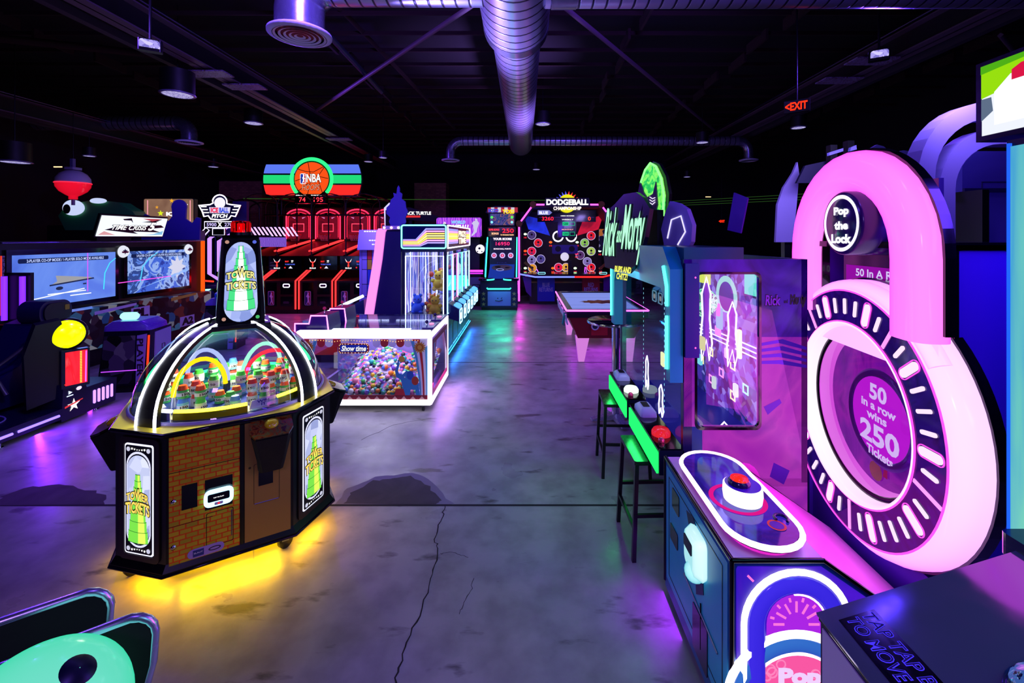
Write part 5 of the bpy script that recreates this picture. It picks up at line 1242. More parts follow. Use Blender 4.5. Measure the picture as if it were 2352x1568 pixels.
    M().prism(FR(.5, .2, 0), [(-.02, .16), (.08, .14), (.13, .34), (.03, .38)], -.01, 0, P('#5a18c0', .4)).make('violet_card', tt)
    M().box(-.12, .1, -.02, .03, -.02, .3, BLK).make('bracket', tt)
    area('pusher_light', (1.2, 3.32, 1.7), (1.2, 3.32, .8), 1.3, 8, '#c8c8ff', .3)
    area('console_glow', (.74, 2.85, .66), (.3, 2.85, .2), .5, 2.2, '#30ff70', .08); area('console_glow', (.74, 3.6, .66), (.3, 3.6, .2), .5, 2.2, '#30ff70', .08)
make_portal()

# ================= bar stools, pub table =================
def make_stool(lbl, x, y, rot):
    t = thing('bar_stool', lbl, 'stool', (x, y, 0), rot, 'black metal stools at the green consoles')
    MB = P('#101018', .35); h, a = .57, .18
    m = M(); m.prism(FU(), rrect(-.18, -.18, .18, .18, .015), h, h+.025, P('#15181a', .25)); m.make('seat', t, bevel=.004)
    for sx in (-1, 1):
        for sy in (-1, 1):
            m = M(); m.loft([[Vector((sx*q+dx, sy*q+dy, z)) for dx, dy in ((-.012, -.012), (.012, -.012), (.012, .012), (-.012, .012))] for q, z in ((.19, 0), (.165, h))], MB, smooth=False); m.make('leg', t)
    for sx, sy in ((0, -1), (0, 1), (-1, 0), (1, 0)):
        m = M(); z = .18 if sx else .26; q = .183
        if sy: m.box(-q, q, sy*q-.009, sy*q+.009, z, z+.02, MB)
        else: m.box(sx*q-.009, sx*q+.009, -q, q, z, z+.02, MB)
        m.make('stretcher', t)
    return t
make_stool('nearer black metal stool, by the red-button console', .84, 2.87, 2)
make_stool('farther black metal stool, beside the chrome table post', .83, 3.78, -2)
t = thing('pub_table', 'round bar table with chrome post between the air hockey table and the stools', 'table', (.97, 4.74, 0))
m = M(); m.rev(FU(), [(.001, 1.04), (.29, 1.04), (.3, 1.045), (.3, 1.065), (.29, 1.07), (.001, 1.07)], P('#16121f', .12), n=44); m.make('table_top', t)
M().rev(FU(), [(.3, 1.043), (.304, 1.055), (.3, 1.068)], CHROME, n=44).make('metal_edge', t)
M().cyl((0, 0), .038, .06, 1.04, CHROME, n=24).make('post', t)
for a in (10, 100, 190, 280):
    c, s_ = cos(rad(a)), sin(rad(a)); m = M(); m.loft([[Vector((c*r-s_*w_, s_*r+c*w_, z0)), Vector((c*r+s_*w_, s_*r-c*w_, z0)), Vector((c*r+s_*w_, s_*r-c*w_, z1)), Vector((c*r-s_*w_, s_*r+c*w_, z1))] for r, w_, z0, z1 in ((.02, .04, .02, .08), (.27, .035, .02, .04))], P('#b0a8d0', .25, .5), smooth=False); m.make('foot', t)

# ================= air hockey =================
def make_hockey():
    t = thing('air_hockey_table', 'air hockey table with pink light rails and an orange emblem on its pale top', 'game table', (1.27, 6.8, 0))
    HX, L, Z = .62, 2.35, .83
    m = M(); m.loft([[Vector((x, y, z)) for x, y in ((-q, -p), (q, -p), (q, L+p), (-q, L+p))] for q, p, z in ((.44, -.12, .38), (.5, -.06, .52), (HX-.02, -.02, .74))], P('#8c1420', .4), smooth=False)
    m.make('body', t)
    m = M(); m.box(-HX, HX, 0, L, .72, Z-.05, P('#10101c', .3)); m.make('apron', t)
    m = M(); m.flat(FR(0, -.001, 0), rect(-.25, .45, .0, .68), .0, P('#c01c2c', .4)); m.flat(FR(0, -.03, 0), circ(-.2, .6, .06, 20), .03, P('#c8c8d8', .4)); m.flat(FR(0, -.03, 0), circ(-.2, .6, .04, 20), .032, P('#2c2c40', .4)); m.make('league_badge', t)
    lp = M()
    for k in range(4): lp.prism(F((-HX+.06+.0, 0, 0), (0, -1, 0), (.16, 0, -.9)).at(0, 0, 0), rect(-.35-.5*k, -.76, -.05-.5*k, -.6) , .05, .07, P('#d8d0e8', .4))
    lp.make('side_decal', t)
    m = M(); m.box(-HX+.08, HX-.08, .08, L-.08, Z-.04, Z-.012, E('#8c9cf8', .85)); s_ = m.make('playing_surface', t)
    m = M(); f = FU(0, 0, Z-.011)
    rr = random.Random(4); P2 = [(.1+.42*cos(a)*(1 if i % 2 else .8), 1.0+.24*sin(a)*(1 if i % 2 else .7)) for i, a in enumerate([2*pi*k/26 for k in range(26)])]
    m.flat(f, P2, .001, P('#d08828', .4)); m.flat(f, [(u*.7+.05, .3+v*.7) for u, v in P2], .002, P('#e8b040', .4)); m.flat(f, circ(.15, .95, .1, 20, .06), .003, P('#302838', .4))
    for y in (.3, .62, 1.55, 1.95): m.flat(f, rect(-HX+.08, y, HX-.08, y+.012), .0008, P('#4858b0', .4))
    m.make('surface_print', s_)
    for nm, (x0, x1, y0, y1) in {'left_rail': (-HX, -HX+.09, 0, L), 'right_rail': (HX-.09, HX, 0, L), 'near_rail': (-HX+.09, HX-.09, 0, .09), 'far_rail': (-HX+.09, HX-.09, L-.09, L)}.items(): M().box(x0, x1, y0, y1, Z-.05, Z+.01, P('#1c1030', .2)).make(nm, t)
    for pth in ([(-HX-.008, L, Z), (-HX-.008, .0, Z)], [(-HX, -.008, Z), (HX, -.008, Z)], [(HX+.008, 0, Z), (HX+.008, L, Z)]): M().tube(pth, .014, E('#ff64f8', 3.2, True)).make('rail_light', t)
    for x in (-.36, .36):
        for y in (.22, L-.22):
            sx = 1 if x > 0 else -1; m = M(); m.loft([[Vector((x+dx, y+dy, z)) for dx, dy in ((-w_, -.05), (w_, -.05), (w_, .05), (-w_, .05))] for w_, z, x in ((.11, .4, x), (.045, .0, x+.02*sx))], ES('#f090f8', '#c050f0', .75, False), smooth=False); m.make('leg', t)  # white legs: the pink light on them is put in as emission
    m = M(); m.tube([(-HX-.02, .15, .78), (-HX-.05, .15, .6), (-HX-.02, .3, .55)], .02, P('#20a088', .3)); m.make('ticket_holder', t)
    m = M(); m.cyl((0, 0), .05, 0, .018, P('#5a1428', .3), n=24); m.cyl((0, 0), .022, .018, .055, P('#5a1428', .3), n=16)
    solo(m.make('air_hockey_mallet'), 'dark red mallet lying on the air hockey table', 'mallet', (1.5, 7.25, Z-.009))
make_hockey()
area('hockey_glow', (1.27, 7.4, .36), (1.27, 7.3, 0), 1.0, 9, '#c83cff')
# ================= dodgeball booth (back centre) =================
def make_dodge():
    t = thing('ball_throw_booth', 'wide dark ball-throwing booth framed by pink light tubes with orange corner joints', 'arcade game', (1.22, 12.75, 0))
    f = FR(); PK = E('#ff4cf0', 3, True); HW, TOP = 1.38, 2.89; OR = P('#b0622a', .5)
    m = M(); m.box(-HW+.02, HW-.02, 1.9, 2.0, .3, TOP-.1, P('#08060e', .5)); m.prism(f, [(-HW+.02, 1.0), (-HW+.02, 2.35), (-HW+.4, TOP-.03), (HW-.4, TOP-.03), (HW-.02, 2.35), (HW-.02, 1.0), (HW-.06, 1.0), (HW-.06, 2.33), (HW-.42, TOP-.08), (-HW+.42, TOP-.08), (-HW+.06, 2.33), (-HW+.06, 1.0)][::-1], -1.95, -.02, P('#0a0812', .5)); m.box(-HW+.3, HW-.3, .25, 1.7, 0, .62, BLK); m.make('booth', t)
    for nm, p in (('pink_tube', [(-HW, .12), (-HW, 2.3)]), ('pink_tube', [(HW, .12), (HW, 2.3)]), ('pink_tube', [(-HW+.03, 2.38), (-HW+.37, TOP-.05)]), ('pink_tube', [(HW-.03, 2.38), (HW-.37, TOP-.05)]), ('pink_tube', [(-HW+.45, TOP), (-.5, TOP)]), ('pink_tube', [(.5, TOP), (HW-.45, TOP)])):
        m = M(); m.neon(f, p, .024, PK, 0); m.make(nm, t)
    for u, v in ((-HW, 2.34), (HW, 2.34), (-HW+.4, TOP-.0), (HW-.4, TOP-.0)):
        m = M(); m.prism(f, [(u+.1*cos(k)*(1 if k % 2 < 1 else .85), v+.1*sin(k)) for k in [i*2*pi/9 for i in range(9)]], -.05, .05, OR); m.make('corner_joint', t)
    # counter
    m = M(); cpts = [(-HW+.02, .35), (-HW+.02, 0), (-HW+.45, -.5), (HW-.45, -.5), (HW-.02, 0), (HW-.02, .35)]
    m.prism(FU(), cpts, .84, .93, P('#140c18', .2)); m.flat(FU(), [(u*.9, v*.8) for u, v in cpts], .935, P('#241418', .15)); c = m.make('counter', t)
    m = M(); m.tube([(-HW, .3, .9), (-HW, 0, .9), (-HW+.45, -.52, .86), (.15, -.52, .86)], .022, E('#6a78ff', 2)); m.make('blue_edge_tube', c)
    m = M(); m.tube([(.15, -.52, .86), (HW-.45, -.52, .86), (HW, 0, .9), (HW, .1, 1.15)], .022, E('#ff2020', 2.6)); m.make('red_edge_tube', c)
    m = M(); 
    for u in (-.75, .95): m.neon(FR(0, -.48, .0), rrect(u-.1, .935, u+.1, .985, .02), .008, E('#8ce8ff', 1.6), 0, True)
    m.make('slot_light', c)
    for s_ in (-1, 1):
        m = M(); m.prism(FR(0, .25, 0), [(s_*1.25, 1.2), (s_*1.2, 1.25), (s_*.95, 1.05), (s_*1.0, 1.0)][::s_], -.03, 0, OR); m.make('orange_brace', t)
        m = M(); m.prism(FR(0, -.1, 0), [(s_*(HW-.1), .84), (s_*(HW-.35), .84), (s_*(HW-.35), .25), (s_*(HW-.2), .4)][::-s_], -.04, 0, P('#5a20a0', .4)); m.make('side_panel', t)
    for u, c_, tx in ((-.6, '#1a28c8', 'BLUE\nRETURNS'), (.7, '#a01824', 'RED\nRETURNS')):
        m = M(); m.prism(FR(0, .1, 0), rect(u-.25, .1, u+.25, .78), -.1, 0, P(c_, .4)); m.text(FR(0, .1, 0), tx, u-.2, .38, u+.2, .64, P('#b0a8e0', .4), .003, .03); m.make('ball_return_sign', t)
    # marquee
    m = M(); m.rev(f, [(.001, .05), (.26, .05), (.26, -.05)], E('#e8e020', 1.1), 0, TOP+.03, 30); q = m.make('ball_logo', t)
    m = M(); m.prism(f, [(-.66, 2.85), (-.62, 3.08), (.62, 3.08), (.66, 2.85), (.3, 2.8), (-.3, 2.8)][::-1], .05, .07, P('#1a1830', .4)); m.text(f, 'DODGEBALL', -.6, 2.87, .6, 3.04, E('#ffffff', 1.3), .08, .05); m.text(f, 'CHAMPIONSHIP', -.4, 2.73, .4, 2.83, E('#fff0f0', 1.3), .08, .04)
    for k in range(8):
        a = 30+k*17; m.prism(f, [(.26*cos(rad(a-6)), TOP+.03+.26*sin(rad(a-6))), (.26*cos(rad(a+6)), TOP+.03+.26*sin(rad(a+6))), (.36*cos(rad(a)), TOP+.03+.36*sin(rad(a)))], 0, .03, E('#ff4040' if a < 90 else '#5a5aff', 1))
    m.make('title_board', t)
    # score board inside
    g = FR(0, .15, 0); m = M(); m.prism(g, rect(-.85, 2.4, .85, 2.74), -.04, 0, GLOSS)
    m.prism(g, [(-.84, 2.6), (-.84, 2.74), (-.5, 2.74), (-.42, 2.67), (-.5, 2.6)][::-1], 0, .01, E('#7878c8', 1)); m.text(g, 'BLUE', -.8, 2.62, -.54, 2.71, E('#e0e0ff', 1.3), .014, .05)
    m.text(g, '3260', -.72, 2.44, -.38, 2.55, E('#ff2038', 1.8), .004, .01); m.text(g, '0', .62, 2.44, .7, 2.55, E('#ff4028', 1.8), .004, .01)
    m.text(g, 'HIGH SCORES', -.17, 2.56, .22, 2.59, E('#ffffff', 1.4), .004, .03)
    for v, tx, c_ in ((2.45, 'WEEKLY', '#ffffff'), (2.16, 'MONTHLY', '#ffb0b0')):
        m.text(g, tx, -.14, v, .2, v+.035, E(c_, 1.2), .004, .03); m.flat(g, rect(-.12, v-.16, .06, v-.05), .004, E('#20d890', 1)); m.band(g, rect(.09, v-.16, .24, v-.05), rect(.1, v-.15, .23, v-.06), .003, .006, E('#20d890', 1)); m.text(g, '1250', -.1, v-.14, .04, v-.07, P('#084028', .4), .006, .03)
    m.prism(g, rect(-.26, 1.95, .28, 2.4), -.04, -.002, GLOSS); m.make('score_board', t)
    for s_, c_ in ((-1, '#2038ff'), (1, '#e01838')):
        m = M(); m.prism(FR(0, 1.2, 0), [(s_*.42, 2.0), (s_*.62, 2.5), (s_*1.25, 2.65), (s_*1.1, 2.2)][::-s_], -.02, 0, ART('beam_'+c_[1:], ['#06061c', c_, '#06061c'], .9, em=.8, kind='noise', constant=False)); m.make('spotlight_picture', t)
    # targets
    T = [(-1.0, 2.02, '#4a3878'), (-.8, 1.78, '#f01c2c'), (-1.0, 1.52, '#f01848'), (-1.0, 1.25, '#8878c0'), (-.98, 1.0, '#f0a030'), (-.72, 1.28, '#4a4090'), (.84, 2.0, '#f01c2c'), (.64, 1.78, '#90c858'), (.84, 1.52, '#b8d860'), (.72, 1.2, '#8878c0'), (.84, 1.02, '#f01828'), (-.17, 1.02, '#f01848'), (.06, 1.02, '#f0b040'), (.5, 1.4, '#5a3470')]
    for i, (u, v, c_) in enumerate(T):
        m = M(); h = FR(0, 1.0, 0); m.rev(h, [(.001, .02), (.115, .02), (.14, -.03)], ES(c_, '#201030', .9, False), u, v, 20); m.flat(h, circ(u, v+.02, .035, 12), .024, P('#2a1820', .5)); m.flat(h, circ(u, v-.06, .045, 12, .025), .024, P('#e8d8d0', .4)); m.neon(h, circ(u, v, .13, 20), .008, E('#d8c8ff', .9), .0, True); m.make('round_target', t)
    for i, (u, v, c_) in enumerate([(-1.2, 2.05, '#c8ffb8'), (-1.2, 1.53, '#ff4018'), (-1.2, 1.0, '#c8ffb8'), (-.42, 1.8, '#ff5418'), (-.35, 1.0, '#ff5418'), (.4, 1.8, '#c8ffb8'), (.34, 1.0, '#c8ffb8'), (1.1, 1.53, '#c8ffc8'), (1.12, 1.0, '#ff5418'), (.38, 1.45, '#ff2848')]):
        m = M(); m.ball((u, .95, v), .05, E(c_, 2.2), 10, rz=.035); m.text(FR(0, .92, 0), '10', u-.04, v-.13, u+.04, v-.08, E('#ff3040', 1.2), .003, .02); m.make('target_lamp', t)
    m = M(); h = FR(0, .8, 0)
    for u in (-.2, .2): m.neon(h, circ(u*1.0, 1.98, .15, 20), .022, E('#f0e8ff', 2.2), 0, True)
    m.make('ring_light', t)
    m = M(); m.prism(h, rrect(-.38, 1.45, .4, 1.72, .04), -.04, 0, P('#5c4aa8', .3))
    for u, v, r_ in ((-.2, 1.6, .09), (.22, 1.6, .09)): m.flat(h, circ(u, v, r_, 16), .003, BLK)
    m.rev(h, [(.001, .05), (.06, .05), (.13, .02)], ES('#e8e0ff', '#8878d8', .9, False), 0, 1.36, 24); m.make('centre_robot', t)
    m = M(); L = E('#c050ff', 2.2); m.neon(h, [(-.85, .98), (-.76, .82), (-.3, .82)], .014, L); m.neon(h, [(.3, .82), (.62, .82)], .014, L); m.neon(h, [(.75, 1.1), (.78, .95), (1.0, .85), (1.35, .85)], .012, E('#ff6a50', 2)); m.neon(h, [(.62, 1.05), (.58, .6)], .01, L); m.neon(h, [(.64, 1.05), (.72, .6)], .01, L); m.make('floor_light_line', t)
    m = M(); m.prism(FR(0, .6, 0), rect(1.02, 1.55, 1.22, 2.2), -.03, 0, ART('poster_dark', ['#0a0a20', '#3c30a0', '#e08030', '#101030', '#b0a0e0'], 9, em=.5)); m.make('side_poster', t)
    m = M(); m.box(.0, .1, -.3, -.25, .9, 1.3, BLK); m.make('dark_post', t)
    area('booth_light', (1.22, 13.6, 2.7), (1.22, 14, .9), 1.6, 14, '#8a50ff')
make_dodge()

# ================= face toss tower =================
def make_toss():
    t = thing('toss_game', 'narrow teal-lit bean-toss tower with red score digits and a round clown face', 'arcade game', (-.69, 11.9, 0))
    f = FR(); GR = E('#38f0c0', 2.6, True); W_ = .5
    m = M(); m.box(-W_, W_, .0, 1.6, .08, .8, P('#101848', .4)); m.make('base', t); M().box(-W_+.03, W_-.03, .03, 1.5, 0, .08, BLK).make('kick_plate', t)
    m = M(); m.box(-.32, .42, .9, 1.4, .8, 2.28, P('#221c48', .4)); m.box(-.36, .44, .75, 1.1, 1.98, 2.24, GLOSS); up = m.make('tower', t)
    g = FR(0, .75, 0)
    m = M(); m.text(g, '250', .05, 2.08, .38, 2.2, E('#ff2038', 2), .003, .01); m.text(g, 'SUPER BONUS', -.33, 2.14, -.03, 2.2, E('#ff3c58', 1.4), .003, .04); m.text(g, 'BONUS', -.25, 2.03, -.05, 2.09, E('#ffb890', 1.4), .003, .05); m.text(g, 'TO WIN BONUS TICKETS', .0, 2.0, .38, 2.04, E('#ffc890', 1.3), .003, .04)
    h = FR(0, .88, 0); m.text(h, 'YOUR SCORE', -.22, 1.87, .32, 1.94, E('#fff0ff', 1.4), .003, .05); m.prism(h, rect(-.16, 1.68, .28, 1.85), 0, .003, P('#2a1440', .3)); m.text(h, '16950', -.14, 1.72, .26, 1.82, E('#ff2870', 1.8), .006, .01); m.text(h, 'BONUS BALL POINTS', -.2, 1.6, .3, 1.64, E('#ffe8ff', 1.2), .003, .04)
    m.text(h, 'FOUL', -.1, 1.2, .2, 1.24, P('#5a50a0', .4), .003, .02)
    m.make('score_display', up)
    m = M()
    for k, u in enumerate((-.19, .05, .29)): m.rev(h, [(.08, .01), (.05, .012)], E('#c8b8ff', 1.2), u, 1.43, 20); m.flat(h, circ(u, 1.43, .05, 16), .01, E('#d82060', .8)); m.text(h, '0', u-.02, 1.4, u+.02, 1.46, E('#ff90c0', 1.4), .014, .03)
    m.make('pocket_ring', up)
    m = M(); r_ = F((0, .1, .86), (1, 0, 0), (0, .75, .3)); m.prism(r_, rect(-.3, 0, .4, .85), -.03, 0, E('#2848d0', .55, False)); m.flat(r_, circ(.05, .62, .29, 30, .2), .003, P('#9a7c80', .5))
    for u, v, a, b in ((-.07, .66, .09, .05), (.2, .62, .07, .04), (.0, .48, .09, .05)): m.flat(r_, circ(u, v, a, 18, b), .006, BLK)
    m.neon(r_, [(u, v) for u, v in circ(.0, .48, .1, 20, .06)], .008, E('#a0a8ff', 1), .006, True); m.make('face_ramp', t)
    for s_ in (-1, 1):
        m = M(); x = .05+s_*.42; m.tube([(x, .1, .88), (x, .8, 1.95)], .02, GR); m.make('teal_side_tube', t)
        m = M(); c_ = s_*.36+.0; m.rev(FU(), [(.001, .86), (.2, .86), (.2, .8)], P('#141030', .2), s_*.34, -.02, 24); m.tube([(s_*.34+.21*cos(rad(a)), -.02+.21*sin(rad(a)), .83) for a in range(170 if s_ > 0 else -80, 371-100 if s_ > 0 else 11, 20)], .018, GR); m.make('round_ball_tray', t)
    m = M(); m.prism(F((-.4, .2, .9), (0, 1, 0), (0, 0, 1)), [(0, 0), (.55, .35), (.55, .9), (.45, .9)], -.01, 0, P('#6a90f0', .3)); m.make('side_screen', t)
    m = M(); m.neon(f, [(-.32, .6), (-.3, .57), (.3, .57), (.32, .6)], .02, GR); m.make('teal_front_tube', t)
    m = M(); m.prism(f, rect(-.3, .12, .32, .5), 0, .01, P('#8478e0', .4)); m.neon(f, [(-.1, .26), (0, .24), (.1, .27)], .01, BLK, .012); m.neon(f, [(.06, .3), (.08, .34)], .008, BLK, .012); m.flat(f, circ(-.03, .32, .015, 10), .012, BLK); m.make('door_panel', t)
    m = M()
    for s_ in (-1, 1):
        for v in (.16, .3, .44): m.flat(f, star(s_*.41, v, .06), .003, P('#b08868', .5))
    m.make('star_print', t)
    m = M(); m.prism(FR(0, .7, 0), [(-.3, 2.28), (-.34, 2.62), (-.42, 2.66), (-.36, 2.78), (-.15, 2.84), (.25, 2.84), (.46, 2.78), (.52, 2.66), (.44, 2.62), (.4, 2.28)][::-1], -.2, 0, P('#1a2050', .4)); q = m.make('marquee', t)
    h = FR(0, .69, 0); m = M(); m.prism(h, rect(-.29, 2.3, .39, 2.62), 0, .005, ART('clown_marquee', ['#203080', '#5a50a0', '#284888', '#a06878', '#303890'], 5, em=.7, kind='noise')); 
    for i in range(9): m.flat(h, rect(-.36+.095*i, 2.66, -.265+.095*i, 2.8), .002, E(['#c03048', '#e8e0f0'][i % 2], .8))
    for u in (-.24, .33):
        for v, c_ in ((2.52, '#40ff50'), (2.38, '#70c8f8')): m.ball((u, .67, v), .035, E(c_, 2), 8)
    m.text(h, 'BOZO', -.34, 2.66, -.05, 2.76, E('#4050e0', 1), .008, .07); m.text(h, 'TOSS', .06, 2.62, .4, 2.74, E('#ffd020', 1.3), .008, .05); m.make('lettering', q)
make_toss()
area('teal_glow', (-.66, 11.7, .75), (-.66, 10.9, 0), .6, 8, '#30ffc0')
area('pink_glow', (-.16, 12.6, .8), (-.16, 11.5, 0), .1, 8, '#ff30f0', 1.2)

# ================= small games left of the toss tower =================
t = thing('football_game', 'purple rounded sports sign above a dark game with a magenta bar', 'arcade game', (-1.84, 12.6, 0))
m = M(); m.box(-.62, .6, 0, 1.2, 0, 1.0, BLK); m.box(-.6, .5, .6, .9, 1.0, 1.9, P('#141a40', .4)); m.make('cabinet', t)
m = M(); f = FR(); m.prism(f, rrect(-.68, 1.93, .64, 2.53, .07), -.12, .0, P('#0c0818', .3)); m = m.make('sign_box', t)
q = M(); q.prism(f, rrect(-.66, 1.96, .62, 2.51, .06), 0, .01, ART('sport_sign', ['#8030e0', '#c048f0', '#e070f8', '#9838e8'], 2.6, em=1.0, kind='wave', constant=False)); q.text(f, 'WORLD', -.24, 2.33, .16, 2.43, E('#80c8ff', 1.2), .014, .06, .2)
q.text(f, 'FOOTBALL', -.45, 2.16, .28, 2.31, E('#ffffff', 1.2), .014, .05, .2)
q.flat(f, [(.32, 2.0), (.4, 2.12), (.38, 2.3), (.34, 2.34), (.38, 2.4), (.44, 2.42), (.43, 2.48), (.49, 2.48), (.5, 2.42), (.55, 2.36), (.5, 2.2), (.48, 2.1), (.36, 1.99)][::-1], .012, E('#d0c8f0', 1)); q.flat(f, [(-.64, 2.2), (-.58, 2.32), (-.5, 2.3), (-.44, 2.4), (-.38, 2.36), (-.42, 2.24), (-.5, 2.18)][::-1], .012, E('#e8d8f0', 1)); q.make('sign_print', m)
m = M(); m.rev(f, [(.001, .03), (.13, .03), (.15, 0)], E('#f0ecff', 1.3), .58, 1.62, 24); m.neon(f, circ(.58, 1.62, .14, 24), .012, BLK, .03, True); m.flat(f, circ(.56, 1.64, .035, 6), .034, BLK); m.flat(f, circ(.63, 1.55, .02, 6), .034, BLK); m.flat(f, circ(.51, 1.55, .02, 6), .034, BLK); m.make('ball_badge', t)
m = M(); m.tube([(.3, -.03, 1.0), (.66, -.03, 1.0)], .03, E('#ff38d8', 2.6)); m.tube([(.3, -.03, .93), (.66, -.03, .93)], .016, E('#c830ff', 1.8)); m.make('magenta_bar', t)
m = M(); m.prism(f, rect(.3, .35, .6, .82), 0, .01, P('#9a90c8', .4)); m.prism(f, rect(.36, .42, .58, .62), .01, .012, P('#20143c', .4)); m.text(f, 'EXTRA\nTIME\nBONUS', .38, .44, .56, .6, P('#c0b8f0', .4), .014, .04); m.make('framed_card', t)
t = thing('title_sign', 'dark slanting title sign half hidden behind the striped marquee', 'lit sign', (-3.4, 13.2, 0))
m = M(); m.prism(FR(), [(-.5, 2.5), (-.5, 2.85), (.0, 2.84), (.9, 2.55), (.9, 2.4)][::-1], -.1, 0, P('#141428', .4)); m.box(-.05, .05, 0, .1, 0, 2.45, BLK); s_ = m.make('sign_board', t)
m = M(); m.text(FR(), 'OUTBACK TURTLE', -.48, 2.62, .62, 2.72, E('#ffffff', 1.2), .004, .04); m.prism(FR(), rect(-.2, 2.54, .3, 2.6), .002, .004, E('#e03038', 1)); m.make('lettering', s_)

# ================= pitching game with wing logo =================
def make_pitch():
    t = thing('pitching_game', 'pitching booth of nested lilac light frames with a winged baseball logo', 'arcade game', (-6.7, 10.5, 0))
    f = FR(); LV = E('#b480ff', 1.6, True)
    m = M(); m.box(-1.02, -.25, .6, .7, .4, 2.85, P('#2c1c78', .5)); m.prism(f, [(-1.04, .9), (-1.04, 2.75), (-.85, 2.85), (-.6, 2.85), (-.6, 2.4), (-.9, 2.2), (-.9, .9)][::-1], -.7, -.6, P('#4438a8', .4)); m.make('side_wing', t)
    for k in range(4):
        o = .145*k; y = .08+.12*k; g = FR(0, y, 0)
        m = M(); p = [(-.5+o*.9, .85+o*1.0), (-.86+o, 1.08+o*.35), (-.86+o, 1.92-o*.4), (-.42+o*.9, 2.25-o*.9)]
        q = [(u+.085, v) if i in (1, 2) else (u+.09, v+(.035 if i == 0 else -.05)) for i, (u, v) in enumerate(p)]
        m.band(g, p, q, -.03, 0, LV, False); m.make('frame_light', t)
    m = M(); g = FR(0, .3, 0)
    for k in range(11): u = -.0+.1*k; m.flat(g, [(u, 2.2), (u+.05, 2.2), (u+.2, 1.98), (u+.15, 1.98)][::-1], 0, E('#d8b0ff', 1.6))
    m.flat(g, rect(-.1, 1.72, .9, 1.95), -.01, ART('lilac_grille', ['#5a30b0', '#b080f0', '#7c50d0'], 9, em=.9, kind='wave')); m.make('hatched_top_light', t)
    # logo
    m = M(); h = FR(0, -.05, 0); z = 2.6
    outline = [(-.96, z+.1), (-.7, z+.12), (-.62, z+.16)]+arcp(-.47, z+.18, .17, 170, 10, 8)+[(-.3, z+.14), (-.2, z+.12), (.02, z+.1), (-.05, z-.05), (-.1, z-.16), (-.2, z-.14), (-.26, z-.22), (-.47, z-.24), (-.68, z-.22), (-.74, z-.14), (-.84, z-.16), (-.88, z-.04)]
    m.prism(h, outline, -.05, 0, P('#12123a', .3)); m.neon(h, outline, .015, E('#f0e8ff', 2.4), .01, True)
    m.flat(h, circ(-.47, z+.16, .13, 24), .004, E('#e8e4ff', 1.2)); m.prism(h, [(-.72, z+.06), (-.22, z+.06), (-.24, z-.08), (-.7, z-.08)], .004, .006, E('#d8d0f0', 1.1)); m.text(h, 'ICE', -.68, z-.07, -.5, z+.05, E('#e02048', 1.2), .01, .05); m.text(h, 'BALL', -.48, z-.07, -.26, z+.05, E('#3048d0', 1.2), .01, .05)
    m.text(h, 'PITCH', -.66, z-.19, -.28, z-.1, E('#ffffff', 1.5), .01, .04, .2)
    for sx in (0, 1):
        for k in range(3): 
            a = -.92+.03*k if sx == 0 else -.14-.03*k; m.flat(h, rect(a, z+.06-.07*k, a+.14, z+.085-.07*k), .006, E('#ffffff', 1.3))
    m.make('winged_logo', t)
    m = M(); m.prism(h, rect(-.83, z-.42, -.14, z-.28), -.05, 0, GLOSS); m.neon(h, rect(-.83, z-.42, -.14, z-.28), .01, E('#e0d8ff', 2), .004, True); m.text(h, '5900', -.78, z-.39, -.55, z-.31, E('#c8b8ff', 1.3), .004, .01); m.text(h, 'X', -.52, z-.4, -.42, z-.3, E('#ffffff', 1.3), .004, .05); m.text(h, '270', -.36, z-.39, -.18, z-.31, E('#c8b8ff', 1.3), .004, .01)
    for q in ([(-1.0, z-.62), (-.92, z-.7), (-.72, z-.48), (-.8, z-.42)], [(-.64, z-.6), (-.36, z-.6), (-.36, z-.44), (-.64, z-.44)]): m.prism(h, q, -.05, 0, GLOSS); m.neon(h, q, .01, E('#e0d8ff', 2), .004, True)
    m.make('speed_display', t)
    m = M(); m.prism(FU(), circ(-.75, .0, .5, 24), .78, .84, P('#2a1c50', .2)); m.box(-1.0, -.3, -.2, .5, .0, .78, BLK); m.make('counter', t)
    m = M(); m.prism(h, rrect(-.92, .4, -.5, .72, .06), -.1, .18, P('#4a3c98', .3)); m.prism(F((-.72, -.25, .73), (1, 0, 0), (0, .7, .7)), rrect(-.14, 0, .14, .1, .04), -.02, .02, E('#a0ffe0', 1.8)); m.make('card_reader', t)
    M().tube([(-1.05, -.1, .9), (-.7, -.25, .95), (-.5, -.22, .93)], .02, E('#ff3020', 2)).make('red_edge_light', t)
    area('lilac_glow', (-6.2, 10.6, 2.1), (-5.9, 10.2, 0), .8, 10, '#a050ff')
make_pitch()

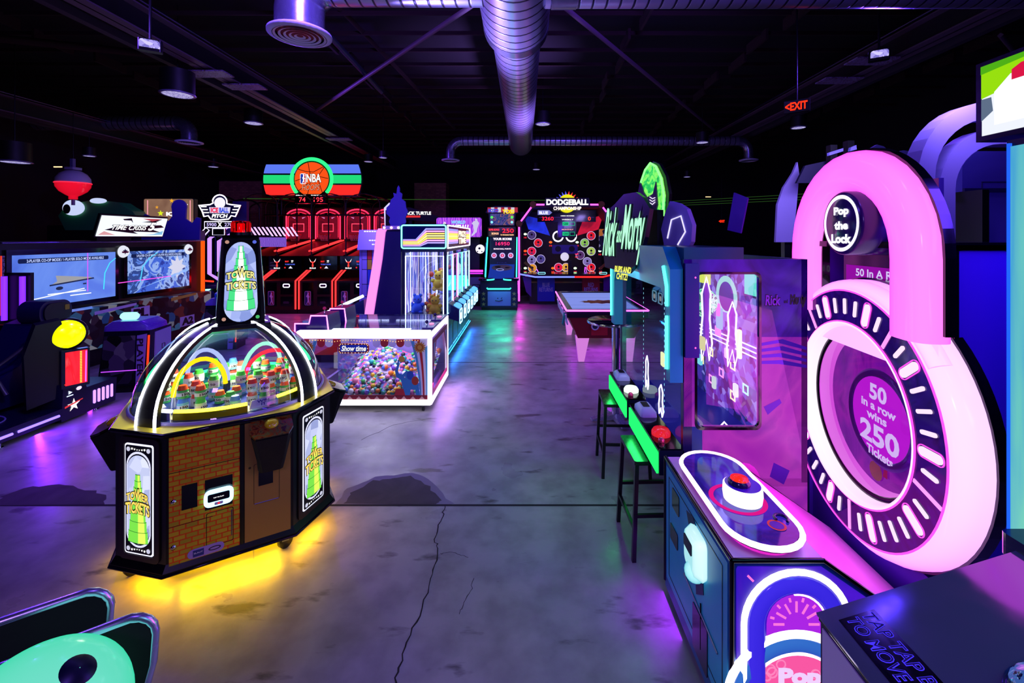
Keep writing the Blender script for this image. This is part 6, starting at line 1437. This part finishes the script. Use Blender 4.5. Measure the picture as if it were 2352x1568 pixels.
# ================= twin-screen shooting game (left) =================
def make_shooter():
    t = thing('shooting_game', 'twin-screen black shooting game cabinet with comic-print lower panels', 'arcade game', (-6.5, 5.55, 0))
    f = FX(0, 0, 0); Y1 = 3.45
    m = M(); m.box(-.5, -.03, -.05, Y1, 0, 1.9, P('#06060c', .3)); m.make('cabinet', t)
    for k, (y0, y1, nm) in enumerate(((.08, 1.5, 1), (1.72, 3.05, 2))):
        m = M(); z0, z1 = 1.02, 1.72; m.prism(f, rect(y0-.06, z0-.06, y1+.06, z1+.07), -.03, .0, GLOSS)
        m.prism(f, rect(y0, z0, y1, z1), 0, .004, ART('game_sky_%d' % k, ['#4a68d8', '#5a80e8', '#6a90f0', '#5a7ce8'] if k == 0 else ['#1c3ca0', '#3c68d8', '#90b0f0', '#284890', '#5a88e8'], 1.0 if k == 0 else 3.5, em=1.0, kind='noise', constant=k == 1)); s_ = m.make('screen', t)
        m = M(); m.flat(f, rrect(y0+.06, z1-.11, y1-.12, z1-.05, .02), .006, E('#1a2458', .8)); m.text(f, '2-PLAYER CO-OP MODE / 1-PLAYER SOLO MODE AVAILABLE', y0+.16, z1-.1, y1-.2, z1-.06, E('#b8c8ff', 1.1), .008, .03)
        if k == 0:
            c = E('#28305c', .8); m.flat(f, [(.55, 1.3), (1.12, 1.34), (1.1, 1.36), (.6, 1.42), (.62, 1.34)], .006, E('#a8a8b0', .9)); m.flat(f, [(.52, 1.28), (1.15, 1.33), (1.14, 1.35), (.52, 1.3)], .007, c); m.flat(f, circ(.65, 1.24, .05, 14, .025), .007, c); m.flat(f, rect(.98, 1.26, 1.03, 1.28), .007, c)
            for q in ([(.0+y0, 1.13), (.35, 1.13), (1.0, 1.2)], [(.5, 1.17), (1.02, 1.17)], [(.8, 1.12), (1.1, 1.12)]): m.neon(f, q, .006, E('#f0f4ff', 1.6), .006)
            m.neon(f, [(1.3, 1.15), (1.32, 1.4), (1.4, 1.55), (1.5, 1.62)], .006, E('#40d8ff', 1.3), .006); m.neon(f, [(1.05, 1.15), (1.05, 1.72)], .005, E('#d050f0', 1.3), .006)
        else:
            m.flat(f, star(2.75, 1.4, .22, .55, 8), .006, E('#d8d8f0', 1)); m.neon(f, [(1.95, 1.2), (2.0, 1.45), (2.15, 1.6), (2.3, 1.68)], .008, E('#50c8ff', 1.2), .006); m.neon(f, [(1.55, 1.22), (2.6, 1.24)], .006, E('#ff50e0', 1.5), .006); m.flat(f, [(1.75, 1.05), (3.0, 1.3), (3.0, 1.36), (2.2, 1.15)], .006, E('#90b8ff', 1))
        m.make('screen_picture', s_)
        m = M(); m.rev(f, [(.001, .03), (.085, .03), (.1, .0)], E('#e8ecf8', 1.0), y1-.02 if k else 1.64, 1.72, 20); u = y1-.02 if k else 1.64; m.flat(f, star(u, 1.72, .05, .5, 6), .034, P('#202850', .4)); m.flat(f, rect(u-.06, 1.7, u+.06, 1.725), .036, P('#a03040', .4)); m.make('round_badge', t)
    m = M(); m.prism(f, rect(-.03, 1.1, .0, 1.72), .0, .004, P('#8ca0a8', .4)); m.text(F(f(-.012, 1.2, 0), (0, 0, -1), (0, 1, 0)), 'PLAYER 1', -.5, -.012, -.1, .012, P('#103038', .4), .006, .02); m.neon(f, [(-.045, .98), (-.045, 1.72)], .006, E('#ff3820', 1.6), .01); m.make('player_strip', t)
    m = M(); m.prism(f, rect(3.36, .35, 3.45, 1.88), .0, .02, ES('#ff6a10', '#ff2810', 1.0)); m.make('orange_side_light', t)
    cols = ['#0a0a1c', '#2a5ac0', '#10102c', '#b8b8dc', '#1c1c3c', '#7c3038', '#14142c', '#5090d8', '#0a0a18', '#e0e0f8', '#3c2c50']
    m = M(); m.prism(f, [(.2, .35), (1.6, .3), (3.3, .28), (3.3, .88), (1.6, .92), (.2, .92)], 0, .25, ART('comic_print', cols, 8, em=.18, rough=.3)); cp = m.make('lower_panel', t)
    m = M(); g = FX(.25, 0, 0); m.flat(g, [(.9, .82), (1.6, .86), (1.6, .9), (.9, .87)], .003, WHITE); m.flat(g, [(2.3, .82), (2.9, .86), (2.9, .9), (2.3, .88)], .003, P('#e8e040', .4)); m.flat(g, rect(1.5, .6, 1.85, .82), .003, WHITE); m.text(g, 'PL', 1.54, .64, 1.82, .8, P('#101020', .4), .006, .06); m.flat(g, rect(2.5, .32, 2.85, .5), .003, WHITE); m.text(g, 'A2', 2.54, .34, 2.82, .48, P('#101020', .4), .006, .06); m.make('panel_lettering', cp)
    # marquee
    m = M(); g = F((.17, 1.0, 1.97), (0, 1, 0), (.3, 0, 1)); m.prism(g, rect(-.02, -.02, 1.22, .34), -.04, -.001, BLK); m.prism(g, rect(.0, 0, 1.2, .32), 0, .008, E('#e4ecf8', 1.25, True)); mq = m.make('marquee', t)
    m = M(); BK = P('#0a0a18', .4)
    for q in ([(.1, .1), (.3, .16), (1.1, .2), (1.18, .16), (.9, .13), (1.14, .07), (.6, .08), (.7, .04), (.3, .08)], [(.35, .28), (.5, .3), (.55, .22), (.5, .26), (.38, .26)], [(.7, .24), (1.1, .3), (.95, .24)]): m.flat(g, q, .009, BK)
    m.flat(g, [(.02, .02), (.3, .02), (.1, .08)], .009, E('#e0a0a8', 1)); m.flat(g, [(.7, .3), (1.1, .31), (.9, .26)], .0095, E('#c04858', .9)); m.flat(g, [(.8, .02), (1.18, .03), (1.18, .1), (1.0, .04)], .009, E('#88c0e8', 1))
    m.text(g, 'TIME CRISIS', .2, .1, .84, .19, P('#0a0a18', .4), .0105, .08, .3); m.text(g, 'TIME CRISIS', .21, .105, .83, .185, E('#ffffff', 1.4), .012, .02, .3); m.text(g, '5', .85, .09, 1.0, .25, BK, .0105, .09, .2); m.text(g, '5', .86, .1, .99, .24, E('#ffffff', 1.4), .012, .04, .2); m.make('lettering', mq)
    M().box(-.2, -.1, 1.3, 1.9, 1.9, 2.0, BLK).make('marquee_mount', t)
    m = M(); m.tube([(-.0, -.03, 1.88), (-.0, Y1, 1.88)], .012, P('#a090d0', .2, .8)); m.make('chrome_edge', t)
    # gun pedestals
    for i, (x, y, rz, lb) in enumerate(((1.5, .0, 10, 'nearer dark pedestal with a purple top and glowing card reader, in front of the screens'), (1.25, 2.1, 10, 'farther pedestal holding a blue light gun, in front of the second screen'))):
        p = thing('gun_pedestal', lb, 'game pedestal', (-6.5+x, 5.55+y, 0), rz)
        h = FR(0, 0, 0); m = M(); m.prism(h, [(-.3, .1), (-.22, .78), (.28, .78), (.26, .1)][::-1], -.45, 0, P('#0e0a20', .25)); m.make('body', p); M().box(-.24, .24, .04, .4, 0, .1, BLK).make('base', p)
        m = M(); m.prism(h, [(-.28, .12), (-.22, .72), (.12, .72), (.1, .12)][::-1], 0, .004, ART('pedestal_print', ['#0a0618', '#2a1858', '#4a2c90', '#100a24', '#6a4cb0'], 7, em=.12)); m.prism(h, [(.12, .02), (.14, .72), (.25, .74), (.2, .02)][::-1], 0, .005, P('#9a80d0', .3)); m.text(F(h(.17, .68, 0), (0, 0, -1), (1, 0, 0)), 'PLAYER 1', 0, -.03, .55, .04, P('#301030', .4), .008, .03); m.neon(h, [(.25, .14), (.275, .72)], .012, E('#ff3818', 1.5), .01); m.neon(h, [(-.25, .28), (.14, .29)], .005, E('#b040ff', 1.8), .01); m.make('front_print', p)
        m = M(); m.loft([[Vector((u*q, v, z)) for u, v in rrect(-.25, .0, .28, .4, .05)] for q, z in ((1, .78), (.95, .84), (.6, .9))], P('#6a40c0', .25)); m.make('rounded_top', p)
        if i == 0:
            m = M(); m.prism(FX(.27), [(.1, .32), (.42, .34), (.42, .75), (.1, .74)], 0, .02, P('#a8a0d8', .4)); m.neon(FX(.29), rect(.22, .5, .28, .56), .004, BLK, .003, True); m.make('white_door', p)
        m = M(); m.prism(F((-.02, .1, .91), (1, 0, 0), (0, .6, .8)), rrect(-.1, 0, .1, .09, .04), -.02, .02, E('#90ffe8', 2)); m.make('card_reader', p)
        if i == 1:
            gm = M(); gm.box(-.05, .05, -.25, .25, .95, 1.03, P('#2050e0', .3), .02); gm.box(-.03, .03, .12, .2, .84, .96, P('#14142c', .3)); gm.tube([(0, -.25, 1.0), (0, -.36, 1.0)], .02, BLK); gm.tube([(0, .1, .93), (.1, .15, .7), (.15, .1, .5)], .01, BLK)
            o = gm.make('light_gun'); solo(o, 'blue plastic light gun resting on the farther pedestal', 'toy gun', (-5.25, 7.65, -.02), rot=(0, 0, .5))
    area('screen_glow', (-6.3, 6.3, 1.35), (-5, 6.3, .8), .7, 6, '#6a90ff', 1.4)
make_shooter()

# ================= rider game at far left =================
def make_ride():
    t = thing('driving_game', 'dark ride-on driving game with yellow oval lamp and red light strip', 'arcade game', (-5.5, 4.6, 0))
    X = .67; f = FX(X, 0, 0); D = P('#0c0c30', .3); D2 = P('#15124a', .35)
    m = M(); m.prism(FU(), [(-.9, -.95), (X, -.95), (X, .02), (X-.02, .62), (-.9, .62)], .05, .16, D); m.make('platform', t)
    m = M()
    for a, b in ((-.55, -.42), (-.37, .0)): m.neon(f, [(a, .1), (b, .1)], .013, E('#7a60ff', 3.2, True), .008)
    m.make('platform_led', t)
    m = M(); m.neon(FU(.15, -.35, .163), circ(0, 0, .3, 30, .2), .008, P('#8a80c8', .3), 0, True); m.flat(FU(.15, -.35, .163), circ(0, 0, .12, 20, .08), 0, P('#5c2028', .5)); m.make('deck_print', t)
    # shell block with star and grille
    m = M(); m.prism(f, [(.03, .02), (.64, .03), (.66, .3), (.3, .3), (.26, .42), (.05, .40)], -.35, 0, P('#181436', .35)); b = m.make('side_shell', t)
    m = M(); m.flat(f, star(.155, .16, .07, .38), .004, E('#fff0f0', 1.6)); m.flat(f, [(.06, .15), (.25, .19), (.25, .2), (.06, .17)], .006, E('#d03040', 1.2)); m.make('star_emblem', b)
    m = M(); m.flat(f, rrect(.08, .265, .15, .275, .004), .004, E('#d0e0ff', 1.6)); m.flat(f, [(.1, .285), (.1, .325), (.14, .3)], .004, E('#d0e0ff', 1.5)); m.flat(f, circ(.21, .32, .03, 12, .02), .004, E('#e8c8ff', 1.5)); m.make('small_display', b)
    for k in range(5):
        u = .37+.052*k; m = M(); m.prism(f, rrect(u, .09, u+.026, .24, .012), 0, .008, E('#a878ff', 2.6, True)); m.make('grille_light', b)
    # pillar
    m = M(); m.prism(F((X-.22, .05, 0), (.6, .8, 0), (0, 0, 1)), [(-.12, .2), (-.14, .75), (-.06, 1.05), (.12, 1.08), (.2, .7), (.22, .3)][::-1], -.1, .12, P('#0d0b26', .3)); p = m.make('pillar', t)
    g = F((X-.05, .13, .92), (.72, .69, .1), (-.1, 0, 1)); m = M(); m.rev(g, [(.168, -.05), (.168, .02), (.15, .03)], P('#2a2018', .2), 0, 0, 32); m.make('lamp_rim', p)
    m = M(); m.rev(g, [(.148, .02), (.12, .045), (.06, .058), (.001, .062)], ES('#e8ff00', '#c8e800', 1.3), 0, 0, 32); m.make('yellow_lamp', p)
    h = F((X-.0, .03, 0), (.5, .87, 0), (0, 0, 1)); m = M(); m.prism(h, rrect(-.0, .36, .22, .76, .01), -.06, .0, P('#1c1636', .2)); m.prism(h, rect(.03, .39, .2, .74), 0, .004, ART('red_lens', ['#c00818', '#ff2030', '#e01020', '#ff5a60'], 3, em=1.5, kind='noise', constant=False, stretch=(4, 4, .6)))
    for k in range(20): m.flat(h, rect(.14, .4+.017*k, .156, .41+.017*k), .008, E('#ffb040', 2.4, False))
    m.neon(h, [(.185, .4), (.19, .73)], .006, E('#ff50e0', 2), .008); m.make('red_light_strip', p)
    m = M(); m.neon(f, [(.05, .405), (.24, .41)], .006, E('#ff4020', 1.4), .01); m.make('orange_line', b)
    # seat and shell
    m = M(); m.prism(FX(.18, 0, 0), [(-.15, .2), (-.2, .45), (.08, .6), (.28, 1.0), (.5, 1.05), (.58, .3), (.5, .2)], -.4, 0, D2); m.make('seat_body', t)
    hd = M(); q = rrect(.25, .98, .6, 1.24, .11, 6); hd.loft([[Vector((x, y_, z_)) for y_, z_ in q] for x in (-.05, .2)], P('#1c1a48', .35)); hd.prism(FX(.2, 0, 0), [(u*.8+.085, v*.8+.22) for u, v in q], 0, .02, P('#0a0a1c', .35)); hd = hd.make('headrest', t)
    M().prism(FX(.22, 0, 0), rrect(.5, 1.12, .55, 1.18, .01), 0, .004, P('#a09020', .4)).make('yellow_tag', hd)
    m = M(); m.prism(FX(.1, 0, 0), [(-.6, .2), (-.65, .42), (-.35, .5), (-.1, .25)], -.8, 0, D2); m.prism(FX(.1, 0, 0), [(-.62, .4), (-.2, .42), (-.5, .26)], 0, .004, P('#8c30e0', .3))
    for k in range(7): m.flat(FX(.1, 0, 0), [(-.58+.05*k, .4), (-.54+.05*k, .4), (-.56+.05*k, .37)], .006, P('#14083c', .4))
    m.make('toothed_nose', t)
    m = M(); m.tube([(.3, .1, .85), (.1, -.1, .6), (.25, -.1, .35)], .02, P('#6a6a78', .3, .6)); m.make('belt_arm', t)
    for y in (-.9, -.5, .42):
        m = M(); m.cyl((X-.02, y), .012, .01, .06, CHROME, n=8); m.cyl((X-.02, y), .03, 0, .012, CHROME, n=14); m.make('levelling_foot', t)
    for y in (-.9, .5): M().cyl((-.8, y), .03, 0, .06, BLK, n=10).make('foot', t)
    area('ride_glow', (-4.8, 4.4, .09), (-4.5, 4.4, 0), .05, 14, '#7020ff', 1.1)
    area('ride_glow', (-4.82, 5.0, .2), (-4.3, 5.0, 0), .05, 3, '#a030ff', .4)
make_ride()
t = thing('light_tube_stand', 'pair of violet vertical light tubes on a dark stand at the left edge', 'light stand', (-6.15, 5.3, 0))
for u in (-.02, .32):
    pass
m = M(); m.box(-.2, .16, .0, .14, 0, .9, BLK); m.prism(FU(), circ(.06, .07, .08, 20), .9, .92, P('#3020b0', .2)); m.box(-.18, .14, .1, .14, .92, 1.52, BLK); m.make('stand', t)
for x in (-.12, .1):
    m = M(); m.tube([(x, .05, .95), (x, .05, 1.48)], .028, ES('#8a30ff', '#5010ff', 1.4), n=12); m.make('violet_tube', t)
# fishing float and fish topper
t = thing('fishing_game', 'dark fishing game topped by a green fish head with round white eyes', 'arcade game', (-8.8, 9.3, 0))
m = M(); m.box(-1.2, .6, 0, .8, 0, 2.2, P('#08080e', .4)); m.make('cabinet', t)
GRN_ = P('#1c8c48', .5)
m = M(); m.prism(FR(0, -.02, 0), [(-.8, 2.1), (-.95, 2.4), (-.8, 2.6), (-.5, 2.68), (-.2, 2.74), (.1, 2.7), (.3, 2.68), (.42, 2.6), (.6, 2.5), (.75, 2.3), (.6, 2.1)][::-1], -.3, 0, GRN_); fh = m.make('fish_head', t)
for u, v, a, b in ((-.62, 2.56, .2, .17), (-.1, 2.71, .15, .06)):
    m = M(); m.prism(FR(0, -.03, 0), [(u+a*cos(k)*(1.2 if cos(k) > 0 else 1), v+b*sin(k)*(1 if sin(k) > 0 else .9)) for k in [i*2*pi/24 for i in range(24)]], 0, .03, E('#ccd8ff', .95)); m.flat(FR(0, -.07, 0), circ(u-.1, v-.02, .08 if b > .1 else .001, 16, .1 if b > .1 else .001), 0, P('#08081c', .3)); m.make('eye', fh)
t = thing('fishing_float', 'big white and red fishing float above the green fish head', 'float', (-9.25, 9.1, 3.06))
m = M(); m.rev(FU(), [(.275, 0), (.265, .1), (.21, .19), (.12, .25), (.001, .27)], P('#e8e0f0', .35), n=32); m.make('white_half', t)
m = M(); m.rev(FU(), [(.275, 0), (.265, -.08), (.21, -.17), (.12, -.24), (.07, -.27), (.07, -.33), (.001, -.33)], ES('#f01030', '#a00818', 1.0), n=32); m.rev(FU(), [(.278, .012), (.288, 0), (.278, -.012)], ES('#ff3050', '#ff2040', 1.1), n=32); m.make('red_half', t)
m = M(); m.box(-.1, .1, -.1, .1, .27, .32, P('#a8a0c0', .4), .03); m.box(-.04, .02, -.03, .03, .32, .5, P('#6a64a0', .4)); m.make('cap', t)
M().tube([(0, 0, .5), (0, 0, 2.34)], .006, BLK).make('string', t); M().cyl((0, 0), .03, -.45, -.33, P('#9088b0', .4), n=12).make('lower_pin', t)
# quiz marquee with cut-outs
t = thing('marquee_screen', 'brownish lit marquee with stars behind a purple head-shaped cut-out', 'lit sign', (-7.62, 9.6, 0))
f = FR(); m = M(); m.box(-.3, .5, .05, .3, 0, 2.1, BLK); m.prism(f, rrect(-.62, 2.15, .48, 2.8, .04), -.1, 0, BLK); m.make('stand', t)
m = M(); m.prism(f, rrect(-.6, 2.17, .46, 2.78, .03), 0, .01, ART('tan_screen', ['#7c5848', '#94705a', '#6c4c48'], 1.5, em=.9, kind='noise', constant=False)); m.neon(f, [(-.52, 2.2), (-.52, 2.75)], .008, E('#ff90a0', 1.5), .012); m.neon(f, [(.4, 2.2), (.4, 2.75)], .008, E('#ff90a0', 1.5), .012)
for u, v, r_, c_ in ((-.24, 2.47, .07, '#d8e820'), (.0, 2.74, .05, '#f8b020'), (-.32, 2.6, .04, '#e8a030'), (.34, 2.66, .015, '#ffffff')): m.flat(f, star(u, v, r_), .012, E(c_, 1.1))
m.text(f, 'IQ', -.12, 2.4, .06, 2.5, E('#ffffff', 1.4), .012, .06); m.make('lit_face', t)
m = M(); g = FR(0, -.1, 0); m.prism(g, [(-.8, 1.9), (-.7, 2.3), (-.5, 2.45), (-.3, 2.35), (.0, 2.3), (.08, 2.4)]+arcp(.22, 2.6, .16, 200, -20, 10)+[(.36, 2.35), (.5, 2.25), (.6, 2.38), (.68, 2.36), (.66, 1.9)][::1], -.04, 0, P('#3a32a0', .5)); m.make('purple_cutout', t)
area('violet_fill', (-6.8, 8.3, 3.4), (-6.9, 9.6, 2.3), .3, 12, '#7a60ff')  # fill added for the marquee cut-outs; no lamp body, not on a wall

# ================= purple arches, cut-outs, cabinet at right rear =================
def arch(lbl, x, y, w_, h, r, thick):
    t = thing('light_arch_frame', lbl, 'arch', (x, y, 0))
    f = FR(); p = [(-w_, .0), (-w_, h-r)]+[(-w_+r-r*cos(rad(a)), h-r+r*sin(rad(a))) for a in range(10, 91, 10)]+[(w_+.6, h)]
    q = [(-w_+thick, .0), (-w_+thick, h-r)]+[(-w_+r-(r-thick)*cos(rad(a)), h-r+(r-thick)*sin(rad(a))) for a in range(10, 91, 10)]+[(w_+.6, h-thick)]
    m = M(); m.band(f, p, q, -.12, 0, P('#8678c4', .45), False); m.make('curved_band', t)
    m = M(); m.prism(f, rect(w_-.1, h-.09, w_+.12, h-.06), 0, .01, BLK); m.make('vent_slot', t)
arch('larger curved lilac arch band behind the padlock game at the right', 3.11, 3.0, .45, 2.87, .5, .115)
arch('smaller curved lilac arch band just right of the larger one', 3.2, 3.04, .36, 2.70, .42, .11)
t = thing('grey_cabinet', 'tall violet-lit panelled cabinet at the right edge behind the arches', 'cabinet', (3.55, 3.25, 0))
m = M(); m.box(-.15, 1.2, .2, .9, 0, 2.62, P('#5a4cc0', .45)); m.make('body', t)
m = M(); m.neon(FR(0, .2, 0), rect(.0, 1.5, 1.0, 2.38), .006, P('#241c60', .5), .002, True); m.prism(FR(0, .2, 0), rect(-.15, 2.3, 1.2, 2.33), 0, .02, P('#241c60', .5)); m.make('door_panel', t)
m = M(); m.box(-.2, -.15, .0, .25, 0, 2.3, BLK); m.make('dark_post', t)
def cutout(nm, lbl, pts, d, col, cat='cut-out'):
    P3 = [((px-VX)*d/FPX, CH-(py-VY)*d/FPX) for px, py in pts]; x0 = sum(p[0] for p in P3)/len(P3)
    zb = min(p[1] for p in P3)
    t = thing(nm, lbl, cat, (x0, d, 0)); m = M(); m.prism(FR(), [(x-x0, z) for x, z in P3], -.03, 0, P(col, .5)); m.make('painted_board', t)
    M().box(-.03, .03, .03, .09, 0, zb+.1, BLK).make('post', t)
cutout('jagged_cutout', 'jagged lilac cut-out board standing left of the padlock shackle', [(1782, 556), (1786, 470), (1800, 430), (1822, 396), (1832, 372), (1836, 400), (1830, 470), (1822, 556)], 4.2, '#a49ad0')
cutout('cloud_cutout', 'violet cloud-shaped cut-out peeking over the right of the shackle', [(1985, 420), (1992, 345), (2015, 332), (2030, 336), (2048, 352), (2075, 345), (2110, 350), (2140, 380), (2140, 430)], 4.4, '#4c4680')
cutout('blue_board', 'dark violet topper board with pale blocks behind the top of the shackle', [(1830, 420), (1850, 380), (1905, 368), (1990, 355), (2000, 420)], 4.0, '#1a1638')
for i, (a, lb) in enumerate((([(1905, 350), (1937, 340), (1937, 347), (1905, 357)], 'left one of two pale blocks above the shackle'), ([(1955, 338), (1967, 333), (1968, 343), (1953, 347)], 'right one of two pale blocks above the shackle'))): cutout('pale_block', lb, a, 3.9, '#a8a8f0', 'block')
area('rear_violet', (2.9, 2.9, 2.95), (3.2, 3.6, 2.0), .4, 13, '#a894ff')  # violet fills added for the arches and cut-outs; no lamps hang here
area('rear_violet', (2.2, 3.4, 2.6), (2.2, 4.6, 2.1), .4, 8, '#a894ff')

# ================= near machine, lower right =================
def make_tapgame():
    OX, OY = .78, .6
    t = thing('tap_game', 'glossy black tap-button game panel with upright cyan screen at the lower right', 'arcade game', (OX, OY, 0))
    SL = .31; D = .57
    m = M(); prof = [(0, .08), (0, .95), (.67, .95+.67*SL), (.67, .08)]; m.prism(FR(0, 0, 0), prof, -D, 0, P('#2a1f50', .3)); m.make('cabinet', t); M().box(.02, .65, .02, D-.02, 0, .08, BLK).make('base', t)
    top = F((0, D, .951), (0, -1, 0), (1, 0, SL)); L = .67*math.hypot(1, SL)
    m = M(); m.prism(top, rect(-.006, -.006, D+.006, L), 0, .008, P('#8880b0', .06, .65)); pn = m.make('glossy_panel', t)
    m = M(); m.prism(top, rect(.03, .03, D, .125), .008, .009, P('#04040a', .1)); BL = E('#4030f0', 1.3, False)
    for s_, u0, u1, v0 in (('TAP TAP BUTTON', .035, .36, .085), ('TO MOVE', .035, .2, .045)):
        m.text(top, s_, u0, v0, u1, v0+.032, BL, .0095, .03, .2); m.text(top, s_, u0+.002, v0+.002, u1-.002, v0+.03, P('#16125c', .3), .0102, -.005, .2)
    m.make('instruction_strip', pn)
    m = M(); m.text(top, 'PLAY', .21, .36, .36, .40, E('#3828e8', 1.2, False), .0095, .03, .2); m.neon(top, arcp(.31, .35, .05, 60, 200, 10), .004, WHITE, .01); m.make('play_lettering', pn)
    m = M(); m.rev(top, [(.07, .008), (.066, .02)], P('#3020a0', .15, .6), .30, .27, 30); m.rev(top, [(.064, .012), (.055, .035), (.03, .048), (.001, .052)], ART('clear_button', ['#3030e0', '#8040f0', '#10104c', '#6090ff'], 12, em=.35, rough=.04, kind='noise'), .30, .27, 30); m.make('tap_button', pn)
    m = M(); m.flat(top, star(.24, .52, .06), .0095, E('#ff7a30', 1.1)); m.flat(top, star(.255, .54, .035), .0102, E('#ffc040', 1.1)); m.make('orange_star', pn)
    m = M(); m.prism(FL(0, 0, 0), rect(-D+.01, .1, -.01, .93), 0, .003, P('#f0e8ff', .3)); m.prism(FL(0, 0, 0), [(-.4, .5), (-.25, .8), (-.2, .72), (-.15, .8), (-.15, .5)], .003, .005, P('#3a2478', .4)); m.neon(FL(0, 0, 0), [(-D, .945), (0, .945)], .006, GLOSS, 0); m.make('side_print', t)
    # raised dark slab (ticket/card unit)
    m = M(); m.prism(FU(0, 0, 0), rrect(.52, .41, .72, .62, .02), 1.09, 1.15, P('#0c0a4c', .1)); m.make('raised_unit', t)
    # upright with cyan screen and header monitor
    m = M(); m.box(.67, .75, -.5, .735, .08, 2.24, P('#0c0c1c', .3)); m.make('upright', t)
    s_ = FL(.668, 0, 0); m = M(); m.prism(s_, rect(-.72, 1.0, .45, 2.22), -.01, .004, ART('cyan_screen', ['#58c8d0', '#80e8c0', '#48b0e0', '#90f0c8'], 1.0, em=.85, kind='noise', constant=False, stretch=(1, 2.5, .35))); m.make('cyan_screen', t)
    m = M(); m.prism(s_, rect(-.727, 1.0, -.721, 2.23), -.02, .008, E('#2060ff', 1.2)); m.make('blue_edge_light', t)
    m = M(); m.prism(s_, rect(-.805, 2.25, .4, 2.495), -.1, .02, P('#08080c', .2)); m = m.make('header_monitor', t)
    q = M(); q.flat(s_, rect(-.785, 2.265, .38, 2.48), .022, E('#e8ecf8', 1.1, True)); q.flat(s_, [(-.785, 2.38), (-.785, 2.48), (-.3, 2.48), (-.3, 2.43), (-.73, 2.39)], .024, E('#98e010', 1.0)); q.flat(s_, [(-.785, 2.455), (-.785, 2.48), (-.2, 2.48), (-.2, 2.475), (-.6, 2.47)], .026, E('#50b018', 1.0))
    q.flat(s_, [(-.785, 2.31), (-.785, 2.378), (-.755, 2.378), (-.75, 2.335)], .024, E('#6a7c98', .8)); q.flat(s_, [(-.745, 2.29), (-.745, 2.39), (-.70, 2.43), (-.5, 2.43), (-.5, 2.29)], .026, E('#f8f8ff', 1.1)); q.flat(s_, [(-.695, 2.41), (-.695, 2.44), (-.67, 2.452), (-.5, 2.452), (-.5, 2.41)], .028, E('#e01848', .95)); q.make('screen_picture', m)
    area('screen_light', (OX+.6, OY+.1, 1.9), (OX-.3, OY+.3, 1.3), .5, 3.5, '#60e0ff', 1.0)
make_tapgame()

# ================= near machine, lower left =================
def make_nearleft():
    t = thing('wing_panel_game', 'dark game deck with two black chrome-edged wing panels at the lower left', 'arcade game', (-1.42, 1.15, 0))
    e = Vector((.83, .56, 0)).normalized(); P1 = Vector((-1.32+1.42, 1.326-1.15, 0)); P2 = Vector((-1.109+1.42, 1.236-1.15, 0))
    def wing(pt, L, nm):
        f = F(pt, e, (0, 0, 1)); zt = .885
        out = [(-L, .62), (.02, .60), (.055, .74)]+[(.0+.06*cos(rad(a)), zt-.06+.06*sin(rad(a))) for a in (0, 20, 40, 60, 80)]+[(-.02, zt-.001), (-L, zt-.012)]
        m = M(); m.prism(f, out, -.012, .012, P('#020204', .95)); w_ = m.make(nm, t)
        m = M(); m.tube([f(u, v) for u, v in out[1:]], .0135, P('#dcd8ff', .25, .9), n=8); m.make('chrome_edge', w_)
    wing(P1, .55, 'wing_panel'); wing(P2, .5, 'wing_panel')
    m = M(); a, b = P1, P2; n_ = (b-a)
    q = [a-e*.5, a-e*.0, b-e*.02, b-e*.5]; m.loft([[Vector((p.x, p.y, z)) for p in q] for z in (.66, .74)], P('#161c48', .3), smooth=False); m.make('deck', t)
    m = M(); q = [a-e*.5+n_*.15, a-e*.17+n_*.15, b-e*.3, b-e*.5]; m._add([(p.x, p.y, .745) for p in q], [(0, 3, 2, 1)], ART('deck_comic', ['#a080e8', '#5a48b0', '#e8e0ff', '#2a2c80', '#4a80d8', '#0c0c30'], 38, em=.25)); m.make('comic_print', t)
    m = M(); m.loft([[Vector((x, y, z)) for x, y in ((-.55, -.4), (.1, -.35), (.3, .02), (.1, .1), (-.35, -.1))] for z in (.0, .66)], BLK, smooth=False); m.make('cabinet', t)
    t2 = thing('glow_dome', 'glowing mint green dome with a dark oval spot at the lower left corner', 'lamp', (-1.16, 1.05, .774))
    m = M(); m.rev(FU(), [(.18*cos(rad(a)), .18*sin(rad(a))) for a in range(-60, 90, 6)]+[(.001, .18)], ES('#74e0cc', '#28d8a4', 1.0), n=48); m.make('dome', t2)
    V = Vector((.555, .03, .83)).normalized(); ex = Vector((.9, .45, 0)); f = F(V*.1775, ex-V*ex.dot(V), V.cross(ex-V*ex.dot(V)))
    m = M(); m.rev(f, [(.001, .008), (.02, .007), (.036, .001)], P('#040a2c', .3), 0, 0, 28); m.make('dark_spot', t2)
    M().cyl((0, 0), .1, -.12, -.15, BLK).make('mount', t2)
make_nearleft()
# violet fill lights added in mid-air; no house lamps hang there
area('flood_fill_light', (-1.5, 3.0, 4.6), (-3.5, 9.5, 1), .3, 75, '#7a58ff', spread=2.2)
area('flood_fill_light', (1.5, 4.0, 4.6), (1.0, 11.5, 1), .3, 55, '#7450ff', spread=2.2)
area('duct_fill', (-1.6, 6.2, 2.2), (-.1, 5.0, 4.4), .4, 60, '#9a84ff', spread=.9)  # this and the next added to brighten the duct from below, no lamp there
area('duct_fill', (.9, 8.6, 2.0), (-.1, 8.4, 4.4), .4, 55, '#a078ff', spread=.9)
area('cabinet_fill', (-2.9, 8.1, 2.7), (-2.95, 9, 1.6), .3, 9, '#a890ff', spread=1.6)  # added fill for the lilac cabinet front, without a lamp
